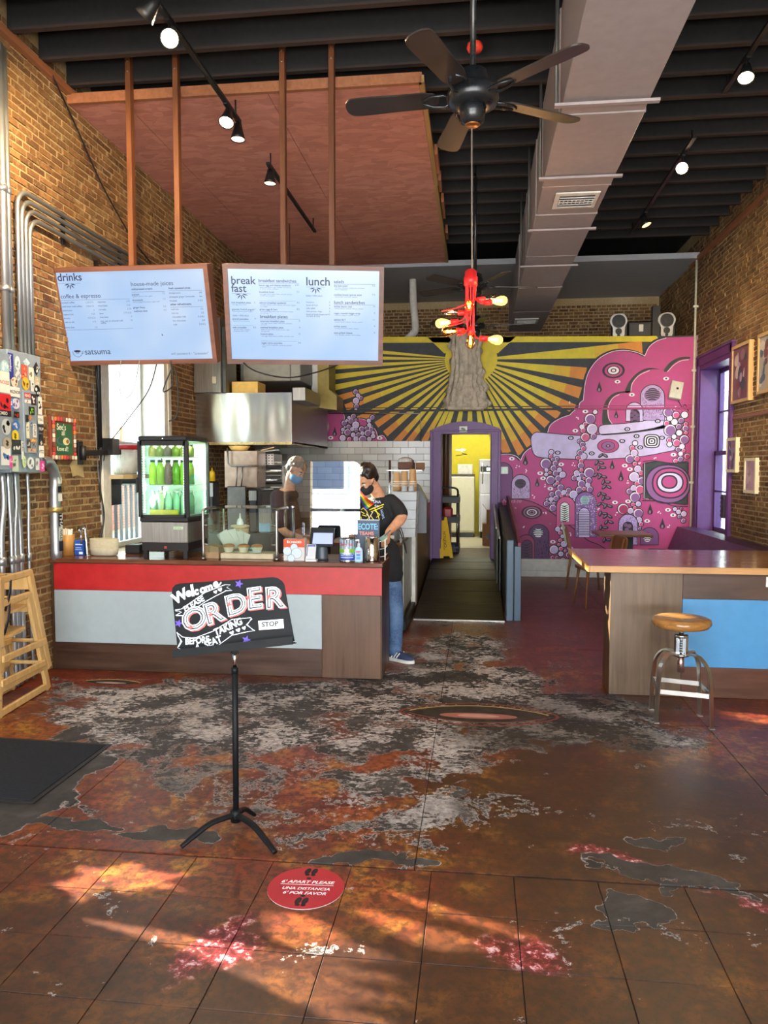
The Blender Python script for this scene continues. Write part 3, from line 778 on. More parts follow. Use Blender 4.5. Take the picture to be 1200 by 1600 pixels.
# drops
def drop(c, s, x, y, h):
    P = [c(x, y - h)] + [c(x + h * .42 * math.sin(a) * (1 if True else 1), y + h * .35 - h * .42 * math.cos(a)) for a in [math.radians(50 + 260 * k / 14) for k in range(15)]]
    pt.fill(P, INK); pt.t += pt.step * .4; pt.ell(*c(x - h * .04, y + h * .4), h * .16 / s * PXM, h * .28 / s * PXM, '#8a7a92', 10); pt.t -= pt.step * .4
for x, y, h in [(622, 372, 34), (715, 522, 26), (215, 775, 34), (280, 897, 28), (693, 800, 30), (741, 862, 34), (902, 1045, 34), (970, 1125, 34)]: drop(c7, 3.53, x, y, h)
drop(c1, 5, 417, 575, 42)
# little white eyes
for x, y in [(722, 341), (990, 324), (801, 413), (545, 505), (490, 611), (140, 765), (412, 796), (296, 845), (312, 873), (352, 930), (762, 803), (790, 823), (1030, 743), (708, 1006), (780, 1000), (885, 1108), (1000, 1047), (1028, 1076), (366, 1223), (462, 1258), (425, 1147)]:
    pt.ell(*c7(x, y), 15 / 3.53 * PXM, 9.5 / 3.53 * PXM, WHT, 14); pt.t += pt.step * .4; pt.ell(*c7(x, y), 5 / 3.53 * PXM, None, '#4a3a4a', 8); pt.t -= pt.step * .4
for x, y in [(465, 651), (776, 602), (944, 558), (748, 668), (827, 641), (967, 650), (847, 703), (580, 736), (393, 732)]:
    pt.ell(*c7(x, y), 16 / 3.53 * PXM, 11 / 3.53 * PXM, INK, 14); pt.t += pt.step * .4; pt.ell(*c7(x, y), 9 / 3.53 * PXM, 6.5 / 3.53 * PXM, '#dcd4f0', 10); pt.t += pt.step * .4; pt.ell(*c7(x, y), 3.5 / 3.53 * PXM, None, INK, 6); pt.t -= pt.step * .8
for x, y in [(385, 620), (768, 622)]: pt.ell(*c1(x, y), 22 / 5 * PXM, 14 / 5 * PXM, WHT, 14); pt.t += pt.step * .4; pt.ell(*c1(x, y), 7 / 5 * PXM, None, INK, 8); pt.t -= pt.step * .4
rnd = random.Random(3)
for x, y in [(275, 738), (172, 808), (215, 832), (320, 915), (258, 975), (160, 1030), (320, 1068), (206, 1142), (345, 1115), (458, 1180), (500, 545), (480, 795), (715, 1070), (775, 890), (620, 1048), (1040, 485), (840, 790), (925, 760), (950, 1065), (1006, 1140), (455, 455), (690, 700)]:
    for k in range(3): pt.ell(*c7(x + rnd.uniform(-9, 9), y + rnd.uniform(-9, 9)), .010, None, '#f0d8e6', 7)
# leafy stem
stem = [(265, 580), (225, 640), (245, 700), (215, 760), (255, 790), (290, 830), (300, 890), (250, 950), (290, 1000), (250, 1050), (310, 1080), (260, 1140), (310, 1180), (320, 1225), (265, 1290), (300, 1340), (250, 1330), (300, 1400)]
for i, (x, y) in enumerate(stem):
    for sx, ang in ((-1, .7), (1, -.6)):
        q = c3(x + sx * 22, y + 12 * (i % 2)); pt.ell(*q, .048, .024, INK, 10, ang + .3 * (i % 3)); pt.t += pt.step * .4; pt.ell(q[0] - .004, q[1] + .004, .030, .010, '#8a7a96', 8, ang + .3 * (i % 3)); pt.t -= pt.step * .4
# artist's tag
pt.text('Nutca.co', *c2(150, 750), .075, '#d89ab8', shear=.3)
pt.build('painted_shapes', M_PAINT, wb_, label='painted domes, eyes, drops and leaves')

# coat 4: bubbles
pt = Pt(MF, .0005); pt.t = .0105
BUB = {c2: (6, [(895, 42, 22, 'W'), (925, 15, 18, 'P'), (905, 75, 22, 'P'), (990, 62, 46, 'L'), (925, 138, 36, 'P'), (1002, 130, 24, 'M'), (872, 178, 17, 'M'), (899, 205, 21, 'M'), (908, 245, 20, 'P'), (878, 285, 24, 'M'), (910, 318, 28, 'L'), (858, 330, 18, 'P'), (887, 362, 20, 'P'), (884, 405, 27, 'M'), (890, 448, 17, 'P'), (846, 476, 26, 'L'), (892, 494, 22, 'M'), (962, 472, 45, 'M'), (823, 520, 22, 'M'), (867, 530, 20, 'L'), (915, 525, 14, 'P'), (958, 545, 27, 'M'), (890, 575, 32, 'M'), (950, 588, 22, 'L'), (915, 622, 17, 'P'), (968, 628, 27, 'M'), (868, 630, 26, 'M'),
              (608, 278, 20, 'L'), (602, 318, 17, 'P'), (620, 348, 14, 'M'), (660, 342, 19, 'M'), (555, 386, 46, 'M'), (645, 382, 22, 'M'), (628, 430, 26, 'M'), (684, 445, 21, 'L'), (562, 447, 17, 'L'), (595, 472, 14, 'P'), (560, 488, 17, 'L'), (648, 476, 24, 'M'), (714, 490, 28, 'L'), (600, 540, 38, 'M'), (672, 524, 26, 'M'), (665, 568, 17, 'P'), (640, 588, 15, 'M'), (694, 610, 28, 'M'), (725, 656, 22, 'L'), (768, 636, 22, 'M'), (672, 662, 28, 'M'), (612, 675, 21, 'M'), (816, 675, 36, 'L'), (762, 680, 15, 'P'), (704, 688, 16, 'P'), (606, 720, 19, 'L'), (652, 712, 24, 'M'), (570, 724, 14, 'M'), (562, 762, 22, 'M'), (606, 756, 15, 'M'), (634, 760, 14, 'M'), (622, 803, 30, 'M'), (828, 725, 14, 'L'),
              (674, 962, 15, 'P'), (668, 1000, 22, 'L'), (690, 1035, 17, 'P'), (712, 1068, 17, 'L'), (692, 1105, 17, 'P'), (726, 1140, 27, 'L'), (678, 1145, 13, 'P'), (698, 1184, 18, 'P'), (632, 1192, 38, 'L'), (738, 1204, 13, 'P'), (698, 1232, 22, 'L'), (772, 1240, 26, 'Q'), (620, 1266, 18, 'Q'), (660, 1266, 14, 'Q'), (718, 1292, 22, 'Q'), (790, 1292, 18, 'Q')]),
       c3: (6.316, [(188, 150, 20, 'W'), (138, 218, 48, 'M'), (582, 458, 22, 'W'), (553, 505, 22, 'P'), (573, 555, 32, 'L'), (530, 615, 38, 'M'), (600, 610, 24, 'P'), (580, 662, 20, 'P'), (608, 712, 32, 'L'), (572, 790, 45, 'L'), (640, 750, 22, 'P'), (645, 830, 34, 'M'), (598, 856, 20, 'P'), (567, 900, 27, 'L'), (526, 932, 26, 'M'), (628, 915, 40, 'P'), (580, 990, 46, 'M'), (614, 1057, 24, 'L'), (562, 1062, 17, 'P'), (580, 1095, 15, 'P'), (463, 1105, 48, 'Q'), (537, 1125, 27, 'L'), (612, 1148, 42, 'M'), (622, 1214, 26, 'L'), (640, 1258, 20, 'P'), (628, 1300, 14, 'M'),
              (906, 152, 42, 'M'), (985, 180, 30, 'P'), (1070, 178, 30, 'W'), (922, 212, 25, 'W'), (970, 250, 28, 'W'), (1036, 234, 25, 'M'), (892, 262, 24, 'P'), (1012, 294, 24, 'M'), (1082, 270, 18, 'P'), (926, 330, 52, 'M'), (1078, 312, 26, 'M'), (1016, 356, 26, 'W'), (1084, 356, 16, 'P'), (966, 394, 21, 'W'), (1066, 422, 40, 'M'), (918, 428, 20, 'P'), (990, 454, 32, 'P'), (922, 468, 22, 'W'), (1044, 490, 24, 'W'), (1006, 518, 22, 'M'), (1060, 532, 17, 'P'), (1030, 562, 21, 'W'), (1095, 586, 24, 'Q'), (1028, 615, 24, 'M'), (980, 632, 20, 'P'),
              (975, 1108, 18, 'L'), (1010, 1135, 21, 'L'), (1062, 1155, 25, 'L'), (1018, 1182, 16, 'M'), (1058, 1222, 20, 'M'), (1036, 1105, 12, 'Q')]),
       c1: (5, [(580, 262, 18, 'M'), (598, 290, 16, 'L'), (582, 332, 24, 'L'), (620, 310, 15, 'M'), (586, 375, 18, 'M'), (581, 400, 10, 'L'), (562, 452, 18, 'M'), (528, 463, 12, 'L'), (510, 485, 10, 'L'), (543, 489, 20, 'M'), (490, 506, 20, 'M'), (580, 520, 27, 'L'), (582, 482, 12, 'M'), (524, 534, 16, 'M'), (495, 537, 8, 'L'), (480, 557, 14, 'L'), (553, 553, 16, 'L'), (585, 563, 14, 'M'), (516, 578, 25, 'M'), (626, 552, 20, 'M'), (662, 545, 12, 'M'), (686, 522, 16, 'L'), (682, 487, 16, 'L'), (710, 462, 17, 'M'), (700, 552, 18, 'M'), (560, 598, 18, 'L'), (600, 595, 16, 'M'), (632, 585, 15, 'L'), (674, 583, 24, 'M'), (716, 580, 12, 'L'), (476, 582, 8, 'L'), (478, 622, 24, 'L'), (530, 632, 16, 'P'), (582, 630, 20, 'L'), (634, 632, 28, 'M'), (686, 630, 17, 'L'), (716, 608, 17, 'L'), (20, 230, 22, 'L'), (60, 225, 16, 'L'), (95, 205, 20, 'M'), (95, 245, 22, 'L'), (55, 200, 14, 'M')])}
BC = {'W': '#e6e0f0', 'L': '#c6b4de', 'M': '#8f629c', 'P': '#d05a8c', 'Q': '#a83468'}
for c, (s, L) in BUB.items():
    for x, y, r, k in L: pt.ell(*c(x, y), (r + 8) / s * PXM, None, INK, 16)
pt.up()
for c, (s, L) in BUB.items():
    for x, y, r, k in L: pt.ell(*c(x, y), r / s * PXM, None, '#efe4f2', 18)
pt.up()
for c, (s, L) in BUB.items():
    for x, y, r, k in L: pt.ell(*c(x + .10 * r, y + .10 * r), r * .88 / s * PXM, None, BC[k], 18)
pt.build('painted_bubbles', M_PAINT, wb_, label='painted mauve and pink bubbles')

# thin moulding ledge that crosses the mural at statue height, painted over in the mural's colours
zl = wallpt(735, 641)[1]
b = B()
for x0, x1, cc in ((-2.60, wallpt(897, 640)[0], DK), (wallpt(897, 640)[0], XR - .02, PKD)):
    b.cur = lin(cc); b.bb(x0, x1, YM - .03, YM, zl - .012, zl + .018).bb(x0, x1, YM - .014, YM, zl + .04, zl + .052)
b.build('painted_moulding', M_PAINT, wb_)
# purple door surround with an arched head
b = B().bb(DX0 - .135, DX0, YM - .055, YM + .02, .23, DZ1 + .02, .006).bb(DX1, DX1 + .125, YM - .055, YM + .02, .23, DZ1 + .02, .006)
b.bb(DX0 - .165, DX0 - .12, YM - .07, YM, .23, DZ1 + .03, .005).bb(DX1 + .10, DX1 + .145, YM - .07, YM, .23, DZ1 + .03, .005)
xs_ = [DX0 - .15 + (DX1 - DX0 + .28) * k / 16 for k in range(17)]
b.prism([(xs_[0], DZ1 - .015), (xs_[-1], DZ1 - .015)] + [(x, DZ1 + .045 + .125 * (1 - ((x - (DX0 + DX1) / 2) / (.52)) ** 2) * (1 if abs(x - (DX0 + DX1) / 2) < .52 else 0)) for x in xs_[::-1]], MF, .0, .06)
b.bb(DX0 - .17, DX1 + .15, YM - .075, YM, DZ1 + .012, DZ1 + .04, .004)
for x in (DX0, DX1): b.bb(x - .006, x + .006, YM - .01, YM + .2, .23, DZ1)
b.build('door_1', M_PURPLE, kind='structure')
xq, zq = wallpt(724, 671)
o = B().bb(xq - .06, xq + .06, YM - .075, YM - .061, zq - .045, zq + .045, .004).build('wall_tag', M_WHITE, label='small white card with green mark over the purple door arch', cat='sign')

pt = Pt(Fr((xq, YM - .0752, zq), (1, 0, 0), (0, 0, 1))); pt.ell(-.012, .006, .022, .016, '#5a7a4a'); pt.ell(.015, -.006, .016, .02, '#7a8a5a'); pt.build('leaf_print', M_PRINT, o)
xq, zq = wallpt(788, 735)
o = B().bb(xq - .055, xq + .055, YM - .05, YM - .012, zq - .055, zq + .055, .008).build('thermostat', M_WHITE, label='small white thermostat on the mural beside the purple doorway', cat='thermostat')
B().bb(xq - .035, xq + .035, YM - .0525, YM - .05, zq - .02, zq + .035).build('display', plain('pale_green_display', '#9ad0b0', .3), o)
# white base under the mural
B().bb(wallpt(812, 880)[0], XR, YM - .03, YM, .09, .262, .004).bb(wallpt(812, 880)[0], XR, YM - .045, YM, 0, .09, .004).build('baseboard_back', plain('base_cream', '#b9b6ac', .5), kind='structure')
# cream conduit down the corner
zc_ = 4.55
b = B().tube([(XR - .05, YM - .03, .75), (XR - .05, YM - .03, zc_)], .016, 8)
for z in (1.4, 2.2, 3.0, 3.9): b.bb(XR - .085, XR - .015, YM - .05, YM - .006, z - .015, z + .015)
b.build('conduit', M_CREAM, label='cream pipe running up the corner beside the pink mural', cat='pipe')

# ------------------------------------------------------------------ back room seen through the purple door
M_ROOMW = plain('back_room_white', '#c9c6b0', .6, var=.05); M_YELLOW = plain('yellow_wall_paint', '#cfc02a', .6, var=.06)
ZB = .26
B().bb(-1.6, 1.6, YM + .2, 15.9, .10, ZB - .012).build('floor_backroom', plain('back_room_floor', '#6a5a4c', .5, var=.3, scale=5), kind='structure')
b = B().bb(-1.75, -1.6, YM + .2, 15.9, 0, 3.3).bb(1.6, 1.75, YM + .2, 15.9, 0, 3.3); b.build('wall_backroom', M_ROOMW, kind='structure')
B().bb(-1.75, 1.75, 15.9, 16.05, 0, 3.4).build('wall_yellow', M_YELLOW, kind='structure')
IX0, IX1 = -.47, .40
holed('y', 13.0, 13.12, -1.6, 1.6, ZB - .02, 3.3, [(IX0, IX1, 0, 2.22)]).build('wall_inner', M_ROOMW, kind='structure')
B().bb(-1.75, 1.75, 13.12, 16.05, 3.30, 3.42).build('ceiling_storeroom', M_ROOMW, kind='structure')
M_BROWNW = woodm('varnished_door_frame', '#3d2413', '#6e4526', .35, axis=2)
b = B(); R = .10
for w, z in ((.09, 0), ):
    P = [(IX0 - .05, ZB), (IX0 - .05, 2.22 - R)] + [(IX0 - .05 + R - R * math.cos(a), 2.22 + .03 - R + R * math.sin(a)) for a in [math.pi / 2 * k / 6 for k in range(1, 7)]] + [(IX1 + .05, 2.25)]
    b.tube([(x, 12.98, zz) for x, zz in P], .055, 8)
b.bb(IX0 - .01, IX0 + .045, 12.99, 13.13, ZB, 2.2).bb(IX0, IX1, 12.99, 13.13, 2.17, 2.225)
b.build('door_2', M_BROWNW, kind='structure')
b = B().bar(at(712, 703, 'y', 12.9), at(727, 703, 'y', 12.9), .03, .03).bar(at(722, 700, 'y', 12.9), at(722, 707, 'y', 12.9), .02, .02).tube([at(722, 708, 'y', 12.85), at(730, 710, 'y', 12.7), at(712, 712, 'y', 12.7)], .006, 6)
b.build('door_closer', M_STEEL, label='steel door closer on the brown inner door frame', cat='door closer')
l = bpy.data.lights.new('storeroom_lamp', 'AREA'); l.size = .8; l.energy = 70; l.color = (1, .97, .8); lo = bpy.data.objects.new('storeroom_lamp', l); COL.objects.link(lo); lo.location = (-.2, 14.4, 3.25)
# upright white freezer
M_FRZ = plain('off_white_enamel', '#d9d6bc', .35, var=.03)
fx0, fx1 = at(700, 800, 'y', 15.0).x, at(742, 800, 'y', 15.0).x; zt = at(720, 741, 'y', 15.0).z
t = thing('upright_freezer', ((fx0 + fx1) / 2, 15.2, ZB), 'white upright freezer in front of the yellow storeroom wall', 'freezer')
B().bb(fx0 - .2, fx1, 15.0, 15.7, ZB + .08, zt - .02, .02).build('cabinet', M_FRZ, t); B().bb(fx0 - .2, fx1 - .01, 14.955, 14.995, ZB + .12, zt - .05, .015).build('door', M_FRZ, t)
B().bb(fx0 - .18, fx1 - .03, 15.0, 15.6, ZB, ZB + .08).build('plinth', M_BLACKP, t); B().bb(fx0 - .2, fx1, 14.97, 15.7, zt - .02, zt, .004).build('top_trim', M_DARKWOOD, t)
q = at(728, 734, 'y', 15.1)
B().bb(q.x - .16, q.x + .13, 15.05, 15.3, zt + .001, zt + .19, .005).build('carton', M_WHITE, label='white carton lying on top of the white freezer', cat='box', origin=(q.x, 15.15, zt))
# stainless reach-in
sx0 = at(748, 800, 'y', 14.8).x; zt = at(757, 718, 'y', 14.8).z
t = thing('steel_refrigerator', (sx0 + .35, 15.1, ZB), 'tall stainless refrigerator with black control strip right of the white freezer', 'refrigerator')
B().bb(sx0, sx0 + .75, 14.8, 15.6, ZB + .12, zt, .01).build('cabinet', M_STEEL, t)
zz = at(757, 733, 'y', 14.8).z
B().bb(sx0 + .03, sx0 + .72, 14.785, 14.8, zz - .05, zz + .05).build('control_strip', M_BLACKP, t, label='black control strip')
B().bb(sx0 + .14, sx0 + .32, 14.78, 14.786, zz - .03, zz + .03).build('display', emit('freezer_display', '#cfe8e0', .8), t)
B().bb(sx0 + .1, sx0 + .28, 14.79, 14.799, zz - .2, zz - .11).build('red_label', plain('red_white_label', '#d0908c', .4), t)
for z0, z1 in ((ZB + .15, 1.1), (1.12, zz - .07)): B().bb(sx0 + .03, sx0 + .72, 14.77, 14.8, z0, z1, .006).build('door', M_STEEL, t)
B().tube([(sx0 + .07, 14.74, 1.3), (sx0 + .07, 14.74, 1.7)], .012, 8).build('handle', M_CHROME, t)
for k in range(3): B().ball((sx0 + .15 + .09 * k, 14.795, zt - .12), .012, 8, 6).build('screw', M_BLACKP, t)
for x in (sx0 + .05, sx0 + .7): B().cyl((x, 14.9, ZB), (x, 14.9, ZB + .12), .02).build('foot', M_BLACKP, t)
# cardboard boxes by the door
M_CARD = plain('brown_cardboard', '#7a5638', .8, var=.15)
q = at(760, 848, 'y', 13.4)
t = thing('cardboard_box', (q.x + .12, 13.55, ZB), 'brown cardboard box on the floor just inside the storeroom door', 'box'); B().bb(q.x - .07, q.x + .33, 13.4, 13.7, ZB, ZB + .38, .004).build('carton', M_CARD, t)
B().bb(q.x + .0, q.x + .06, 13.396, 13.4, ZB + .12, ZB + .2).build('label_print', M_BLACKP, t)
t = thing('cardboard_box', (q.x + .16, 13.58, ZB + .381), 'smaller open cardboard box stacked on the storeroom box', 'box'); B().bb(q.x - .0, q.x + .33, 13.44, 13.7, ZB + .381, ZB + .62, .004).build('carton', M_CARD, t)
b = B().bar((q.x, 13.5, ZB + .62), (q.x - .07, 13.5, ZB + .72), .24, .006); b.build('flap', M_CARD, t)
# utility cart
M_CARTB = plain('charcoal_plastic', '#24282c', .5)
cx0, cx1, cy = -.585, -.275, 12.15; zt = at(700, 776, 'y', cy).z; zm = at(700, 812, 'y', cy).z; zb_ = at(700, 856, 'y', cy).z
cx0, cx1 = at(686, 800, 'y', cy).x, at(715, 800, 'y', cy).x
t = thing('utility_cart', ((cx0 + cx1) / 2, cy + .3, ZB), 'black and silver utility cart in the purple doorway', 'cart')
for z in (zt - .05, zm, zb_ - .02):
    b = B().bb(cx0 - .02, cx1 + .02, cy, cy + .6, z - .035, z - .02).bb(cx0 - .02, cx1 + .02, cy - .01, cy + .01, z - .05, z + .045, .004).bb(cx0 - .02, cx1 + .02, cy + .59, cy + .61, z - .05, z + .045).bb(cx0 - .03, cx0 - .01, cy, cy + .6, z - .05, z + .04).bb(cx1 + .01, cx1 + .03, cy, cy + .6, z - .05, z + .04)
    b.build('tray', M_CARTB, t)
for x in (cx0, cx1):
    for y in (cy + .03, cy + .57): B().cyl((x, y, zb_ - .07), (x, y, zt + .02), .022, n=10).build('post', M_STEEL, t, label='silver post')
B().tube(spline([(cx0, cy + .02, zt), (cx0, cy - .04, zt + .1), (cx0 + .06, cy - .06, zt + .14), (cx1 - .06, cy - .06, zt + .14), (cx1, cy - .04, zt + .1), (cx1, cy + .02, zt)], 4), .016, 8).build('handle', M_CARTB, t)
for x in (cx0, cx1):
    for y in (cy + .04, cy + .56): B().tube([(x - .02, y, ZB + .055), (x + .02, y, ZB + .055)], .055, 14).build('wheel', M_BLACKP, t)
B().bb(cx0 + .04, cx1 - .06, cy + .05, cy + .3, zm + .0, zm + .02, .005).bb(cx0 + .06, cx1 - .08, cy + .1, cy + .25, zm + .0, zm + .19, .03).build('red_bucket', plain('red_plastic', '#a3222a', .4), label='red tub on the middle tray of the cart', cat='tub', origin=((cx0 + cx1) / 2, cy + .2, zm))
B().bb(cx0 + .05, cx1 - .02, cy + .03, cy + .35, zb_ - .018, zb_ + .06, .025).build('folded_cloth', plain('dark_blue_cloth', '#23304e', .8), label='dark blue cloth bundle on the lower cart tray', cat='cloth', origin=((cx0 + cx1) / 2, cy + .2, zb_ - .02))
# wet-floor sign
M_WET = plain('yellow_sign_plastic', '#e0b81a', .35, var=.05)
p = [at(*q, 'y', 11.95) for q in ((684, 838), (692, 808), (694, 808), (698, 872))]
a0, a1 = at(690, 809, 'y', 11.9), at(700, 872, 'z', ZB)
t = thing('wet_floor_sign', (a1.x, a1.y, ZB), 'yellow folding wet floor sign standing in front of the cart', 'sign')
for sgn, nm in ((0, 'front_panel'), (1, 'rear_panel')):
    f0 = Vector((a1.x - .02, a1.y, ZB)) if not sgn else Vector((a1.x - .14, a1.y + .34, ZB)); tp = Vector((a1.x - .09, a1.y + .16, ZB + .60)); w = Vector((.78, .2, 0)).normalized()
    u = w; v = (tp - f0).normalized(); L = (tp - f0).length; f = Fr(f0, u, v)
    B().prism([(-.10, 0), (-.05, 0), (-.045, .03), (.045, .03), (.05, 0), (.10, 0), (.065, L), (.03, L - .0), (.02, L - .05), (-.02, L - .05), (-.03, L), (-.065, L)], f, -.006, .006).build(nm, M_WET, t)
    if not sgn:
        pt = Pt(f); pt.t = .007
        for k, s_ in enumerate('CAUTION'): pass
        pt.text('CAUTION', .018, .16, .055, '#2a2410', rot=math.pi / 2); pt.text('WET FLOOR', -.012, .12, .03, '#2a2410', rot=math.pi / 2); pt.build('lettering', M_PRINT, t)

# ------------------------------------------------------------------ ramp of planks up to the door
RX0, RX1, RY0, RY1 = -.66, .30, 8.08, YM + .06
M_PLANK = woodm('ramp_planks', '#140e0b', '#2c221b', .5, axis=0)
ramp = thing('ramp', (-.18, RY0, 0), 'dark plank ramp rising to the purple doorway', 'ramp')
B().prism([(RY0 + .02, 0), (RY1, 0), (RY1, ZB - .03)], Fr((RX0 + .01, 0, 0), (0, 1, 0), (0, 0, 1)), 0, RX1 - RX0 - .02).build('core', M_BLACK, ramp)
cuts = [RY0, 8.75, 9.42, 10.05, 10.72, 11.25, RY1]
for a, b_ in zip(cuts, cuts[1:]):
    za, zb2 = ZB * (a - RY0) / (RY1 - RY0), ZB * (b_ - RY0) / (RY1 - RY0)
    B().bar((-.18, a + .012, za - .012), (-.18, b_ - .012, zb2 - .012), RX1 - RX0, .028, bev=.004).build('plank', M_PLANK, ramp)
B().bar((RX0, RY0 - .012, .006), (RX1, RY0 - .012, .006), .03, .014).build('front_strip', M_STEEL, ramp, label='thin metal strip at the foot of the ramp')
for a, b_ in zip([YM + .08, 12.0, 12.5], [12.0, 12.5, 13.0]): pass
B().bb(-1.55, 1.55, YM + .07, 12.99, ZB - .012, ZB, .003).build('landing_mat', plain('reddish_lino', '#4a342c', .45, var=.2), label='reddish landing floor covering behind the purple door', cat='floor covering')
B().bb(-1.55, 1.55, 13.01, 15.88, ZB - .012, ZB, .003).build('storeroom_lino', plain('pale_storeroom_lino', '#b3ab98', .35, var=.12), label='pale shiny lino on the storeroom floor', cat='floor covering')

# half wall on the right of the ramp
M_SLATE = plain('slate_blue_paint', '#3a5468', .45, var=.12)
hw = thing('ramp_half_wall', (.385, RY0, 0), 'slate blue half wall with two end posts along the right of the ramp', 'half wall')
z0, z1 = .845, 1.10
def slab(x0, x1, y0, y1, za, zb2, c0=0.0):
    return B().prism([(y0, c0), (y1, c0), (y1, zb2), (y0, za)], Fr((x0, 0, 0), (0, 1, 0), (0, 0, 1)), 0, x1 - x0)
b = B(); b.prism([(8.22, 0), (YM - .08, 0), (YM - .08, z1), (8.22, z0 - .02)], Fr((.315, 0, 0), (0, 1, 0), (0, 0, 1)), -.0, .055); b.build('inner_board', plain('dark_inner_board', '#33393a', .5), hw, label='dark inner board')
B().bb(.318, .388, 8.12, 8.20, 0, z0 + .012, .004).build('end_post', M_SLATE, hw)
B().bb(.398, .468, 8.13, 8.215, 0, z0 - .055, .004).build('end_post', M_SLATE, hw)
b = B(); b.prism([(8.22, 0), (YM - .08, 0), (YM - .08, z1 - .04), (8.22, z0 - .08)], Fr((.375, 0, 0), (0, 1, 0), (0, 0, 1)), 0, .065); b.build('outer_board', M_SLATE, hw)
M_MAROON = plain('maroon_panel_paint', '#7e3d52', .5, var=.12)
f = Fr((.445, 0, 0), (0, 1, 0), (0, 0, 1))
b = B(); b.prism([(8.16, z0 - .06), (YM - .1, z1 - .1), (YM - .1, 1.20), (10.8, 1.19), (10.2, 1.10), (9.6, 1.04), (9.1, .97), (8.6, .93), (8.18, z0 - .02)], f, -.01, .02); b.build('mural_board', M_MAROON, hw, label='maroon painted board along the top')
# signboards leaning on the ramp side
M_EDGEW = plain('white_board_edge', '#cfcfc6', .5)
for k, (x, ya, yb, h) in enumerate(((.288, 9.4, 11.2, .20), (.262, 9.8, 11.3, .26))):
    b = B(); zf = lambda y: ZB * (y - RY0) / (RY1 - RY0)
    b.prism([(ya, zf(ya) + .02), (yb, zf(yb) + .02), (yb, zf(yb) + .78 + .06 * k), (ya, zf(ya) + .66 + .06 * k)], Fr((x, 0, 0), (0, 1, 0), (0, 0, 1)), -.006, .006)
    o = b.build('leaning_board', M_BLACK if k == 0 else plain('grey_green_board', '#4a5250', .5), label=('black signboard leaning nearest the ramp half wall' if k == 0 else 'grey green board leaning outermost along the ramp side'), cat='board', group=None)
    B().bar((x - .012, ya, zf(ya) + .665 + .06 * k), (x - .012, yb, zf(yb) + .785 + .06 * k), .02, .02).build('white_edge', M_EDGEW, o)

# ------------------------------------------------------------------ duct with registers
M_DUCT = plain('faded_mauve_duct_wrap', '#9a908f', .6, var=.08); M_DUCTS = plain('olive_duct_side', '#6b6652', .6, var=.1)
duct = thing('air_duct', (.82, 7.5, 4.0), 'long mauve grey insulated air duct hung under the ceiling', 'duct')
ydc = [2.4, 3.97, 5.5, 6.85, 7.60, 9.05, 10.6, 12.2, 13.99]
for i, (a, b_) in enumerate(zip(ydc, ydc[1:])):
    w = .0 if i % 2 else .006
    b = B().bb(.545 - w, 1.105 + w, a + .004, b_ - .004, 4.02 - w, ZJ - .04, .006)
    o = b.build('duct_section', M_DUCT, duct)
    B().bb(.536, 1.114, b_ - .012, b_ + .008, 4.010, ZJ - .036, .003).build('seam_flange', M_DUCT, duct)
def register(cx, cy, w, d, par):
    b = B().bb(cx - w / 2, cx + w / 2, cy - d / 2, cy + d / 2, 3.998, 4.012, .003); o = b.build('register_frame', M_WHITE, par, label='white register')
    B().bb(cx - w * .40, cx + w * .40, cy - d * .34, cy + d * .30, 3.994, 3.999).build('throat', M_BLACKP, o)
    bl = B()
    for k in range(5):
        y = cy - d * .30 + d * .58 * k / 4; bl.box((cx, y, 3.99), (w * .8, d * .085, .004), Matrix.Rotation(.6, 3, 'X'))
    for k in range(9): bl.bb(cx - w * .38 + w * .76 * k / 8 - .004, cx - w * .38 + w * .76 * k / 8 + .004, cy - d * .1, cy + d * .1, 3.984, 3.99)
    bl.build('louvre', M_WHITE, o)
register(.86, 7.18, .38, .40, duct); register(.78, 12.9, .38, .4, duct)
M_ROD = plain('threaded_rod', '#6a6a66', .5, .6)
for yy in (5.3, 6.6, 8.0, 9.4):
    B().cyl((.50, yy, 4.0), (.50, yy, ZJ + .1), .012, n=8).build('hanger_rod', M_ROD, duct); B().bb(.49, 1.16, yy - .02, yy + .02, 3.985, 4.003).build('hanger_strap', M_DUCT, duct)

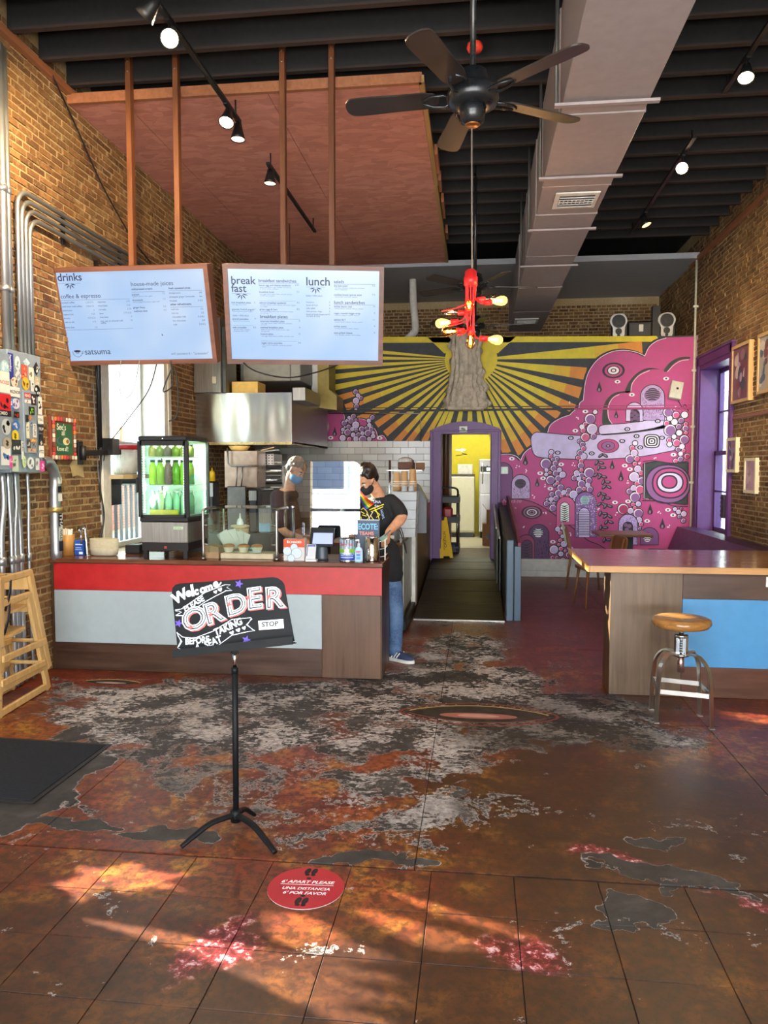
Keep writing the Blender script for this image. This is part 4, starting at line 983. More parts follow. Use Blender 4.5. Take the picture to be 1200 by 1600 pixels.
# ------------------------------------------------------------------ ceiling fans (three along the room, blades at rest)
M_FANB = plain('dark_fan_blade', '#2b2522', .4, var=.25, scale=6); M_FAND = plain('fan_housing_black', '#17191c', .3)
def fan(y, rz, label, zc=3.53, rod=True):
    t = thing('ceiling_fan', (-.035, y, zc), label, 'ceiling fan', 'ceiling fans along the room', 0)
    x = -.035
    B().cyl((x, y, zc + .10), (x, y, ZJ + .2), .016, n=10).build('down_rod', M_FAND, t)
    B().lathe([(.0, .14), (.03, .14), (.07, .12), (.085, .06), (.105, .04), (.13, .02), (.135, -.02), (.12, -.05), (.075, -.06), (.0, -.06)][::-1], (x, y, zc), 24).build('motor_housing', M_FAND, t)
    B().lathe([(0, -.145), (.03, -.145), (.058, -.135), (.066, -.09), (.07, -.06), (.0, -.06)], (x, y, zc), 20).build('switch_cup', M_FAND, t)
    B().lathe([(0, -.150), (.035, -.15), (.04, -.145), (0, -.144)], (x, y, zc), 16).build('cup_cap', plain('brass_cap', '#a8703c', .35, .8), t, label='brass cap')
    for k in range(5):
        a = rz + 2 * math.pi * k / 5; R = Matrix.Rotation(a, 3, 'Z') @ Matrix.Rotation(.20, 3, 'X')
        o = Vector((x, y, zc - .005)); f = Fr(o, R @ Vector((1, 0, 0)), R @ Vector((0, 1, 0)))
        B().prism(spline([(.20, -.05), (.40, -.062), (.60, -.068), (.655, -.05), (.67, 0), (.655, .05), (.60, .068), (.40, .062), (.20, .05)], 3, True), f, -.004, .004).build('blade', M_FANB, t)
        b = B()
        for sg in (-1, 1): b.tube([f.p(*q) for q in [(.10, sg * .015, -.008), (.15, sg * .045, -.012), (.21, sg * .04, -.010), (.26, sg * .012, -.008)]], .008, 6)
        b.build('blade_iron', M_FAND, t)
    return t
fan(4.10, math.radians(176), 'nearest dark ceiling fan with five blades hanging in front of the mauve duct')
fan(8.3, math.radians(10), 'second dark ceiling fan hanging right behind the red pendant lamp', 3.53)
fan(10.6, math.radians(-8), 'farthest dark ceiling fan hanging in front of the mural top', 3.53)
q = at(742, 62, 'z', ZJ - .02)
t = thing('fire_alarm', (q.x, q.y, ZJ - .12), 'small red round alarm hanging under a joist behind the fan rod', 'alarm')
B().lathe([(0, -.02), (.05, -.02), (.06, .0), (.055, .03), (0, .035)], (q.x, q.y, ZJ - .08), 18).build('red_dome', plain('alarm_red', '#d8402c', .4), t); B().cyl((q.x, q.y, ZJ - .05), (q.x, q.y, ZJ), .028).build('base', M_BLACK, t)

# ------------------------------------------------------------------ track lights
M_BULB = emit('halogen_face', '#ffe2b0', 22); M_BULBD = emit('halogen_face_aslant', '#ffd9a0', 5)
def track(name, x, y0, y1, z, label):
    t = thing(name, (x, y0, z), label, 'light track'); B().bb(x - .018, x + .018, y0, y1, z - .012, z + .012).build('rail', M_BLACK, t)
    for yy in (y0 + .1, y1 - .1): B().cyl((x, yy, z), (x, yy, min(ZJ, z + .3) if x > 0 or yy < 5.9 else ZO), .008, n=6).build('hanger', M_BLACK, t)
    return t
track('light_track', -1.99, 3.3, 6.40, 4.50, 'long black light track running in front of the red ceiling panel')
track('light_track', -1.99, 7.28, 9.42, 4.50, 'short black light track fixed under the red ceiling panel')
track('light_track', 1.97, 3.6, 6.72, 4.66, 'black light track over the bar, nearer the street')
track('light_track', 1.97, 7.55, 10.5, 4.66, 'black light track over the booth at the right rear')
def spot_lamp(pos, aim, label, power, cone=1.2, spot=True, facek=None, color=(1, .72, .42)):
    p = Vector(pos); d = (Vector(aim) - p).normalized(); t = thing('track_spotlight', tuple(p), label, 'spotlight', 'track spotlights')
    q = p + Vector((0, 0, -.10)); f0 = q + d * .02
    B().cyl(p, q, .010, n=8).box(p + Vector((0, 0, -.005)), (.03, .10, .02)).build('stem', M_BLACK, t)
    B().lathe([(.0, -.075), (.03, -.075), (.038, -.03), (.052, .02), (.062, .055), (.056, .055), (.046, .02), (.034, -.02), (.0, -.03)], q, 18, d).build('gimbal_shade', M_BLACK, t)
    B().lathe([(.0, .046), (.054, .048), (.054, .044), (.0, .040)], q, 18, d).build('bulb', M_BULB if facek is None else facek, t, label='lit bulb face')
    if spot:
        l = bpy.data.lights.new('spot', 'SPOT'); l.energy = power; l.spot_size = cone; l.spot_blend = .8; l.color = color; l.shadow_soft_size = .04
        lo = bpy.data.objects.new('spot', l); COL.objects.link(lo); lo.location = q + d * .075; lo.rotation_euler = d.to_track_quat('-Z', 'Y').to_euler()
spot_lamp((-1.99, 4.62, 4.49), (-3.35, 4.9, 3.2), 'track spotlight cut by the top edge of the picture', 260, 1.7)
spot_lamp((-1.99, 4.93, 4.49), (-.7, 1.5, 2.2), 'glaring round track spotlight turned to the street, upper left', 150, 1.5)
spot_lamp((-1.99, 6.08, 4.49), (-2.0, 5.3, 3.0), 'track spotlight tilted down over the left menu screen', 90, 1.3)
spot_lamp((-1.99, 6.36, 4.49), (-2.0, 6.2, 2.0), 'track spotlight at the rail end pointing straight down', 60, 1.2, facek=M_BULBD)
spot_lamp((-1.99, 7.36, 4.49), (-2.1, 7.3, 2.0), 'track spotlight hanging under the red panel between the posts', 60, 1.2, facek=M_BULBD)
spot_lamp((1.97, 6.18, 4.65), (1.6, 5.2, 2.5), 'track spotlight over the bar below the top right corner', 90, 1.4)
spot_lamp((1.97, 7.98, 4.65), (.9, 4.4, 2.0), 'glaring round track spotlight at the right', 90, 1.4)
spot_lamp((1.97, 9.66, 4.65), (2.6, 9.3, 3.0), 'farthest small track spotlight, right of the duct', 60, 1.4, facek=emit('amber_face', '#ffb060', 6))
# two added lamps, invented out of the picture to brighten the brick walls
spot_lamp((-1.99, 4.20, 4.49), (XL, 6.3, 3.2), 'added spotlight out of the picture, washing the left brick wall', 420, 1.5, color=(1, .70, .36))
spot_lamp((1.97, 4.70, 4.65), (XR, 8.7, 3.2), 'added spotlight out of the picture, washing the right brick wall', 1000, .75, color=(1, .70, .36))

# ------------------------------------------------------------------ red pendant with filament bulbs
PX, PY = -.062, 6.5
M_PRED = plain('pendant_red', '#e02a2c', .4, var=.05)
g = G('glowing_bulb'); em = g.N('ShaderNodeEmission'); em.inputs[0].default_value = (1, .56, .18, 1); em.inputs[1].default_value = .9; tp = g.N('ShaderNodeBsdfTransparent'); ad = g.N('ShaderNodeAddShader')
g.l.new(em.outputs[0], ad.inputs[0]); g.l.new(tp.outputs[0], ad.inputs[1]); g.l.new(ad.outputs[0], g.out.inputs[0]); M_LITB = g.mat
M_AMBER = glassm('amber_bulb_glass', '#ffe2b8', .08, .03); M_FIL = emit('filament', '#ff9a3c', 60); M_CLEARB = glassm('clear_bulb_glass', '#fff6e8', .12, .02)
pend = thing('pendant_lamp', (PX, PY, 2.66), 'red pendant cluster lamp with bare filament bulbs on many arms', 'pendant lamp')
ztop = 3.24
B().tube([(PX + .01, PY, ztop), (PX + .005, PY, 3.8), (PX + .0, PY, 4.4), (PX, PY, 5.02)], .007, 6).build('cord', plain('cloth_cord', '#8a8074', .7), pend, label='pale cloth cord')
B().lathe([(0, -.12), (.056, -.12), (.058, -.05), (.05, -.045), (.048, 0), (.034, .0), (.034, .012), (0, .012)], (PX, PY, ztop), 16).build('hub', M_PRED, pend)
arms = [  # start angle, drop, end point px, glow
    ((770, 467), 'clear', .1), ((783, 470), 'amber', .0), ((733, 476), 'front', -.2), ((703, 488), 'clear', .06), ((690, 505), 'amber', .0), ((700, 518), 'warm', -.08), ((735, 532), 'down', -.05), ((776, 531), 'amber', .02)]
for i, ((ax, ay), kind, dy) in enumerate(arms):
    e = at(ax, ay, 'y', PY + dy); a = 2 * math.pi * i / len(arms); rx, ry = .038 * math.cos(a), .038 * math.sin(a)
    side = 1 if e.x > PX + .02 else (-1 if e.x < PX - .02 else 0)
    if kind == 'front': dirv = Vector((0, -1, .1)); s0 = e - dirv * .16
    elif kind == 'down': dirv = Vector((0, -.35, -1)).normalized(); s0 = e - dirv * .12
    else: dirv = Vector((side, .4 * dy / .1, .10 if ay < 500 else -.1)).normalized(); s0 = e - dirv * .14
    B().tube(spline([(PX + rx, PY + ry, ztop - .1), (PX + rx, PY + ry, (ztop + s0.z) / 2), (PX + rx * 1.1, PY + ry * 1.1, s0.z + .06), tuple(s0 - dirv * .03 + Vector((0, 0, .004))), tuple(s0)], 4), .0065, 6).build('arm', M_PRED, pend)
    B().cyl(s0, s0 + dirv * .065, .021, .023, 14).build('socket', M_PRED, pend)
    bu = B().lathe([(.012, .0), (.015, .012), (.032, .045), (.041, .08), (.038, .108), (.022, .128), (0, .134)], s0 + dirv * .06, 16, dirv).build('bulb', M_CLEARB if kind == 'clear' else (M_LITB if kind == 'amber' else M_AMBER), pend, label='clear unlit bulb' if kind == 'clear' else 'glowing filament bulb')
    c = s0 + dirv * .125; n1 = dirv.orthogonal().normalized()
    if kind == 'clear': B().tube([c - dirv * .05, c - dirv * .02 + n1 * .008, c + dirv * .02 + n1 * .008], .0015, 5).build('filament', M_STEEL, bu)
    else:
        bf = B()
        for k in range(4):
            ang = math.pi / 2 * k; v = n1 * math.cos(ang) + dirv.cross(n1) * math.sin(ang); bf.tube([c - dirv * .045 + v * .005, c + dirv * .025 + v * .012], .0028 if kind != 'amber' else .005, 5)
        bf.build('filament', M_FIL, bu)
        if kind == 'amber':
            l = bpy.data.lights.new('bulb_glow', 'POINT'); l.energy = 6; l.color = (1, .55, .22); l.shadow_soft_size = .03; lo = bpy.data.objects.new('bulb_glow', l); COL.objects.link(lo); lo.location = s0 + dirv * .22
for k in range(5):
    a = 2 * math.pi * k / 5 + .3; s0 = Vector((PX + .034 * math.cos(a), PY + .034 * math.sin(a), 2.80)); tip = [(690, 486), (688, 512), (714, 480), (714, 525), (737, 533)][k]; e = at(*tip, 'y', PY)
    B().tube(spline([(s0.x, s0.y, ztop - .1), (s0.x, s0.y, e.z + .1), (PX + (e.x - PX) * .35, PY, e.z + .03), tuple(e)], 4), .0055, 6).build('arm', M_PRED, pend)

# ------------------------------------------------------------------ menu screens on wooden posts
def screen_panel(name, tl, tr_, bl, br, ytop, ybot, label, yaw=0.0):
    """boxed screen: front outline given by its four corners"""
    P = [Vector(p) for p in (tl, tr_, br, bl)]
    u = ((P[1] - P[0]) + (P[2] - P[3])).normalized(); w = ((P[0] - P[3]) + (P[1] - P[2])); v = (w - u * w.dot(u)).normalized()
    W = ((P[1] - P[0]).length + (P[2] - P[3]).length) / 2; H = w.length / 2; ctr = sum(P, Vector()) / 4
    f = Fr(ctr - u * W / 2 - v * H / 2, u, v)
    t = thing(name, tuple(ctr - v * H / 2), label, 'menu screen', 'menu screens over the counter')
    fw = .036
    B().prism([(0, 0), (W, 0), (W, H), (0, H)], f, -.12, .012, [[(fw, fw), (W - fw, fw), (W - fw, H - fw), (fw, H - fw)]]).build('frame', M_MENUWOOD, t)
    B().prism([(fw, fw), (W - fw, fw), (W - fw, H - fw), (fw, H - fw)], f, -.11, -.004).build('screen', M_SCREEN, t, label='lit pale blue screen')
    b = B(); c = f.p(W / 2, H / 2, -.12); b.bar(f.p(W * .3, H * .62, -.15), f.p(W * .7, H * .62, -.15), .04, .04)
    for q in (.3, .7): b.bar(f.p(W * q, H * .25, -.135), f.p(W * q, H * .95, -.135), .05, .03)
    b.build('rear_bracket', M_BLACK, t)
    return t, f, W, H
gs = G('menu_screen'); gtc = gs.obj(); nn = gs.noise(gtc, 1.3, 2)
cs = gs.mix(gs.ss(nn, .35, .7), lin('#a9cdf6'), lin('#d3e6fd')); gs.put(gs.p.inputs['Base Color'], (.02, .02, .03)); gs.put(gs.p.inputs['Emission Color'], cs); gs.p.inputs['Emission Strength'].default_value = .80; gs.p.inputs['Roughness'].default_value = .25
M_SCREEN = gs.mat
YS = 5.93
t1, f1, W1_, H1_ = screen_panel('menu_screen', at(80, 418, 'y', YS), at(324, 413, 'y', YS + .04), at(104, 572, 'y', YS + .23), at(340, 566, 'y', YS + .27), 0, 0, 'left framed menu screen headed drinks, hung on two posts')
t2, f2, W2_, H2_ = screen_panel('menu_screen', at(347, 412, 'y', YS - .19), at(600, 416, 'y', YS), at(356, 568, 'y', YS + .02), at(598, 571, 'y', YS + .21), 0, 0, 'right framed menu screen headed breakfast and lunch, hung on two posts')
NAVY = '#20264e'; GRY = '#4a5a80'
def sunmark(pt, x, y, s, col=NAVY):
    for k, a in enumerate((-1.35, -.7, 0, .7, 1.35)):
        pt.stroke([(x + s * .25 * math.sin(a), y - s * .2 * math.cos(a)), (x + s * .6 * math.sin(a), y - s * .55 * math.cos(a)), (x + s * math.sin(a), y - s * .95 * math.cos(a))], [s * .10, s * .2, s * .04], col)
def menu_map(ox, oy, sx, f, W, H, corners):
    # bilinear from survey pixels to the panel's own plane
    def g(px, py):
        d = _Rm @ Vector(((px - 600) / 1200, (800 - py) / 1200, -1.0)); o = Vector((0, 0, CAM_H)); k = (f.o - o).dot(f.n) / d.dot(f.n); p = o + d * k - f.o
        return p.dot(f.u), p.dot(f.v)
    return g
g1 = menu_map(0, 0, 0, f1, 0, 0, 0); g2 = menu_map(0, 0, 0, f2, 0, 0, 0)
PXS = YS / 1200
def mk(g, ox, oy, s): return lambda x, y: g(ox + x / s, oy + y / s)
m1 = mk(g1, 80, 410, 4.528); m2 = mk(g2, 345, 405, 4.615)
pt = Pt(f1, .0004); pt.t = -.0032
def tx(m, s, txt, x, y, h, col=NAVY, **k): pt.text(txt, *m(x, y), h * 1.28 / s * PXS, col, **k)
def rule(m, x0, y0, x1, y1, w=.0022, col=GRY): pt.stroke([m(x0, y0), m(x1, y1)], w, col)
rnd = random.Random(5)
s1 = 4.528
tx(m1, s1, 'drinks', 44, 132, 60, bold=.012); rule(m1, 46, 152, 205, 147); sunmark(pt, *m1(130, 152), .048)
tx(m1, s1, 'coffee & espresso', 66, 256, 34); rule(m1, 66, 270, 552, 258)
tx(m1, s1, 'house-made juices', 562, 168, 34); rule(m1, 568, 210, 802, 206)
tx(m1, s1, 'cold-pressed organic', 566, 196, 15, bold=.02); tx(m1, s1, 'fresh squeezed juices', 830, 190, 15, bold=.02); rule(m1, 830, 200, 1066, 196); tx(m1, s1, 'other refreshments', 842, 304, 16, bold=.02); rule(m1, 842, 318, 1074, 312)
for i, (w, p) in enumerate([('brewed coffee', '2.25/2.75'), ('cold brew iced coffee', '3.50/4.75'), ('americano', '3'), ('cappuccino', '4.25'), ('mocha', '4.25/5.25'), ('cafe au lait', '4.75')]):
    y = 292 + 27.5 * i; tx(m1, s1, w, 70 + i * 5, y, 14); tx(m1, s1, p, 298 + i * 4, y - 5, 13, GRY, align='RIGHT')
for i, (w, p) in enumerate([('espresso', '2.75'), ('macchiato', '3.25'), ('cortado', '3.75'), ('latte', '3.75/4.25'), ('chai latte', '4'), ('soy, oat, or almond milk', '.75')]):
    y = 286 + 27 * i; tx(m1, s1, w, 328 + i * 4, y, 14); tx(m1, s1, p, 556 + i * 4, y - 6, 13, GRY, align='RIGHT')
tx(m1, s1, 'coffee', 350, 434, 14); tx(m1, s1, 'extra shot', 98, 467, 14); tx(m1, s1, '1.5', 308, 464, 13); rule(m1, 108, 480, 580, 467)
for i, (w, d, p) in enumerate([('popeye', 'spinach, lemon, kale, apple', '7.5'), ('brunswick', 'carrot, grapefruit, lemon, apple with', '7.5'), ('ginger fixup', '', '3.5'), ('wellness shot', '', '4.5')]):
    y = (234, 274, 326, 352)[i]; tx(m1, s1, w, 570 + i * 5, y, 15, bold=.01); tx(m1, s1, p, 804 + i * 4, y - 10, 14, GRY, align='RIGHT')
    if d: tx(m1, s1, d, 574 + i * 4, y + 12, 11, GRY)
for i, (w, p) in enumerate([('orange juice', '4/6'), ('pineapple ginger lemonade', '4/6'), ('limeade', '3.5/5')]): tx(m1, s1, w, 832 + 3 * i, 222 + 28 * i, 14); tx(m1, s1, p, 1066 + 3 * i, 218 + 28 * i, 14, align='RIGHT')
for i, (w, p) in enumerate([('iced tea', '2.5'), ('hot tea', '2.5'), ('chocolate milk', '3.5/4.5'), ('hot chocolate', '3/4'), ('milk', '2.5/3.5')]): tx(m1, s1, w, 848 + 4 * i, 338 + 27 * i, 14); tx(m1, s1, p, 1076 + 4 * i, 334 + 27 * i, 14, align='RIGHT')
tx(m1, s1, 'satsuma', 238, 652, 50, '#1c2038'); cupc = m1(184, 630); pt.stroke([(cupc[0] + .042 * math.cos(a), cupc[1] + .046 * math.sin(a)) for a in [math.pi + math.pi * k / 14 for k in range(15)]], .003, '#1c2038')
pt.ell(cupc[0], cupc[1] + .002, .032, .008, '#1c1438', 16); sunmark(pt, cupc[0], cupc[1] - .004, .022); pt.stroke([(cupc[0] + .042, cupc[1] - .002), (cupc[0] + .056, cupc[1] + .004), (cupc[0] + .056, cupc[1] - .014), (cupc[0] + .038, cupc[1] - .02)], .003, '#1c2038')
tx(m1, s1, 'wifi password - "zzeeeeen"', 848, 655, 21, GRY); pt.fill([m1(780, 504), m1(790, 514), m1(784, 522)], '#20243a')
pt.build('lettering', M_PRINT, t1)
pt = Pt(f2, .0004); pt.t = -.0032; s2 = 4.615
tx(m2, s2, 'break', 72, 178, 60, bold=.012); tx(m2, s2, 'fast', 76, 235, 60, bold=.012); rule(m2, 76, 247, 216, 250); sunmark(pt, *m2(148, 250), .048)
tx(m2, s2, 'lunch', 612, 188, 64, bold=.012); rule(m2, 612, 200, 752, 203); sunmark(pt, *m2(684, 206), .048)
for w, x, y, x1 in (('breakfast sandwiches', 270, 165, 564), ('breakfast plates', 282, 424, 570), ('salads', 814, 172, 1112), ('lunch sandwiches', 816, 322, 1112)): tx(m2, s2, w, x, y, 25, bold=.01); rule(m2, x, y + 8, x1, y + 10)
def entry(x, y, head, lines, x1, price=None):
    tx(m2, s2, head, x, y, 14, bold=.01)
    for k, l in enumerate(lines): tx(m2, s2, l, x + 6, y + 13 + 12 * k, 10, GRY)
    if price: tx(m2, s2, price, x1, y, 13, align='RIGHT')
entry(274, 193, 'bacon egg and cheese sandwich', ['applewood bacon, egg, cheddar on focaccia', 'or whole wheat, croissant'], 564, '6.75'); entry(276, 242, 'breakfast bowl', ['two eggs, black beans, salsa, avocado, greens', 'tortillas and cheddar'], 566, '7.5')
entry(278, 320, 'salmon breakfast sandwich', ['smoked salmon, cream cheese, red onion, capers', 'on a bagel'], 568, '9.5'); entry(280, 367, 'green eggs & ham', ['scrambled egg, pesto, ham, provolone cheese', 'on ciabatta'], 568, '8.5'); rule(m2, 276, 300, 540, 303, .0014)
entry(284, 452, 'american breakfast plate', ['two eggs, bacon, toast, fresh fruit, potatoes', 'and jam'], 572, '9'); entry(285, 498, 'oatmeal breakfast plate', ['steel cut oats, fruit, honey, brown sugar', 'and granola'], 573, '6'); entry(287, 545, 'huevos plate', ['two eggs, black beans, tortillas, avocado, salsa'], 574, '10'); rule(m2, 288, 590, 548, 593, .0014); entry(292, 610, 'vegan curry scramble', ['tofu, curried vegetables, potatoes, spinach', 'toast'], 578, '9.5')
entry(76, 318, 'kids breakfast plate', ['one egg, toast, fruit'], 248, '5'); entry(80, 367, 'granola, fruit & yogurt', ['house granola, greek yogurt'], 250, '7'); tx(m2, s2, 'DAILY SPECIALS', 84, 412, 13); entry(82, 436, 'special pancakes', ['seasonal fruit and syrup'], 252, '9'); rule(m2, 86, 478, 236, 480, .0014); entry(86, 498, 'tofu scramble', ['spinach, onion, peppers', 'potatoes, salsa, toast'], 254, '8.5')
tx(m2, s2, 'DAILY SPECIALS', 614, 270, 13)
for i, (w, p) in enumerate([('hummus', '5'), ('bowl of fruit', '4'), ('side salad', '4'), ('side potato chips', '2'), ('bowl of black beans w/', '4.5')]): tx(m2, s2, w, 616, 315 + 22 * i, 13); tx(m2, s2, p, 788, 316 + 22 * i, 12, align='RIGHT')
tx(m2, s2, 'avocado & salsa', 618, 415, 12)
for i, (w, ls, p, y) in enumerate([('the kale salad', ['raw kale, almonds, cranberries, parmesan', 'lemon vinaigrette'], '9.5', 198), ('mediterranean quinoa salad', ['quinoa, feta, cucumber, tomato'], '9.5', 262), ('turkey bacon club', ['turkey, bacon, avocado, lettuce, tomato'], '10', 347), ('vegan roasted veggie wrap', ['hummus, peppers, squash, spinach'], '9', 395), ('salmon BLT', ['smoked salmon, bacon, lettuce, tomato'], '11', 443), ('turkey pesto', ['turkey, provolone, pesto, ciabatta'], '9', 490), ('tuna grilled cheese', ['tuna, cheddar, tomato, whole wheat'], '9', 537)]): entry(816, y, w, ls, 1112, p)
pt.build('lettering', M_PRINT, t2)
for i, (px, tgt) in enumerate(((205, 'left'), (278, 'left'), (443, 'right'), (519, 'right'))):
    p = at(px, 300, 'y', 6.13); nm = 'outer' if i in (0, 3) else 'inner'
    po = thing('hanging_post', (p.x, 6.13, 3.1), ['leftmost wooden post holding up the drinks screen', 'second wooden post from the left, holding the drinks screen', 'third wooden post, holding the left of the breakfast screen', 'rightmost wooden post, beside the breakfast screen right half'][i], 'post', 'wooden posts carrying the menu screens')
    B().bb(p.x - .022, p.x + .022, 6.10, 6.163, 2.98, ZJ + .22, .003).build('timber', M_POSTWOOD, po)
    bb = B()
    for z in (ZJ + .05, ZJ + .13): bb.ball((p.x, 6.098, z), (.009, .006, .009), 8, 5)
    bb.build('bolt', M_STEEL, po)

# ------------------------------------------------------------------ left wall: window, pipes, fuse boxes, sign
def lw(px, py, off=0.0): return at(px, py, 'x', XL + off)
M_WINW = plain('window_cream_paint', '#cfcfc4', .5)
y0, y1, z0, z1 = W1[0], W1[1], W1[2], W1[3]
b = B().bb(XL - .30, XL + .025, y0 - .02, y0 + .07, z0, z1, .004).bb(XL - .30, XL + .025, y1 - .07, y1 + .02, z0, z1, .004).bb(XL - .30, XL + .025, y0, y1, z1 - .06, z1 + .03).bb(XL - .30, XL + .06, y0 - .03, y1 + .03, z0 - .04, z0)
b.bb(XL - .02, XL + .035, y0 - .10, y0 - .02, z0 - .04, z1 + .08, .004).bb(XL - .02, XL + .035, y1 + .02, y1 + .10, z0 - .04, z1 + .08, .004)
w_1 = b.build('window_1', M_WINW, kind='structure')
b = B()
for z in (z0 + .03, (z0 + z1) / 2, z1 - .09): b.bb(XL - .27, XL - .23, y0 + .07, y1 - .07, z - .025, z + .025)
for y in (y0 + .09, y1 - .09): b.bb(XL - .27, XL - .23, y - .02, y + .02, z0, z1)
b.build('sash', M_WINW, w_1); B().bb(XL - .252, XL - .248, y0 + .07, y1 - .07, z0 + .03, z1 - .09).build('pane', M_GLASS, w_1)
# alley outside: rendered house over a brick base with a slat fence
M_STUC = plain('pale_render', '#e6dcc8', .8, var=.05)
ab = thing('alley_building', (-9, 14, 0), 'pale rendered building with brick base seen through the left window', 'building')
B().bb(-9.3, -8.7, 8.0, 27, 2.3, 4.45).build('rendered_wall', M_STUC, ab)
bw = B().bb(-9.3, -8.72, 8.0, 27, 0, 2.3).build('brick_base', M_MORTAR, ab)
st = B(); row = 0; z = .1
while z < 2.25:
    y = 13.0 + (.1 if row % 2 else 0)
    while y < 26: st.bb(-8.73, -8.7, y, y + .19, z, z + .055); y += .2
    z += .066; row += 1
st.build('brickwork', plain('red_alley_brick', '#9a5a44', .8, var=.3, scale=6), ab, kind='stuff')
for y in (15.2, 16.6, 18.0, 19.4, 20.8, 22.2):
    o = B().bb(-8.7, -8.64, y, y + .95, 1.3, 2.6).build('window_frame', plain('orange_window_wood', '#b8703c', .6), ab); B().bb(-8.64, -8.63, y + .12, y + .83, 1.42, 2.48).build('pane', plain('sky_window_glass', '#9ab4d8', .15), o)
fn = thing('alley_fence', (-4.9, 9.5, 0), 'dark slat fence in the alley behind the window', 'fence')
for k in range(30):
    y = 8.2 + k * .16; B().bb(-4.92, -4.89, y, y + .04, 0, 1.38).build('slat', M_BLACK, fn)
for z in (.5, 1.36): B().bb(-4.94, -4.90, 8.1, 13.1, z, z + .05).build('rail', M_BLACK, fn)
B().bb(-12, XL - .3, -4, 28, -.1, 0).build('alley_ground', plain('alley_paving', '#a8a49a', .9), kind='structure')
B().bb(-30, 30, -16, YF - .2, -.12, -.02).build('street_ground', plain('street_asphalt', '#8a8a88', .9), kind='structure')
# white clapboard house across the street (the shield mirrors it)
hs = thing('clapboard_house', (0, -9.3, 0), 'white clapboard house across the street, mirrored in the counter shield', 'building')
M_CLAP = plain('white_clapboard', '#eef2f4', .6, var=.03)
B().bb(-9, 9, -9.6, -9.3, 0, 6.5).build('wall', M_CLAP, hs)
for k in range(30): B().bar((-9, -9.29, .2 + .2 * k), (9, -9.29, .2 + .2 * k), .02, .025).build('clapboard', M_CLAP, hs)
for wx in (-4.2, -1.2, 2.2, 5.0):
    wo_ = B().bb(wx - .6, wx + .6, -9.28, -9.24, 1.5, 3.9).build('window_frame', M_WHITE, hs); B().bb(wx - .48, wx + .48, -9.238, -9.23, 1.62, 3.78).build('pane', plain('dark_window_glass', '#2a3c54', .1), wo_)
B().bb(-9, 9, -9.28, -9.2, .9, 1.0).build('rail', plain('blue_rail', '#3a5a8a', .5), hs)
# wood shelf in the window with a basket pot
sy = lw(197, 742); t = thing('window_shelf', (XL - .05, 7.1, sy.z - .05), 'live edge wooden shelf on a black bracket across the left window', 'shelf')
B().prism(spline([(XL - .22, 6.80), (XL - .22, 7.55), (XL + .10, 7.52), (XL + .18, 7.2), (XL + .13, 6.82)], 3, True), Fr((0, 0, sy.z - .015), (1, 0, 0), (0, 1, 0)), -.02, .02).build('slab', plain('live_edge_slab', '#a08c64', .5), t)
B().bb(XL - .2, XL + .06, 6.9, 6.94, sy.z - .09, sy.z - .036).bb(XL - .2, XL + .06, 7.35, 7.39, sy.z - .09, sy.z - .036).bb(XL - .205, XL - .17, 6.9, 7.39, sy.z - .30, sy.z - .06).build('bracket', M_BLACK, t)
zt_ = sy.z + .007
t = thing('ribbed_basket', (XL - .02, 7.18, zt_), 'ribbed white basket with a red rim on the window shelf', 'basket')
B().lathe([(.0, 0), (.10, 0), (.125, .08), (.15, .24), (.14, .24), (.11, .08), (.0, .02)], (XL - .02, 7.18, zt_), 26).build('basket_body', plain('basket_white', '#c8c6ba', .6), t)
B().lathe([(.146, .235), (.158, .24), (.158, .28), (.146, .285), (.14, .24)], (XL - .02, 7.18, zt_), 26).build('rim', M_RED, t, label='red rim')
b = B()
for k in range(26): a = 2 * math.pi * k / 26; b.tube([(XL - .02 + .103 * math.cos(a), 7.18 + .103 * math.sin(a), zt_), (XL - .02 + .152 * math.cos(a), 7.18 + .152 * math.sin(a), zt_ + .24)], .004, 5)
b.build('rib', plain('basket_white', '#c8c6ba', .6), t)
# steel conduits: two tall at the picture edge, a bundle of four that bends along the wall
def pipe_thing(name, pts, r, label, m=M_GALV, cat='pipe', group=None, couplers=()):
    b = B().tube(pts, r, 10); t = b.build(name, m, label=label, cat=cat, group=group)
    for c in couplers:
        B().cyl((c[0], c[1], c[2] - .02), (c[0], c[1], c[2] + .02), r * 1.35, n=12).build('coupling', m, t)
    return t
for i, px in enumerate((3, 11)):
    p = lw(px, 300, .03); pipe_thing('conduit', [(XL + .035, p.y, 4.6), (XL + .035, p.y, 2.45)], .020 if i else .028, ['thick vertical steel pipe at the left picture edge', 'thin vertical steel pipe just right of the picture edge pipe'][i], couplers=[(XL + .035, p.y, 3.6), (XL + .035, p.y, 2.9)])
wc = ['outermost and topmost', 'second from the top', 'third from the top', 'innermost and lowest']
for k in range(4):
    a = lw(29 + 6 * k, 545, .03); zz = 3.66 - .055 * k; yv = a.y; R = .14
    pts = [(XL + .05, yv, 2.40), (XL + .05, yv, zz - R)] + [(XL + .05, yv + R - R * math.cos(t_), zz - R + R * math.sin(t_)) for t_ in [math.pi / 2 * j / 6 for j in range(1, 7)]] + [(XL + .05, 8.6, zz)]
    pipe_thing('conduit', pts, .018, 'steel conduit bending along the brick, ' + wc[k] + ' of the bundle of four')
for yy in (6.05, 7.05): B().bb(XL + .013, XL + .03, yy - .02, yy + .02, 3.44, 3.70).build('pipe_clamp', M_BLACK, label='black strut behind the bent conduit bundle, ' + ('nearer one' if yy < 7 else 'farther one'), cat='clamp')
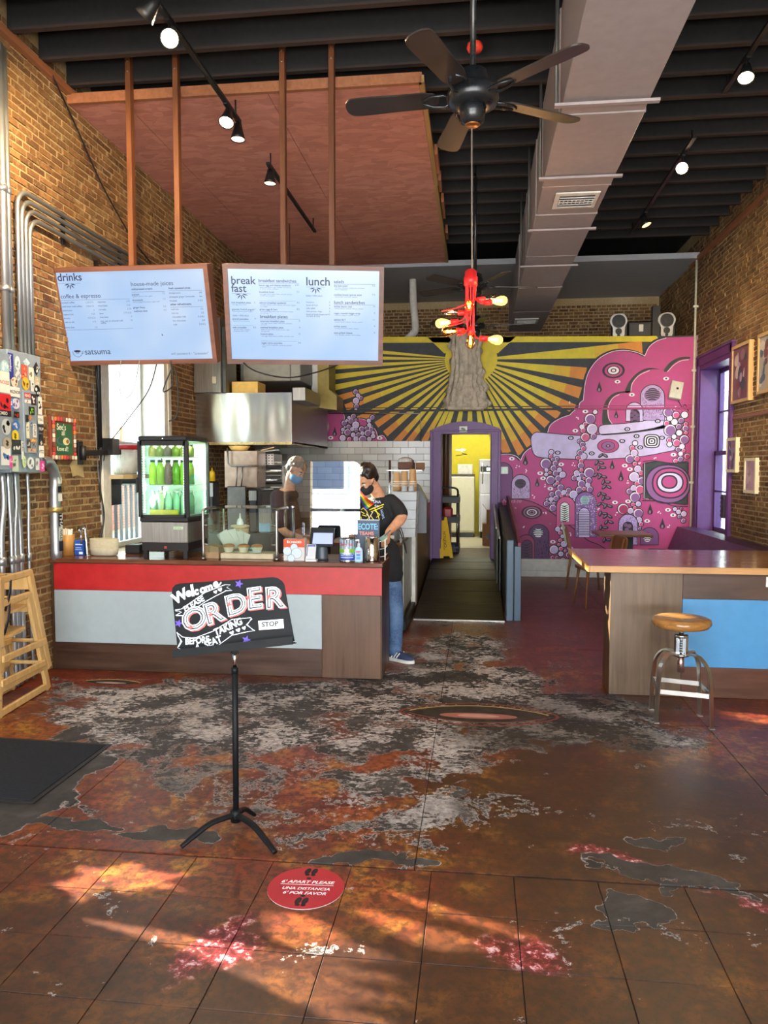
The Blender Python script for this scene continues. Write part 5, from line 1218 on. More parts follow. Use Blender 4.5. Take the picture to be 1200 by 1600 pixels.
# vertical black box section + cables left of the window
p = lw(152, 500, .03); pipe_thing('cable_duct', [(XL + .03, p.y, 3.45), (XL + .03, p.y, 1.80)], .022, 'black vertical cable pipe running down behind the drinks screen', M_BLACK)
M_CAB = plain('black_cable', '#141414', .5)
def cable(pts, label, r=.006, m=None, cat='cable'):
    return B().tube(spline([tuple(p) for p in pts], 6), r, 6).build('cable', m or M_CAB, label=label, cat=cat)
cable([lw(82, 118, .05), lw(120, 200, .04), lw(160, 290, .05), lw(205, 370, .05), lw(235, 410, .05)], 'black cable slanting down the brick from the ledger to the drinks screen', .008)
cable([lw(150, 575, .03), lw(156, 640, .03), lw(158, 700, .04), lw(156, 760, .03), lw(162, 810, .03), lw(150, 862, .03)], 'black cable hanging straight down the brick left of the window', .010)
cable([lw(146, 600, .03), lw(152, 720, .03), lw(160, 800, .03), lw(160, 860, .04)], 'thin grey cable wandering down beside the black one', .005, plain('grey_cable', '#6a6a68', .5))
cable([at(246, 564, 'y', 6.17), at(232, 610, 'y', 6.3), at(200, 655, 'y', 6.35), at(168, 697, 'y', 6.4), at(162, 720, 'y', 6.45)], 'thin cable running from the drinks screen down to the wall bracket', .005)
cable([at(266, 563, 'y', 6.15), at(270, 600, 'y', 6.15), at(255, 612, 'y', 6.15), at(262, 590, 'y', 6.15), at(272, 575, 'y', 6.15), at(278, 610, 'y', 6.15), at(276, 650, 'y', 6.15), at(264, 658, 'y', 6.15)], 'looped black cable dangling under the drinks screen', .006)
cable([at(189, 563, 'y', 6.15), at(187, 605, 'y', 6.15), at(194, 622, 'y', 6.15), at(208, 610, 'y', 6.15), at(218, 563, 'y', 6.15)], 'thin grey wire loop with a small ring under the drinks screen', .004, plain('grey_cable', '#6a6a68', .5))
cable([at(375, 562, 'y', 5.99), at(400, 580, 'y', 5.9), at(450, 590, 'y', 6.0), at(500, 580, 'y', 6.2), at(545, 563, 'y', 6.4)], 'black cable sagging under the breakfast screen', .006)
# folding black arm on the wall
p, q = lw(125, 708, .02), lw(166, 706, .02)
t = thing('folding_bracket', (XL, p.y, p.z - .1), 'black folding wall arm beside the left window', 'bracket')
B().bb(XL, XL + .03, p.y - .04, p.y + .04, p.z - .10, p.z + .10, .004).build('wall_plate', M_BLACK, t); B().bar((XL + .05, p.y, p.z), (XL + .10, q.y + .1, q.z), .04, .05, bev=.005).build('arm', M_BLACK, t)
B().cyl((XL + .05, p.y, p.z - .06), (XL + .05, p.y, p.z + .06), .025).build('pivot', M_BLACK, t); B().bb(XL + .03, XL + .14, q.y - .12, q.y + .02, q.z - .03, q.z + .12, .006).build('power_block', M_BLACKP, t)
# fuse boxes covered in stickers
M_BOX = plain('grey_enamel_box', '#8a98a4', .4, .2)
a, c = lw(12, 545, .14), lw(64, 738, .14)
by0, by1, bz0, bz1 = at(14, 640, 'x', XL + .13).y, at(65, 640, 'x', XL + .13).y, at(65, 738, 'x', XL + .13).z, at(60, 557, 'x', XL + .13).z
t = thing('fuse_box', (XL, (by0 + by1) / 2, bz0), 'grey fuse box plastered with stickers on the left brick wall', 'fuse box')
B().bb(XL, XL + .13, by0, by1, bz0, bz1, .004).build('cabinet', M_BOX, t)
B().bb(XL + .13, XL + .142, by0 + .16, by1 - .09, bz0 + .14, bz1 - .27, .004).build('door', M_BOX, t, label='narrow hinged door'); B().bb(XL + .142, XL + .155, by0 + .175, by0 + .195, 1.95, 2.0).build('latch', M_BLACK, t)
tb = thing('fuse_box', (XL, by0 - .2, bz0 + .02), 'second stickered grey fuse box cut by the left picture edge', 'fuse box'); B().bb(XL, XL + .15, by0 - .40, by0 - .01, bz0 + .02, bz1 - .04, .004).build('cabinet', M_BOX, tb)
def sticker_set(parent, yA, yB, zA, zB, off, L):
    f = Fr((XL + off, yA, zA), (0, 1, 0), (0, 0, 1)); pt = Pt(f, .0004); W, H = yB - yA, zB - zA
    for (x, y, w, h, col, kind, txt, tc) in L:
        X, Y, w2, h2 = x * W, y * H, w * W, h * H; pt.t += .0003
        if kind == 'r': pt.rect(X, Y, X + w2, Y + h2, col)
        elif kind == 'e': pt.ell(X + w2 / 2, Y + h2 / 2, w2 / 2, h2 / 2, col, 18)
        elif kind == 'd': pt.fill([(X + w2 / 2, Y), (X + w2, Y + h2 / 2), (X + w2 / 2, Y + h2), (X, Y + h2 / 2)], col)
        if txt:
            pt.t += .0003; v = h2 > 1.6 * w2
            n = max(3, len(txt))
            if v: sz = min(w2 * .85, h2 / n * 1.5); pt.text(txt, X + w2 * .30, Y + h2 * .94, sz, tc, bold=.02, rot=-math.pi / 2)
            else: sz = min(h2 * .8, w2 / n * 1.45); pt.text(txt, X + w2 * .06, Y + h2 * .5 - sz * .35, sz, tc, bold=.02)
        elif tc:
            pt.t += .0003; rnd = random.Random(int(x * 99 + y * 999))
            for k in range(4):
                a_ = rnd.uniform(.2, .8); b_ = rnd.uniform(.25, .75); pt.ell(X + w2 * a_, Y + h2 * b_, w2 * rnd.uniform(.08, .2), h2 * rnd.uniform(.06, .16), tc, 9, rnd.uniform(0, 3))
    pt.build('sticker', M_PRINT, parent)
K = '#17181b'; Wt = '#d6d8d4'
sticker_set(t, by0, by1, bz0, bz1, .1305, [(.0, .76, .16, .21, '#24308e', 'r', 'humidity', '#e8eaf2'), (.20, .84, .16, .12, '#c8d4d8', 'e', '', '#6a8a96'), (.44, .89, .22, .07, '#b9d6de', 'd', '', '#9ac0cc'), (.74, .83, .22, .12, K, 'd', '', Wt), (.38, .78, .18, .12, '#c8503a', 'r', '', '#e8a080'), (.60, .78, .16, .11, '#d8d2c4', 'r', '', '#8a7a6a'), (.78, .74, .16, .08, '#b0a890', 'r', '', '#d8d4c0'), (.18, .75, .2, .1, '#c4ccd0', 'd', '', '#8a98a4'), (.06, .70, .2, .08, '#d8c4b0', 'e', '', '#8a5a4a'), (.38, .69, .22, .11, '#c8a82e', 'e', '', '#6a5020'), (.64, .69, .12, .1, '#c8ccc8', 'r', '', '#8a8e90'), (.74, .65, .2, .1, K, 'e', '', Wt),
    (.0, .62, .30, .08, Wt, 'r', 'REZNOR', K), (.06, .52, .22, .09, '#c8c4d8', 'e', '', '#6a5a8a'), (.0, .51, .08, .09, '#3a8ad0', 'r', '', '#e0e8f0'), (.10, .45, .16, .05, K, 'r', '', '#c03030'), (.04, .34, .22, .09, '#3a6ab0', 'e', '', '#d8dce8'), (.02, .25, .2, .10, '#d8c22c', 'e', '', '#8a7410'), (.0, .15, .28, .12, '#24262a', 'r', '', Wt), (.28, .11, .07, .15, Wt, 'r', 'ALIEN', K), (.0, .01, .18, .13, '#b8c4b0', 'r', '', '#6a7a6a'), (.30, .04, .12, .1, '#c8d48a', 'e', '', '#8ac0c8'), (.44, .03, .22, .10, '#d0d8da', 'e', '', '#6a7274'), (.84, .01, .15, .09, '#d03a8e', 'r', '', '#f0c0dc'), (.70, .02, .12, .1, '#c8ccca', 'r', '', '#7a8286'),
    (.82, .50, .13, .15, Wt, 'r', '', K), (.80, .42, .18, .07, Wt, 'r', 'TOLI', K), (.82, .34, .15, .07, '#2a2c30', 'r', 'TOP', Wt), (.82, .21, .14, .12, K, 'r', '', Wt), (.80, .13, .17, .10, Wt, 'r', 'ETZ', K)])
sticker_set(t, by0 + .16, by1 - .09, bz0 + .14, bz1 - .27, .1425, [(.06, .88, .5, .08, '#b83a2e', 'r', 'READ', Wt), (.06, .80, .5, .05, Wt, 'r', '', '#c03a30'), (.58, .78, .4, .18, '#2a2024', 'r', '', '#d8c8c8'), (.36, .62, .46, .13, '#141814', 'r', '', '#7ac030'), (.3, .52, .3, .1, '#c88a5a', 'd', '', '#8a4a30'), (.45, .42, .3, .08, '#4a6a9a', 'e', '', '#c8d0e0'), (.62, .26, .3, .22, Wt, 'r', 'STUFF', K), (.1, .24, .24, .26, '#d8d4b8', 'r', '', '#8a8670'), (.4, .18, .5, .06, '#c0904a', 'r', '', '#e0c890'), (.12, .08, .28, .14, '#3a3a40', 'r', '', Wt), (.2, .02, .6, .06, '#c09a80', 'r', '', '#6a4a3a'), (.55, .10, .35, .07, '#8a8e90', 'r', '', K)])
sticker_set(tb, by0 - .40, by0 - .01, bz0 + .02, bz1 - .04, .1505, [(.72, .80, .26, .14, '#9ac4c8', 'e', '', '#e0f0f0'), (.68, .66, .30, .18, '#d8d8d0', 'r', 'NOIZE', '#b84a2e'), (.62, .50, .38, .15, '#c02026', 'r', '', K), (.62, .46, .38, .05, K, 'r', 'OMEO', Wt), (.70, .30, .28, .14, '#b8c0c0', 'e', '', K), (.66, .04, .28, .16, Wt, 'r', '', '#4a7ab0'), (.9, .02, .09, .1, '#d03a8e', 'r', '', '#f0c0dc'), (.72, .18, .26, .1, '#a89a88', 'e', '', '#5a4a3a')])
# pipes below the boxes
for i, px in enumerate((3, 8, 14, 19, 25, 38)):
    p = lw(px, 800, .04); zt_ = 1.58; off = .05 + .02 * (i % 2); yb = p.y + (-.03, .02, .05, -.02, .03, .0)[i]
    b = B().tube(spline([(XL + off, p.y, zt_), (XL + off, p.y + .01, 1.35), (XL + off, yb, 1.1), (XL + off, yb, .5), (XL + off, yb + .02, .02)], 4), (.022, .016, .024, .015, .020, .013)[i], 8)
    t_ = b.build('conduit', M_GALV, label='steel conduit below the fuse boxes, ' + ['at the picture edge', 'second from the picture edge', 'thick one, third from the picture edge', 'fourth from the picture edge', 'fifth from the picture edge, gently bent', 'thinnest one, nearest the sign'][i], cat='pipe')
    B().cyl((XL + off, yb, .92), (XL + off, yb, .98), (.022, .016, .024, .015, .020, .013)[i] * 1.4).build('coupling', M_GALV, t_)
# fat stickered conduit under the sign
pa, pb_, pc = lw(66, 727, .05), lw(82, 745, .06), lw(88, 862, .06)
t = thing('stickered_pipe', (XL + .06, pc.y, .9), 'fat grey conduit with an elbow and torn stickers under the wall sign', 'pipe')
B().tube(spline([(XL + .07, pa.y - .04, pa.z + .02), (XL + .07, pa.y + .06, pa.z + .02), (XL + .065, pb_.y + .03, pb_.z), (XL + .06, pc.y, pb_.z - .16), (XL + .06, pc.y, .88)], 6), .042, 14).build('pipe_run', M_GALV, t)
B().lathe([(.045, -.02), (.052, -.02), (.054, .02), (.045, .02)], (XL + .06, pc.y, 1.28), 16).build('coupling', plain('brass_collar', '#a08a50', .4, .5), t)
f = Fr((XL + .1035, pc.y - .03, .95), (0, 1, 0), (0, 0, 1)); pt = Pt(f, .0006)
for (x, y, w, h, c_) in ((0, .0, .06, .08, K), (.0, .09, .055, .1, Wt), (.0, .20, .06, .1, K), (.0, .40, .06, .06, Wt), (.0, .47, .055, .05, K), (.0, .54, .06, .05, Wt)): pt.rect(x, y, x + w, y + h, c_)
pt.up().text('THAI', .015, .30, .06, Wt, rot=-math.pi / 2, bold=.02); pt.text('RISE', .015, .18, .05, K, rot=-math.pi / 2, bold=.02); pt.build('sticker', M_PRINT, t)
# sign with mosaic border
a, c = lw(76, 655, .03), lw(113, 716, .03)
sy0, sy1, sz0, sz1 = lw(74, 690).y, lw(114, 690).y, lw(94, 719).z, lw(94, 651).z
t = thing('wall_sign', (XL, (sy0 + sy1) / 2, sz0), "green painted sign reading See's all, Knows all in a mosaic frame", 'sign')
B().bb(XL, XL + .03, sy0, sy1, sz0, sz1, .005).build('frame_board', plain('mosaic_frame_red', '#7a3a2c', .6), t)
f = Fr((XL + .0303, sy0, sz0), (0, 1, 0), (0, 0, 1)); pt = Pt(f, .0005); W, H = sy1 - sy0, sz1 - sz0
pt.rect(W * .20, H * .12, W * .84, H * .84, '#1f5a34'); pt.up(); pt.ell(W * .48, H * .44, W * .28, H * .10, '#3a6a8a', 18); pt.up(); pt.ell(W * .42, H * .45, W * .16, H * .08, '#24502e', 16); pt.up().ell(W * .58, H * .43, W * .13, H * .085, '#d8d49a', 16); pt.up().ell(W * .63, H * .43, W * .06, H * .05, '#8a5a30', 12)
pt.text("See's", W * .22, H * .69, H * .20, '#e8ecdc', bold=.01); pt.text('all', W * .40, H * .57, H * .18, '#e8ecdc', bold=.01); pt.text('Knows all!!', W * .21, H * .21, H * .15, '#e8ecdc', bold=.01, sx=.72)
pt.build('lettering', M_PRINT, t)
rnd = random.Random(11); mc = ['#c8b8a0', '#a83a34', '#d87a3a', '#e8e0d0', '#6a4a40', '#c04a50', '#8a8a80']
for k in range(34):
    if k < 9: u, v = .06 + .88 * k / 8, .06
    elif k < 18: u, v = .06 + .88 * (k - 9) / 8, .93
    elif k < 26: u, v = .09, .14 + .72 * (k - 18) / 7
    else: u, v = .92, .14 + .72 * (k - 26) / 7
    o = B().bb(XL + .03, XL + .042, sy0 + W * u - .012, sy0 + W * u + .012, sz0 + H * v - .016, sz0 + H * v + .016, .003).build('mosaic_tile', plain('mosaic_' + mc[k % 7][1:], mc[(k * 3) % 7], .35), t)
# plaster patch
pt = Pt(Fr((XL + .014, lw(118, 730).y, lw(118, 730).z), (0, 1, 0), (0, 0, 1))); pt.fill([(-.12, .02), (-.05, .07), (.05, .05), (.12, .08), (.10, -.02), (.12, -.09), (.0, -.07), (-.08, -.08)], '#a08a68')
pt.build('plaster_patch', plain('old_plaster', '#a08a62', .9), wl)

# ------------------------------------------------------------------ kitchen: tiles, hood, ducts, oven
M_TILE = None
g = G('white_glazed_tile'); c = g.ramp(g.m('FRACT', g.m('ADD', g.island(), g.objrand())), [(0, lin('#b9b9b0')), (1, lin('#d6d6ce'))]); M_TILE = g.fin(c, .14, 0, .5)
ZT = wallpt(560, 689)[1]; tx1 = wallpt(676, 700)[0] - .015
tw = B().bb(XL, tx1, YM - .022, YM - .002, .85, ZT).build('trim_4', plain('tile_grout', '#8f8c84', .8), kind='structure')
TL, TH = .232, .098; tmesh = {}; r = 0; z = ZT - TH
while z > .88:
    x = tx1 - TL - (0 if r % 2 else TL / 2)
    if r % 2 == 0:
        o = B().bb(tx1 - TL / 2 + .002, tx1 - .002, YM - .034, YM - .021, z, z + TH - .005, .002).build('tile', M_TILE, tw)
    while x > -3.0:
        P = Vector((x + TL / 2, YM - .0275, z + TH / 2 - .0025))
        if 'm' not in tmesh:
            o = B().box(P, (TL - .005, .013, TH - .005), None, .002).build('tile', M_TILE, origin=tuple(P)); tmesh['m'] = o.data
        else: o = bpy.data.objects.new('tile', tmesh['m']); COL.objects.link(o)
        o.parent = tw; o.location = P - tw.location; x -= TL
    z -= TH; r += 1
# steel hood
hx0, hx1, hz0, hz1 = XL + .02, at(456, 650, 'y', 9.0).x, at(456, 692, 'y', 9.0).z, at(456, 613, 'y', 9.0).z
t = thing('range_hood', ((hx0 + hx1) / 2, 10.1, hz0), 'large brushed steel range hood over the kitchen', 'range hood')
b = B(); nx = 40
gw = lambda u: .005 * math.sin(u * 9) * math.sin(u * 23 + 1)
vs = []; fs = []
for i in range(nx + 1):
    u = i / nx
    for j in range(7):
        v = j / 6; vs.append((hx0 + (hx1 - hx0) * u, 9.0 + gw(u) * math.sin(v * 3.0) + .002 * math.sin(v * 5 + u * 14), hz0 + (hz1 - hz0) * v))
for i in range(nx):
    for j in range(6): a = i * 7 + j; fs.append((a, a + 7, a + 8, a + 1))
b.add(vs, fs, True); b.build('front_panel', plain('mirror_steel', '#b4b0a6', .22, 1.0, .02, .5), t)
zs = at(487, 643, 'y', YM).z
ysd = 11.2
B().prism([(9.0, hz0), (ysd, hz0 - .02), (ysd, hz1), (9.0, hz1)], Fr((hx1, 0, 0), (0, 1, 0), (0, 0, 1)), -.012, .0).build('side_panel', M_STEEL, t)
B().bb(hx0, hx1, 9.0, ysd, hz1 - .01, hz1).build('top_panel', M_STEEL, t)
b = B().bb(hx0, hx1, 8.99, 9.03, hz0 - .02, hz0 + .012).bb(hx1 - .03, hx1, 9.0, ysd, hz0 - .02, hz0 + .012); b.build('grease_lip', plain('warm_steel', '#b8a070', .3, 1.0), t)
b = B()
for k in range(8): b.bb(hx0 + .05 + k * .14, hx0 + .17 + k * .14, 9.3, 9.32, hz0 + .08, hz0 + .42)
b.build('filter', M_STEEL, t)
# stainless light box and duct work above the hood
q0, q1 = at(456, 613, 'y', 9.6), at(493, 632, 'y', 9.6)
B().bb(hx1 + .004, q1.x, 9.02, 9.9, q1.z, q0.z, .004).build('hood_collar', M_STEEL, label='short steel box at the right end of the hood', cat='duct')
q0, q1 = at(304, 572, 'y', 8.9), at(343, 609, 'y', 8.9)
t = thing('exhaust_box', ((q0.x + q1.x) / 2, 9.1, q1.z), 'steel exhaust box between the two screens above the hood', 'duct'); B().bb(XL + .02, q1.x, 8.95, 9.4, hz1 + .002, 3.4, .005).build('casing', M_STEEL, t); B().bb(q1.x, q1.x + .05, 9.0, 9.4, hz1 + .002, 3.3, .005).build('side_duct', plain('dull_steel', '#6e6c68', .4, 1.0), t)
B().bb(q1.x - .10, q1.x - .05, 8.93, 8.95, q1.z + .08, q1.z + .16).build('switch', M_CREAM, t)
q0, q1 = at(375, 560, 'y', 10.2), at(472, 595, 'y', 10.2)
B().bb(q0.x, q1.x - .02, 10.2, YM - .004, q1.z, 3.35, .01).build('duct_box', plain('pale_grey_duct', '#9aa09c', .5, .3), label='long pale grey duct box behind the breakfast screen', cat='duct')
q0, q1 = at(470, 582, 'y', 10.3), at(495, 612, 'y', 10.3)
B().bb(q0.x, q1.x, 10.95, 11.3, q1.z - .02, q0.z + .3, .01).build('duct_drop', M_GALV, label='galvanised duct drop right of the hood', cat='duct')
q0, q1 = at(494, 612, 'y', 10.5), at(522, 640, 'y', 10.5)
B().prism([(q0.x, q0.z + .30), (q0.x, q1.z + .04), (q1.x + .02, q1.z), (q1.x + .02, q1.z + .20), (q0.x + .16, q0.z + .04), (q0.x + .16, q0.z + .55), (q0.x, q0.z + .55)], Fr((0, 10.6, 0), (1, 0, 0), (0, 0, 1)), -.5, 0).build('duct_hopper', plain('olive_steel', '#7a7040', .4, .6), label='olive sheet metal hopper beside the sunburst mural', cat='duct')
p = at(454, 600, 'y', 9.5); B().cyl((p.x, 9.5, p.z - .1), (p.x, 9.5, ZO), .006, n=6).build('hanger_rod', M_STEEL, label='thin rod hanging in front of the duct box above the hood', cat='rod')
# boxes on the hood
for i, (xa, xb, za, zb2, c_, lab) in enumerate(((368, 408, 598, 612, '#d8b868', 'tan cardboard box on top of the hood'),)):
    a, c = at(xa, zb2, 'y', 9.3), at(xb, za, 'y', 9.3); B().bb(a.x, c.x, 9.15, 9.5, hz1, c.z, .004).build('cardboard_box', plain('tan_card', c_, .7), label=lab, cat='box')
# salamander oven on the left under the hood
ox0, ox1, oz0, oz1 = at(350, 700, 'y', 8.7).x, at(402, 700, 'y', 8.7).x, at(400, 762, 'y', 8.7).z, at(400, 704, 'y', 8.7).z
t = thing('steel_oven', ((ox0 + ox1) / 2, 9.0, oz0), 'boxy steel salamander oven with a pipe rail under the hood', 'oven')
B().bb(ox0, ox1, 8.7, 9.05, oz0, oz1, .006).build('casing', plain('warm_brushed_steel', '#b09a88', .32, .9), t)
a, b_, c, d = at(355, 700, 'y', 8.64), at(356, 724, 'y', 8.64), at(362, 728, 'y', 8.64), at(404, 728, 'y', 8.64)
B().tube([a, b_, c, d], .011, 8).build('pipe_rail', M_STEEL, t)
for px in (371, 379): B().tube([at(px, 728, 'y', 8.64), at(px - 2, 760, 'y', 8.62)], .008, 8).build('hanging_tool', M_STEEL, t)
B().ball(at(368, 763, 'y', 8.62), (.03, .02, .02), 10, 6).build('ladle_bowl', plain('brass_cap', '#a8703c', .35, .8), t)
xl0, xl1 = at(403, 712, 'y', 9.1).x, at(428, 712, 'y', 9.1).x; zz0, zz1 = at(410, 727, 'y', 9.1).z, at(410, 709, 'y', 9.1).z
bx = B().bb(xl0, xl1, 9.1, 9.5, zz0, zz1, .004).build('perforated_pan', M_STEEL, label='perforated steel pan right of the salamander oven', cat='pan')
hb = B()
for i in range(5):
    for j in range(4): hb.cyl((xl0 + (xl1 - xl0) * (i + .6) / 5.2, 9.0985, zz0 + (zz1 - zz0) * (j + .6) / 4.2), (xl0 + (xl1 - xl0) * (i + .6) / 5.2, 9.0995, zz0 + (zz1 - zz0) * (j + .6) / 4.2), .009, n=8)
hb.build('hole', M_BLACKP, bx)
# rack of pans and trays
t = thing('pan_rack', ((xl0 + xl1) / 2, 9.3, zz0 - .5), 'dark rack of trays and utensils under the perforated pan', 'rack')
for k, py in enumerate((729, 742, 755, 768)):
    z = at(410, py, 'y', 9.1).z; B().bb(xl0 + .002, xl1 + .12, 9.1, 9.6, z - .012, z, .003).build('shelf', M_STEEL if k % 2 else M_BLACK, t)
    for j in range(3): B().bar((xl0 + .03 + .06 * j, 9.12, z + .03 + .012 * j), (xl0 + .18 + .05 * j, 9.14, z + .035 + .008 * j), .03, .015).build('tray', [M_STEEL, M_BLACK, M_CREAM][(j + k) % 3], t)
for x in (xl0 + .012, xl1 + .11): B().bb(x - .01, x + .01, 9.1, 9.13, .861, zz0 - .002).build('upright', M_STEEL, t)
for k, (x0, y0_, x1, y1_, m) in enumerate(((403, 705, 425, 695, M_BLACK), (408, 704, 428, 699, M_PINE), (362, 702, 371, 692, M_PINE), (406, 706, 436, 703, M_STEEL))):
    B().bar(at(x0, y0_, 'y', 9.05), at(x1, y1_, 'y', 9.05), .012, .012).build('utensil', m, label=['black knife lying across the perforated pan', 'wooden spoon lying across the perforated pan', 'wooden stick standing on the salamander oven', 'steel tongs lying out over the perforated pan'][k], cat='utensil', group='kitchen utensils')
q = at(372, 700, 'y', 8.9); B().lathe([(0, 0), (.09, 0), (.13, .06), (.12, .06), (.08, .012), (0, .012)], (q.x, 8.95, oz1), 18).build('mixing_bowl', plain('tan_card', '#d8b868', .7), label='tan bowl on top of the salamander oven', cat='bowl')
# low counters of the kitchen behind the front counter
M_PREP = plain('prep_steel_dark', '#5a5c5e', .35, .8)
B().bb(XL + .02, -1.75, 8.55, 9.5, 0, .86, .005).build('prep_counter', M_PREP, label='steel cooking counter under the hood', cat='counter')
a, c = at(351, 760, 'y', 8.5), at(382, 820, 'y', 8.5)
B().bb(a.x, c.x, 8.57, 8.62, .862, a.z, .01).build('cutting_board', plain('dull_steel', '#6e6c68', .4, 1.0), label='grey upright board leaning under the salamander oven', cat='board')
a = at(430, 780, 'y', 9.6)
for k, (px0, px1, py0, py1, yy, col, lab) in enumerate(((388, 402, 764, 800, 8.6, '#24282c', 'black kitchen appliance right of the grey board'), (404, 424, 790, 845, 8.55, '#8fb4c4', 'pale blue tub behind the muffin tray'), (320, 334, 752, 800, 8.6, '#1e2022', 'black squat machine right of the drinks fridge'))):
    a, c = at(px0, py1, 'y', yy), at(px1, py0, 'y', yy); t = B().bb(a.x, c.x, yy, yy + .2, .862, c.z, .02).build('appliance', plain('app_' + col[1:], col, .4), label=lab, cat='appliance')
    B().bb(a.x + .01, c.x - .01, yy - .006, yy, (a.z + c.z) / 2, c.z - .02).build('front_plate', M_STEEL, t)
# yellow mustard bottle and jar near the fridge
q = at(327, 752, 'y', 8.6); q.z += .09; t = thing('squeeze_bottle', (q.x, 8.7, q.z - .09), 'yellow squeeze bottle beside the drinks fridge', 'bottle')
B().lathe([(0, 0), (.035, 0), (.036, .10), (.02, .12), (0, .12)], (q.x, 8.7, q.z - .09), 14).build('bottle_body', M_WET, t); B().cyl((q.x, 8.7, q.z + .03), (q.x, 8.7, q.z + .07), .012, .004).build('nozzle', M_WET, t)
# wall clock
q = at(502, 667, 'y', YM); cr = 13.5 / 1200 * YM
t = thing('wall_clock', (q.x, YM - .03, q.z - cr), 'round white wall clock on the magenta mural cloud', 'clock')
B().lathe([(0, -.02), (cr * 1.0, -.02), (cr * 1.04, 0), (cr * 1.0, .022), (cr * .93, .018), (cr * .93, .01), (0, .01)], (q.x, YM - .042, q.z), 30, (0, -1, 0)).build('case', M_STEEL, t)
f = Fr((q.x, YM - .0535, q.z), (1, 0, 0), (0, 0, 1)); pt = Pt(f); pt.ell(0, 0, cr * .92, None, '#d8d8cc', 30); pt.up()
for k in range(12): a = math.pi / 6 * k; pt.ell(cr * .74 * math.sin(a), cr * .74 * math.cos(a), cr * .07, None, '#2a2a2c', 8)
pt.up().stroke([(0, 0), (0, -cr * .66)], cr * .06, '#18181a'); pt.stroke([(0, 0), (-cr * .45, cr * -.10)], cr * .08, '#18181a'); pt.build('dial', M_PRINT, t)
# thin pipe frame above the tiles
p = [at(x, y, 'y', YM - .06) for x, y in ((488, 646), (657, 646), (658, 690))]
B().tube(p, .008, 8).build('water_pipe', M_STEEL, label='thin steel pipe across the mural above the tiles', cat='pipe')

# ------------------------------------------------------------------ front counter
cx0, cx1, cyf, cyb = XL + .02, -.715, 5.745, 6.24
t = thing('service_counter', ((cx0 + cx1) / 2, 6.0, 0), 'dark wood service counter with red and white front panels', 'counter'); counter = t
B().bb(cx0, cx1, cyf, cyb, .0, .862, .003).build('carcass', M_DARKWOOD2, t)
M_CTOP = woodm('counter_top_wood', '#3a2117', '#7a4a34', .18, axis=0)
B().bb(cx0, cx1 + .012, cyf - .02, cyb + .05, .862, .895, .004).build('worktop', M_CTOP, t)
B().bb(max(cx0 + .03, at(73, 900, 'y', cyf).x), at(597, 900, 'y', cyf).x, cyf - .010, cyf - .0005, .645, .856, .0015).build('red_panel', M_RED, t, label='red front panel')
B().bb(max(cx0 + .03, at(73, 950, 'y', cyf).x), at(503, 950, 'y', cyf).x, cyf - .010, cyf - .0005, .222, .643, .0015).build('white_panel', M_GREYW, t, label='pale grey front panel')
B().bb(at(503.5, 950, 'y', cyf).x, cx1 - .004, cyf - .008, cyf - .0005, .003, .643, .001).build('upright_panel', woodm('counter_panel_b', '#3f2819', '#64462f', .38, axis=2), t)
B().bb(max(cx0 + .03, at(73, 950, 'y', cyf).x), at(503, 950, 'y', cyf).x, cyf - .008, cyf - .0005, .003, .219, .001).build('lower_panel', M_DARKWOOD, t)
B().bb(cx1, cx1 + .006, cyf + .002, cyb - .002, .003, .86, .001).build('end_panel', woodm('counter_end', '#2b1a12', '#4a3022', .4, axis=2), t)
# back counter along the ramp with panels
bc = thing('back_counter', (-1.05, 9.3, 0), 'long wood back counter running beside the ramp', 'counter')
bx1 = -.73
B().bb(-1.40, bx1, 7.27, YM - .06, 0, .87, .003).build('carcass', M_DARKWOOD2, bc); B().bb(-1.42, bx1 + .012, 7.25, YM - .06, .87, .90, .004).build('worktop', M_CTOP, bc)
M_MARB = plain('white_laminate', '#b9c4bf', .35, var=.08, scale=3)
B().bb(bx1, bx1 + .008, 7.62, 8.6, .16, .86).build('side_panel', M_MARB, bc, label='white laminate side panel'); B().bb(bx1, bx1 + .05, 8.6, 8.85, .05, .90, .004).build('end_board', M_WHITE, bc, label='white end board')
B().bb(bx1 + .0, bx1 + .05, 7.5, 8.6, 0, .10, .01).build('kick_rail', M_BLACK, bc)
B().bb(bx1 + .0, bx1 + .04, 8.86, YM - .1, .88, 1.10, .004).build('red_board', M_RED, bc, label='red upstand board'); B().bb(bx1 + .0, bx1 + .04, 8.86, YM - .1, 0, .88, .004).build('wood_board', M_DARKWOOD2, bc)

# ------------------------------------------------------------------ bar on the right, stool
bx0, byf = .945, 5.56
t = thing('bar_counter', (2.0, 5.7, 0), 'dark wood bar with a sky blue panel under an oiled wooden top', 'bar')
B().bb(bx0, XR - .005, byf, byf + .27, 0, .885, .003).build('carcass', M_DARKWOOD2, t)
xb = at(1065, 990, 'y', byf).x
B().bb(bx0, xb - .002, byf - .008, byf, .003, .884, .001).build('upright_panel', woodm('bar_panel_a', '#41301f', '#6a543e', .36, axis=2), t)
B().bb(xb, XR - .005, byf - .008, byf, .70, .884, .001).build('upper_panel', M_DARKWOOD, t); B().bb(xb, XR - .005, byf - .010, byf, .218, .698, .001).build('blue_panel', M_BLUE, t, label='sky blue panel')
B().bb(xb, XR - .005, byf - .008, byf, .003, .216, .001).build('lower_panel', woodm('bar_low', '#3a2015', '#5e3a28', .36, axis=0), t)
for k in range(6): 
    a = 5.49 + k * .194
    o = B().bb(.79 + .0, XR - .005, a, a + .1925, .888, .93, .002); o.build('top_board', M_BARTOP, t)
B().bb(.79, XR - .005, 5.478, 5.489, .886, .9305, .002).build('front_edge', M_BAREDGE, t, label='pale oak front edge'); B().bb(.778, .789, 5.478, 6.654, .886, .9305, .002).build('end_edge', M_BAREDGE, t)
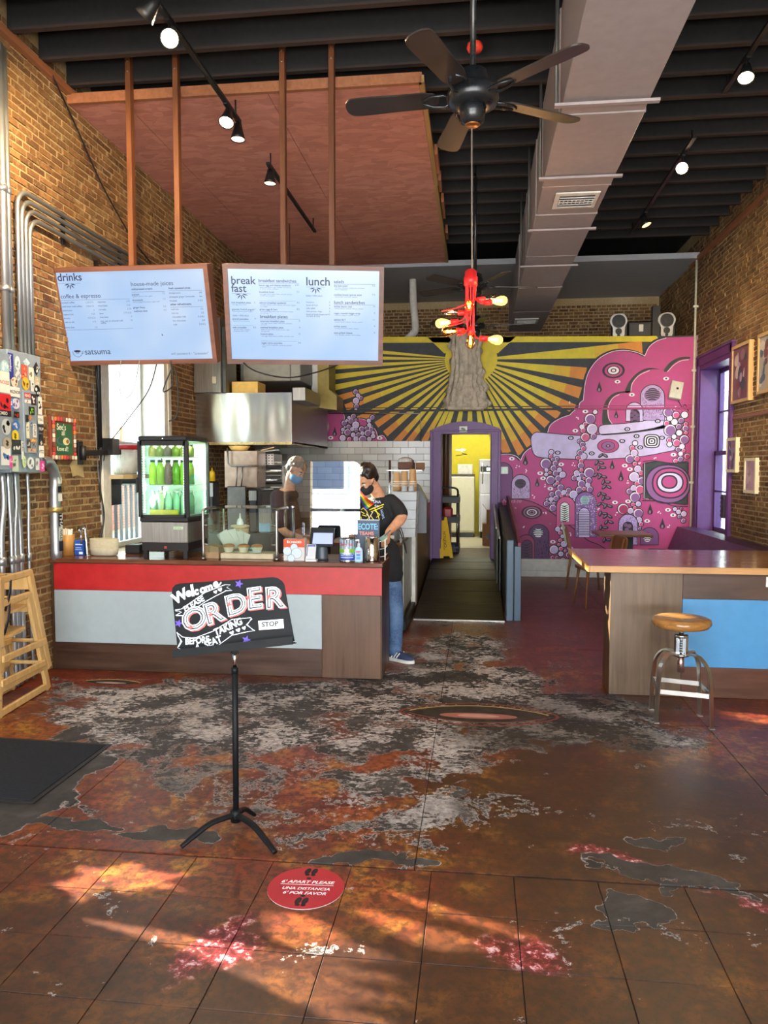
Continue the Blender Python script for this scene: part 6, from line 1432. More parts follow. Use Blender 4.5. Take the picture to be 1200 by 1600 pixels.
B().bb(1.5, 1.56, 6.45, 6.5, 0, .886).bb(2.9, 2.96, 6.45, 6.5, 0, .886).build('rear_leg', M_DARKWOOD2, t)
p = at(1199, 909, 'y', byf); B().bb(p.x - .012, p.x + .05, byf - .013, byf - .008, p.z - .035, p.z + .035).build('white_sticker', M_WHITE, t, label='white sticker')
SX, SY = 1.305, 5.05
t = thing('bar_stool', (SX, SY, 0), 'industrial screw stool with a round wooden seat and steel legs at the bar', 'stool')
zs = .640
B().lathe([(0, -.045), (.13, -.045), (.165, -.035), (.182, -.012), (.178, .012), (.16, .022), (.10, .018), (0, .012)], (SX, SY, zs), 36).build('seat', M_SEATWOOD, t)
B().cyl((SX, SY, .345), (SX, SY, zs - .04), .014, n=12).build('screw_post', M_BLACK, t, label='threaded post')
b = B()
for k in range(14): b.lathe([(.013, -.004), (.0175, 0), (.013, .004)], (SX, SY, .36 + .016 * k), 12)
b.build('thread', M_STEEL, t)
M_RAW = plain('raw_steel', '#b4b0aa', .34, 1.0, .06)
b = B()
for a in range(4):
    x, y = .035 * math.cos(a * math.pi / 2 + .5), .035 * math.sin(a * math.pi / 2 + .5); b.bar((SX + x, SY + y, .42), (SX + x, SY + y, .545), .016, .03, up=(x, y, 0))
b.lathe([(.02, .535), (.045, .535), (.045, .555), (.02, .555)], (SX, SY, 0), 16).lathe([(.02, .415), (.05, .415), (.05, .43), (.02, .43)], (SX, SY, 0), 16)
b.build('yoke', M_CHROME, t); B().cyl((SX, SY, .31), (SX, SY, .42), .021, n=14).build('screw_nut', plain('pinkish_steel', '#b09088', .3, .9), t)
feet = [(1.139, 4.954), (1.453, 4.872), (1.165, 5.225), (1.452, 5.13)]
for fx_, fy_ in feet:
    d = Vector((fx_ - SX, fy_ - SY, 0)).normalized(); R = Vector((fx_ - SX, fy_ - SY, 0)).length
    prof = spline([(.035, .43), (.09, .437), (R * .62, .425), (R * .86, .36), (R * .95, .24), (R * .98, .10), (R, .008)], 4)
    P = [Vector((SX, SY, 0)) + d * r_ + Vector((0, 0, z)) for r_, z in prof]
    b = B()
    side = Vector((-d.y, d.x, 0)); n = len(P); vs = []
    for i, p in enumerate(P):
        tg = (P[min(n - 1, i + 1)] - P[max(0, i - 1)]).normalized(); nn_ = tg.cross(side).normalized()
        vs += [p + side * .016 + nn_ * .005, p - side * .016 + nn_ * .005, p - side * .016 - nn_ * .005, p + side * .016 - nn_ * .005]
    fs = [(i * 4 + k, i * 4 + (k + 1) % 4, i * 4 + 4 + (k + 1) % 4, i * 4 + 4 + k) for i in range(n - 1) for k in range(4)] + [(3, 2, 1, 0), (n * 4 - 4, n * 4 - 3, n * 4 - 2, n * 4 - 1)]
    b.add(vs, fs, False); b.build('leg', M_RAW, t); B().box((fx_, fy_, .005), (.035, .035, .01), None, .003).build('foot', M_RAW, t)
q = [Vector((SX + (x - SX) * .965, SY + (y - SY) * .965, .205 if i in (0, 1) else .215)) for i, (x, y) in enumerate(feet)]
for i, j in ((0, 1), (1, 3), (3, 2), (2, 0)): B().bar(q[i], q[j], .008, .028).build('stretcher', M_RAW, t)

# ------------------------------------------------------------------ black mat, music stand, floor sticker
t = thing('floor_mat', (-2.75, 3.8, 0), 'black rubber floor mat at the left on the painted floor', 'mat')
p = [at(175, 1164, 'z', .0), at(52, 1257, 'z', 0), Vector((-3.3, 3.40, 0)), Vector((-3.3, 4.22, 0))]
f = Fr((0, 0, 0), (1, 0, 0), (0, 1, 0))
gm = G('ribbed_mat'); wv = gm.N('ShaderNodeTexWave'); gm.put(wv.inputs['Vector'], gm.pos()); wv.inputs['Scale'].default_value = 60; gm.bump(wv.outputs['Fac'], .4, .003); M_MAT = gm.fin(gm.ramp(gm.noise(gm.pos(), 60, 4), [(.3, lin('#15191f')), (.7, lin('#20262d'))]), .8, 0, .3)
out = [(v.x, v.y) for v in p]; cxm = sum(x for x, _ in out) / 4; cym = sum(y for _, y in out) / 4
ins = [(cxm + (x - cxm) * .955, cym + (y - cym) * .93) for x, y in out]
B().prism(out, f, .001, .006, [ins]).build('border', plain('mat_rubber_edge', '#191c1f', .5), t); B().prism(ins, f, .001, .010).build('carpet_pad', M_MAT, t)
SXm, SYm = -1.055, 3.235
M_MSB = plain('music_stand_black', '#0d0f11', .55, var=.05, spec=.2)
t = thing('music_stand', (SXm, SYm, 0), 'black music stand carrying a hand lettered order here sign', 'music stand')
B().cyl((SXm, SYm, .06), (SXm + .002, SYm, .735), .0135, n=14).build('lower_tube', M_MSB, t); B().cyl((SXm + .002, SYm, .735), (SXm + .003, SYm, .815), .0095, n=12).build('upper_tube', M_CHROME, t, label='chrome inner tube'); B().cyl((SXm + .002, SYm, .715), (SXm + .002, SYm, .74), .0155).build('collar', M_MSB, t)
for px, py in ((283, 1324), (430, 1333), (397, 1274)):
    e = at(px, py, 'z', .008)
    mid = Vector(((SXm * .55 + e.x * .45), (SYm * .55 + e.y * .45), .072)); P = spline([(SXm, SYm, .075), tuple(mid), (e.x * .8 + SXm * .2, e.y * .8 + SYm * .2, .035), (e.x, e.y, .010)], 4)
    B().tube(P, [.017 - .005 * i / (len(P) - 1) for i in range(len(P))], 10, flat=.75).build('leg', M_MSB, t)
B().lathe([(0, .045), (.024, .045), (.026, .09), (.016, .1), (0, .1)], (SXm, SYm, 0), 16).build('hub', M_MSB, t)
# desk plate: corners on a tilted plane
tl, tr_, br, bl = at(267, 919, 'y', 3.30), at(444, 903, 'y', 3.285), at(461, 1000, 'y', 3.205), at(279, 1020, 'y', 3.22)
u = ((tr_ - tl) + (br - bl)).normalized(); w = (tl - bl) + (tr_ - br); v = (w - u * w.dot(u)).normalized(); ctr = (tl + tr_ + br + bl) / 4
df = Fr(ctr, u, v)
def onplate(px, py):
    d = _Rm @ Vector(((px - 600) / 1200, (800 - py) / 1200, -1.0)); o = Vector((0, 0, CAM_H)); k = (df.o - o).dot(df.n) / d.dot(df.n); p = o + d * k - df.o; return p.dot(df.u), p.dot(df.v)
def pl(x, y): return onplate(260 + x / 5.4545, 890 + y / 5.4545)
outline = [pl(100, 738), pl(46, 190), pl(52, 155), pl(78, 128), pl(115, 118), pl(905, 64), pl(945, 70), pl(985, 96), pl(1003, 125), pl(1092, 610)]
B().prism(outline, df, -.004, 0).build('desk', M_MSB, t)
Lp = [pl(98, 738), pl(1108, 625)]; f0, f1_ = df.p(*Lp[0]), df.p(*Lp[1])
B().bar(f0 + df.n * .025, f1_ + df.n * .025, .055, .004, up=df.v).bar(f0 + df.n * .052 + df.v * .008, f1_ + df.n * .052 + df.v * .008, .005, .034, up=df.v).build('ledge', M_MSB, t)
B().bar(df.p(0, -.06, -.02), (SXm + .003, SYm, .80), .03, .03).bar(df.p(-.05, -.02, -.012), df.p(.05, -.02, -.012), .02, .06, up=df.v).build('clamp', M_MSB, t)
pt = Pt(df, .0005); CH = '#dfeaf4'; RD = '#c8584e'
def along(pts): return [pl(*p) for p in pts]
def lett(txt, x, y, h, rot, col=CH, bold=0.0, sx=1.0, shear=0.0):
    a, b_ = pl(x, y), pl(x + 100 * math.cos(math.radians(rot)), y - 100 * math.sin(math.radians(rot))); ang = math.atan2(b_[1] - a[1], b_[0] - a[0]); s_ = math.hypot(b_[0] - a[0], b_[1] - a[1]) / 100
    pt.text(txt, *a, h * s_ * 1.42, col, rot=ang, bold=bold, sx=sx, shear=shear)
for ch, x, y, h, r_ in (('W', 74, 296, 76, 30), ('e', 168, 232, 60, 12), ('l', 215, 225, 80, 14), ('c', 240, 218, 55, 15), ('o', 290, 205, 58, 18), ('m', 335, 190, 56, 20), ('e', 405, 155, 58, 20)): lett(ch, x, y, h * 1.15, r_, bold=.045)
pt.stroke(along([(425, 145), (450, 132), (468, 108)]), .006, CH)
for ln in ([(75, 345), (130, 335), (330, 195), (500, 128), (545, 130), (515, 152), (560, 178), (500, 180)], [(80, 390), (130, 362), (105, 352), (78, 352)], [(85, 392), (140, 392), (190, 372), (330, 275), (420, 225), (505, 183)]): pt.stroke(along(ln), .003, CH)
lett('PLEASE', 158, 358, 44, 30, bold=.03, sx=1.0)
def heart(x, y, s_, r_=.4):
    P = []
    for k in range(16):
        a = 2 * math.pi * k / 16; hx = s_ * 1.0 * math.sin(a) ** 3; hy = -s_ * (.81 * math.cos(a) - .31 * math.cos(2 * a) - .12 * math.cos(3 * a)); P.append(pl(x + hx * math.cos(r_) + hy * math.sin(r_), y - hx * math.sin(r_) + hy * math.cos(r_)))
    pt.fill(P, CH)
for x, y, s_ in ((418, 190, 17), (458, 170, 20), (558, 538, 20), (612, 515, 20), (662, 497, 18)): heart(x, y, s_)
for ch, x, y, h, r_ in (('O', 160, 540, 175, 22), ('R', 345, 470, 165, 20), ('D', 520, 395, 160, 16), ('E', 692, 335, 165, 8), ('R', 845, 328, 165, 6)):
    z_ = pt.t; lett(ch, x + 12, y + 8, h, r_, RD, .05, 1.08); pt.t = z_ + .0005; lett(ch, x, y, h, r_, CH, .05, 1.08); pt.t = z_ + .0010; lett(ch, x, y, h, r_, '#1a1d21', .012, 1.08); pt.t = z_ + .0015; lett(ch, x + 2, y - 2, h, r_, CH, -.022, 1.08); pt.t = z_
pt.t += .002
for x, y in ((208, 492), (376, 386), (535, 296), (698, 238), (874, 232)):
    P = []
    for k in range(8): a = math.pi / 4 * k + .2; R_ = 32 if k % 2 == 0 else 11; P.append(pl(x + R_ * math.sin(a), y - R_ * math.cos(a)))
    pt.fill(P, RD)
for ln in ([(90, 535), (140, 575), (240, 585), (400, 525), (560, 425), (720, 410), (732, 420), (682, 470), (755, 522), (700, 528), (560, 560), (440, 648)], [(90, 535), (125, 610), (96, 665), (140, 688)], [(98, 560), (135, 612), (106, 660)], [(725, 418), (692, 470), (740, 516)]): pt.stroke(along(ln), .003, CH)
for txt, x, y, h, r_ in (('BEFORE', 162, 640, 50, 6), ('TAKING', 420, 566, 58, 24)): lett(txt, x, y, h, r_, bold=.035, sx=.84)
for txt, x, y, h, r_ in (('A', 250, 678, 44, 8), ('SEAT', 335, 672, 58, 22)): lett(txt, x, y, h, r_, bold=.035, sx=.84)
for x, y, s_ in ((620, 122, 38), (106, 458, 36), (682, 600, 40)):
    P = []
    for k in range(10): a = math.pi / 5 * k + .3; R_ = s_ if k % 2 == 0 else s_ * .45; P.append(pl(x + R_ * math.sin(a), y - R_ * math.cos(a)))
    pt.fill(P, '#5a44b8')
pt.build('hand_lettering', M_PRINT, t)
pt = Pt(df, .0005); pt.t = .004; pt.fill([pl(785, 438), pl(998, 422), pl(1004, 500), pl(792, 516)], '#e4eaee'); pt.up().text('STOP', *pl(815, 488), .028, '#26282c', rot=math.atan2(pl(998, 422)[1] - pl(785, 438)[1], pl(998, 422)[0] - pl(785, 438)[0]), bold=.04, sx=1.12); pt.build('stop_label', M_PRINT, t)
# round distancing sticker
q = at(478, 1387, 'z', 0); fr_ = Fr((q.x, q.y, .001), (1, 0, 0), (0, 1, 0)); pt = Pt(fr_, .0004); RR = .148
pt.ell(0, 0, RR, RR, '#a5222c', 40); pt.up(); ks = .0031
def st_(x, y): a = at(400 + x / 7.5, 1340 + y / 7.5, 'z', 0); return a.x - q.x, a.y - q.y
def stx(txt, x0, y0, x1, y1):
    a, b_ = st_(x0, y0), st_(x1, y1); L = math.hypot(b_[0] - a[0], b_[1] - a[1]); vs, _ = glyphs(txt, .02, .25, 'LEFT'); wd = max(v_[0] for v_ in vs); pt.text(txt, *a, L / wd, '#ece6e6', rot=math.atan2(b_[1] - a[1], b_[0] - a[0]), bold=.02, shear=.25)
stx("6' APART PLEASE", 292, 295, 920, 318); stx('UNA DISTANCIA', 298, 370, 862, 392); stx("6' POR FAVOR", 306, 424, 818, 446); pt.stroke([st_(288, 310), st_(908, 335)], .0035, '#ece6e6')
for x, y in ((610, 165), (688, 168), (494, 510), (575, 514)): a = st_(x, y); pt.ell(a[0], a[1], .012, .024, '#1a1416', 12, -.15)
for x, y in ((603, 205), (670, 208), (483, 556), (552, 560), (620, 248), (550, 452)): a = st_(x, y); pt.ell(a[0], a[1], .010, .009, '#1a1416', 10)
b = pt.b; b.lathe([(RR, 0), (RR, .0008)], (q.x, q.y, .0002), 40); b.build('distance_sticker', M_PRINT, label="round red floor sticker reading 6' APART PLEASE in front of the music stand", cat='sticker', origin=(q.x, q.y, 0))

# ------------------------------------------------------------------ stacked wooden high chairs at the left edge
def high_chair(dy, dz, label):
    """side frame seen from the room: upright front leg, raked rear leg, runner, slanting rails"""
    t = thing('high_chair', (-3.03, 4.52 + dy, dz), label, 'high chair', 'stacked wooden high chairs', math.radians(5))
    o = Vector(t.location); H = .745
    def L(x, y, z): return o + Vector((x, y, z))
    for x in (-.015, -.265):
        B().bar(L(x, .0, .0), L(x, .055, H), .028, .062, up=(0, 1, 0), bev=.008).build('leg', M_PINE, t)
        B().bar(L(x, .68, .0), L(x, .43, H), .028, .062, up=(0, 1, 0), bev=.008).build('leg', M_PINE, t)
        B().bar(L(x, .02, .03), L(x, .67, .03), .024, .05, bev=.006).build('runner', M_PINE, t)
        B().bar(L(x, .03, H - .01), L(x, .45, H - .01), .026, .045, bev=.008).build('arm_rail', M_PINE, t)
        B().bar(L(x + .016, .02, .225), L(x + .016, .61, .215), .02, .045, bev=.008).build('side_rail', M_PINE, t)
        for z in (.12, .30): B().ball(L(x + .016, .008 + z * .06, z), (.003, .006, .006), 8, 5).build('screw', M_STEEL, t)
    for y, z in ((.05, H - .03), (.43, H - .03), (.60, .22)): B().cyl(L(-.26, y, z), L(-.02, y, z), .014).build('dowel', M_PINE, t)
    B().prism(spline([(-.255, .08), (-.025, .08), (-.025, .40), (-.14, .44), (-.255, .40)], 3, True), Fr(L(0, 0, .50), (1, 0, 0), (0, 1, 0)), 0, .018).build('seat', M_PINE, t)
    B().bar(L(-.14, .452, H - .13), L(-.14, .43, H - .03), .22, .014, up=(0, 1, 0)).build('back_rest', M_PINE, t)
    B().tube(spline([tuple(L(-.04, .17, H + .012)), tuple(L(-.005, .16, H - .02)), tuple(L(.0, .13, H - .12)), tuple(L(-.02, .11, H - .22))], 4), .011, 6, flat=.3).build('strap', M_BLACK, t, label='black strap')
    return t
high_chair(0, 0, 'lower pale wooden high chair, standing on the floor at the left edge'); high_chair(.02, .155, 'upper pale wooden high chair, stacked on the lower one')

# ------------------------------------------------------------------ right rear: tables, chairs, booth, pictures, window
w3 = B()
y0, y1, z0, z1 = W3
w3.bb(XR - .03, XR + .30, y0 - .03, y0 + .03, z0, z1, .004).bb(XR - .03, XR + .30, y1 - .03, y1 + .03, z0, z1, .004).bb(XR - .03, XR + .30, y0, y1, z1 - .03, z1 + .03).bb(XR - .06, XR + .30, y0, y1, z0 - .04, z0)
w3.bb(XR - .045, XR, y0 - .12, y0 - .03, z0 - .05, z1 + .14, .005).bb(XR - .045, XR, y1 + .03, y1 + .12, z0 - .05, z1 + .14, .005).bb(XR - .045, XR, y0 - .1, y1 + .1, z1 + .03, z1 + .14, .005).bb(XR - .055, XR, y0 - .13, y1 + .13, z1 + .14, z1 + .17, .004)
w_3 = w3.build('window_3', M_PURPLE, kind='structure')
b = B(); zm = (z0 + z1) / 2 - .05
for xa, za, zb2 in ((XR + .24, zm - .03, z1 - .02), (XR + .20, z0, zm + .03)):
    for y in (y0 + .06, y1 - .06): b.bb(xa - .02, xa + .02, y - .03, y + .03, za, zb2)
    for z in (za + .03, zb2 - .03, (za + zb2) / 2): b.bb(xa - .02, xa + .02, y0 + .04, y1 - .04, z - (.03 if z != (za + zb2) / 2 else .012), z + (.03 if z != (za + zb2) / 2 else .012))
    b.bb(xa - .015, xa + .015, (y0 + y1) / 2 - .012, (y0 + y1) / 2 + .012, za, zb2)
b.build('sash', M_PURPLE, w_3); B().bb(XR + .238, XR + .242, y0 + .05, y1 - .05, zm, z1 - .03).bb(XR + .198, XR + .202, y0 + .05, y1 - .05, z0 + .03, zm).build('pane', M_GLASS, w_3)
# lane outside the purple window
lb = thing('lane_building', (5.4, 12, 0), 'pale brick building seen in a sliver through the purple window', 'building')
B().bb(5.2, 5.6, 8, 24, 0, 3.2).build('wall', plain('whitewashed_lane_brick', '#c4ccd4', .8, var=.12, scale=9), lb)
st = B(); z = .5
while z < 3.1:
    y = 12.0 + (.15 if int(z * 100) % 2 else 0)
    while y < 20: st.bb(5.185, 5.2, y, y + .28, z, z + .08); y += .3
    z += .10
st.build('brickwork', plain('lane_brick', '#aab6c0', .8, var=.25, scale=6), lb, kind='stuff')
B().bb(XR + .3, 8, -4, 24, -.1, 0).build('lane_ground', plain('alley_paving', '#a8a49a', .9), kind='structure')
# framed pictures
M_FRAMEW = woodm('pale_picture_frame', '#b08a56', '#d4b27a', .45, axis=2)
def picture(pa, pb_, label, cols, seed, deep=.05, fm=None):
    a, c = at(*pa, 'x', XR), at(*pb_, 'x', XR); ya, yb = min(a.y, c.y), max(a.y, c.y); za, zb2 = min(a.z, c.z), max(a.z, c.z)
    t = thing('framed_picture', (XR, (ya + yb) / 2, za), label, 'picture', 'framed artworks on the right brick wall')
    f = Fr((XR - deep, yb, za), (0, -1, 0), (0, 0, 1)); W, H = yb - ya, zb2 - za; fw = .035
    B().prism([(0, 0), (W, 0), (W, H), (0, H)], f, -deep + .002, 0, [[(fw, fw), (W - fw, fw), (W - fw, H - fw), (fw, H - fw)]]).build('frame', fm or M_FRAMEW, t)
    f2_ = Fr((XR - deep + .012, yb, za), (0, -1, 0), (0, 0, 1)); pt = Pt(f2_, .0004); pt.rect(fw * .9, fw * .9, W - fw * .9, H - fw * .9, cols[0]); r_ = random.Random(seed)
    for k in range(16):
        pt.up(); cx_, cy_ = r_.uniform(.25, .75) * W, r_.uniform(.15, .85) * H; pt.ell(cx_, cy_, W * r_.uniform(.05, .17), H * r_.uniform(.03, .13), cols[1 + k % (len(cols) - 1)], 14, r_.uniform(0, 3))
    pt.build('art_print', M_PRINT, t)
    return t
M_FRAMEC = plain('cream_picture_frame', '#e0d6b0', .5, var=.04)
picture((1149, 632), (1180, 530), 'large framed collage in pale wood, left of the upper two pictures', ['#6e4a58', '#a89aac', '#7a3a44', '#c8b8b0', '#3a4a5a', '#8a6a72'], 1, .06)
picture((1190, 617), (1212, 515), 'large pale framed collage cut by the right picture edge', ['#a8a49c', '#4a6a7a', '#d0c8b8', '#7a4a50'], 2, .06)
picture((1140, 738), (1157, 683), 'smaller framed drawing nearest the purple window, cream frame', ['#8f86a4', '#5a4a6a', '#c8bcd0', '#a06a7a', '#3a3a4a'], 3, .05, M_FRAMEC)
picture((1168, 770), (1188, 715), 'small framed pink sketch in a cream frame, right of the lower two', ['#c6a4ae', '#b8949e', '#a08a98', '#d0b4bc'], 4, .05, M_FRAMEC)
p = at(1132, 790, 'x', XR); t = B().bb(XR - .03, XR, p.y - .06, p.y + .06, p.z - .16, p.z + .14, .006).build('wall_heater_grille', plain('slate_plate', '#3a3c4a', .5), label='small dark slotted plate on the brick under the pictures', cat='vent')
for k in range(5): B().bb(XR - .036, XR - .03, p.y - .055, p.y + .055, p.z - .14 + .055 * k, p.z - .11 + .055 * k).build('slat', M_BLACK, t)
# booth bench
M_BOOTH = plain('plum_vinyl', '#4a2c4e', .4, var=.12)
t = thing('booth_bench', (2.9, 9.8, 0), 'long plum booth bench along the right brick wall under the purple window', 'bench')
B().prism([(2.72, .42), (3.10, .42), (3.10, .77), (2.86, .77)], Fr((0, 11.42, 0), (1, 0, 0), (0, 0, 1)), 0, 3.4).build('backrest', M_BOOTH, t)
B().bb(2.45, 3.1, 8.02, 11.42, .30, .45, .02).build('seat', M_BOOTH, t); B().bb(2.55, 3.1, 8.02, 11.42, 0, .30).build('base', M_DARKWOOD, t)
# cafe table and chairs at the rear
q = at(975, 840, 'z', .75)
t = thing('cafe_table', (q.x, 10.5, 0), 'small cafe table with a wooden top and black pedestal by the mural', 'table')
tx0, tx1 = at(932, 838, 'y', 10.4).x, at(1016, 838, 'y', 10.4).x
B().bb(tx0, tx1, 10.2, 10.85, .715, .75, .005).build('table_top', woodm('table_top_wood', '#5a3a24', '#8a6040', .35, axis=0), t); xm = (tx0 + tx1) / 2 + .05
B().bb(xm - .05, xm + .09, 10.47, 10.58, .03, .715).build('pedestal', M_BLACK, t); B().bb(xm - .25, xm + .27, 10.35, 10.7, 0, .03, .006).build('foot_plate', M_BLACK, t)
M_CHAIRW = woodm('chair_walnut', '#5e3a22', '#8f5f38', .4, axis=2); M_CHAIRG = plain('sage_paint', '#8a9a80', .5)
def cafe_chair(x, y, rz, label, green=False):
    t = thing('cafe_chair', (x, y, 0), label, 'chair', 'wooden cafe chairs behind the bar', rz); m = M_CHAIRW
    L = lambda a, b_, c: Vector((x + a, y + b_, c))
    for sx in (-1, 1):
        B().tube([L(sx * .22, -.20, 0), L(sx * .17, -.16, .44)], [.012, .019], 8).build('leg', m, t); B().tube([L(sx * .21, .23, 0), L(sx * .17, .17, .44), L(sx * .18, .25, .80)], [.012, .018, .014], 8).build('leg', m, t)
    B().prism(spline([(-.20, -.20), (.20, -.20), (.21, .05), (.18, .20), (-.18, .20), (-.21, .05)], 3, True), Fr(L(0, 0, .44), (1, 0, 0), (0, 1, 0)), 0, .03).build('seat', m, t)
    mb = M_CHAIRG if green else m
    b = B(); f = Fr(L(-.20, .235, .60), (1, 0, 0), Vector((0, .2, 1)).normalized())
    if green: b.prism([(0, 0), (.40, 0), (.40, .10), (.34, .10), (.34, .15), (.27, .15), (.27, .20), (.20, .20), (.20, .25), (.12, .27), (0, .28)], f, -.012, .012)
    else: b.prism(spline([(0, .02), (.20, .0), (.40, .02), (.41, .20), (.20, .22), (-.01, .20)], 3, True), f, -.010, .010)
    b.build('backrest', mb, t, label='sage green stepped backrest' if green else None)
    return t
q1, q2 = at(928, 947, 'z', 0), at(906, 905, 'z', 0)
cafe_chair(1.40, 9.15, math.radians(-80), 'brown wooden cafe chair whose legs show just left of the bar end')
cafe_chair(1.45, 10.6, math.radians(82), 'sage green backed cafe chair at the left of the cafe table', True)
# speakers and set on top of the mural wall
M_SPS = plain('silver_speaker_face', '#b9b9b4', .35, .3)
def speaker(px, label):
    p = at(px, 524, 'y', YM + .10); x = p.x; z = 3.502; t = thing('speaker', (x, YM + .1, z), label, 'speaker', 'pair of speakers on the mural wall')
    B().bb(x - .10, x + .14, YM + .10, YM + .19, z, z + .30, .02).build('cabinet', M_BLACKP, t)
    B().prism(spline([(x - .07, z), (x + .07, z), (x + .09, z + .15), (x + .125, z + .24), (x + .08, z + .33), (x, z + .345), (x - .09, z + .32), (x - .125, z + .23), (x - .08, z + .14)], 3, True), Fr((0, YM + .10, 0), (1, 0, 0), (0, 0, 1)), -.01, .02).build('front_plate', M_SPS, t)
    for zz, r_ in ((.235, .092), (.09, .045), (.03, .022)):
        B().lathe([(0, .006), (r_ * .3, .010), (r_ * .8, -.002), (r_, .008), (r_ * 1.04, .004)], (x, YM + .078, z + zz), 22, (0, -1, 0)).build('driver_cone', M_BLACK, t)
    return t
speaker(966, 'silver and black speaker left of the black box on the mural wall'); speaker(1041, 'silver and black speaker right of the black box on the mural wall')
a, c = at(980, 524, 'y', YM + .1), at(1019, 502, 'y', YM + .1)
t = thing('black_receiver', ((a.x + c.x) / 2, YM + .1, 3.502), 'black boxy set between the two speakers on the mural wall', 'box')
B().bb(a.x, c.x, YM + .06, YM + .19, 3.502, c.z, .02).build('cabinet', M_BLACKP, t); B().bb(a.x + .04, c.x - .04, YM + .052, YM + .06, 3.53, c.z - .05).build('face', plain('charcoal_face', '#26282a', .5), t); B().bb((a.x + c.x) / 2 - .02, (a.x + c.x) / 2 + .04, YM + .046, YM + .053, 3.58, 3.68).build('port', M_SPS, t)
B().bb(c.x + .0, c.x + .11, YM + .09, YM + .17, 3.502, 3.95, .004).build('dark_post', M_BLACK, label='dark post standing right of the black box on the mural wall', cat='post')
p = at(968, 505, 'y', YM + .15); B().bb(p.x - .07, p.x + .05, YM + .13, YM + .2, 3.803, 3.85, .004).build('white_box', M_WHITE, label='small white box on top of the left speaker', cat='box')
# white wall speaker / router tilted on the mural
a = at(1056, 610, 'y', YM - .05); t = thing('wall_projector_box', (a.x, YM - .05, a.z - .1), 'cream tilted box with a black dot on the mural near the right corner', 'wall box')
R_ = Matrix.Rotation(.22, 3, 'Y') @ Matrix.Rotation(-.25, 3, 'X'); B().box(a, (.17, .07, .26), R_, .006).build('casing', M_CREAM, t)
B().lathe([(0, .002), (.016, .002), (.018, 0)], a + R_ @ Vector((.01, -.036, .02)), 14, R_ @ Vector((0, -1, 0))).build('lens', M_BLACKP, t); B().bb(a.x - .04, a.x + .04, YM - .05, YM - .012, a.z - .04, a.z + .04).build('bracket', M_CREAM, t)
cable([(a.x + .03, YM - .03, a.z - .12), (a.x + .10, YM - .02, a.z - .24), (a.x + .14, YM - .02, a.z - .20), (a.x + .19, YM - .02, a.z - .30)], 'thin cable drooping under the cream box on the mural', .005)
# white vent pipe in the recess
p0, p1, p2_ = at(645, 448, 'y', 12.3), at(649, 515, 'y', 12.3), at(637, 530, 'y', 12.3)
B().tube(spline([(p0.x, 12.3, 4.58), (p0.x + .01, 12.3, 4.2), (p1.x, 12.3, p1.z + .05), (p1.x - .03, 12.28, p1.z - .06), (p2_.x - .02, 12.25, p2_.z - .02)], 5), .058, 14).build('vent_pipe', M_WHITE, label='white bent vent pipe dropping from the grey soffit', cat='pipe')
# small pipe studs on the recess
#((at(806, 420, 'y', 9.6).x, 9.6, at(806, 420, 'y', 9.6).z), (at(806, 420, 'y', 9.6).x, 9.6, ZJ), .014, n=8).build('hanger_rod', M_ROD, label='thin grey rod hanging left of the duct before the mural', cat='rod')

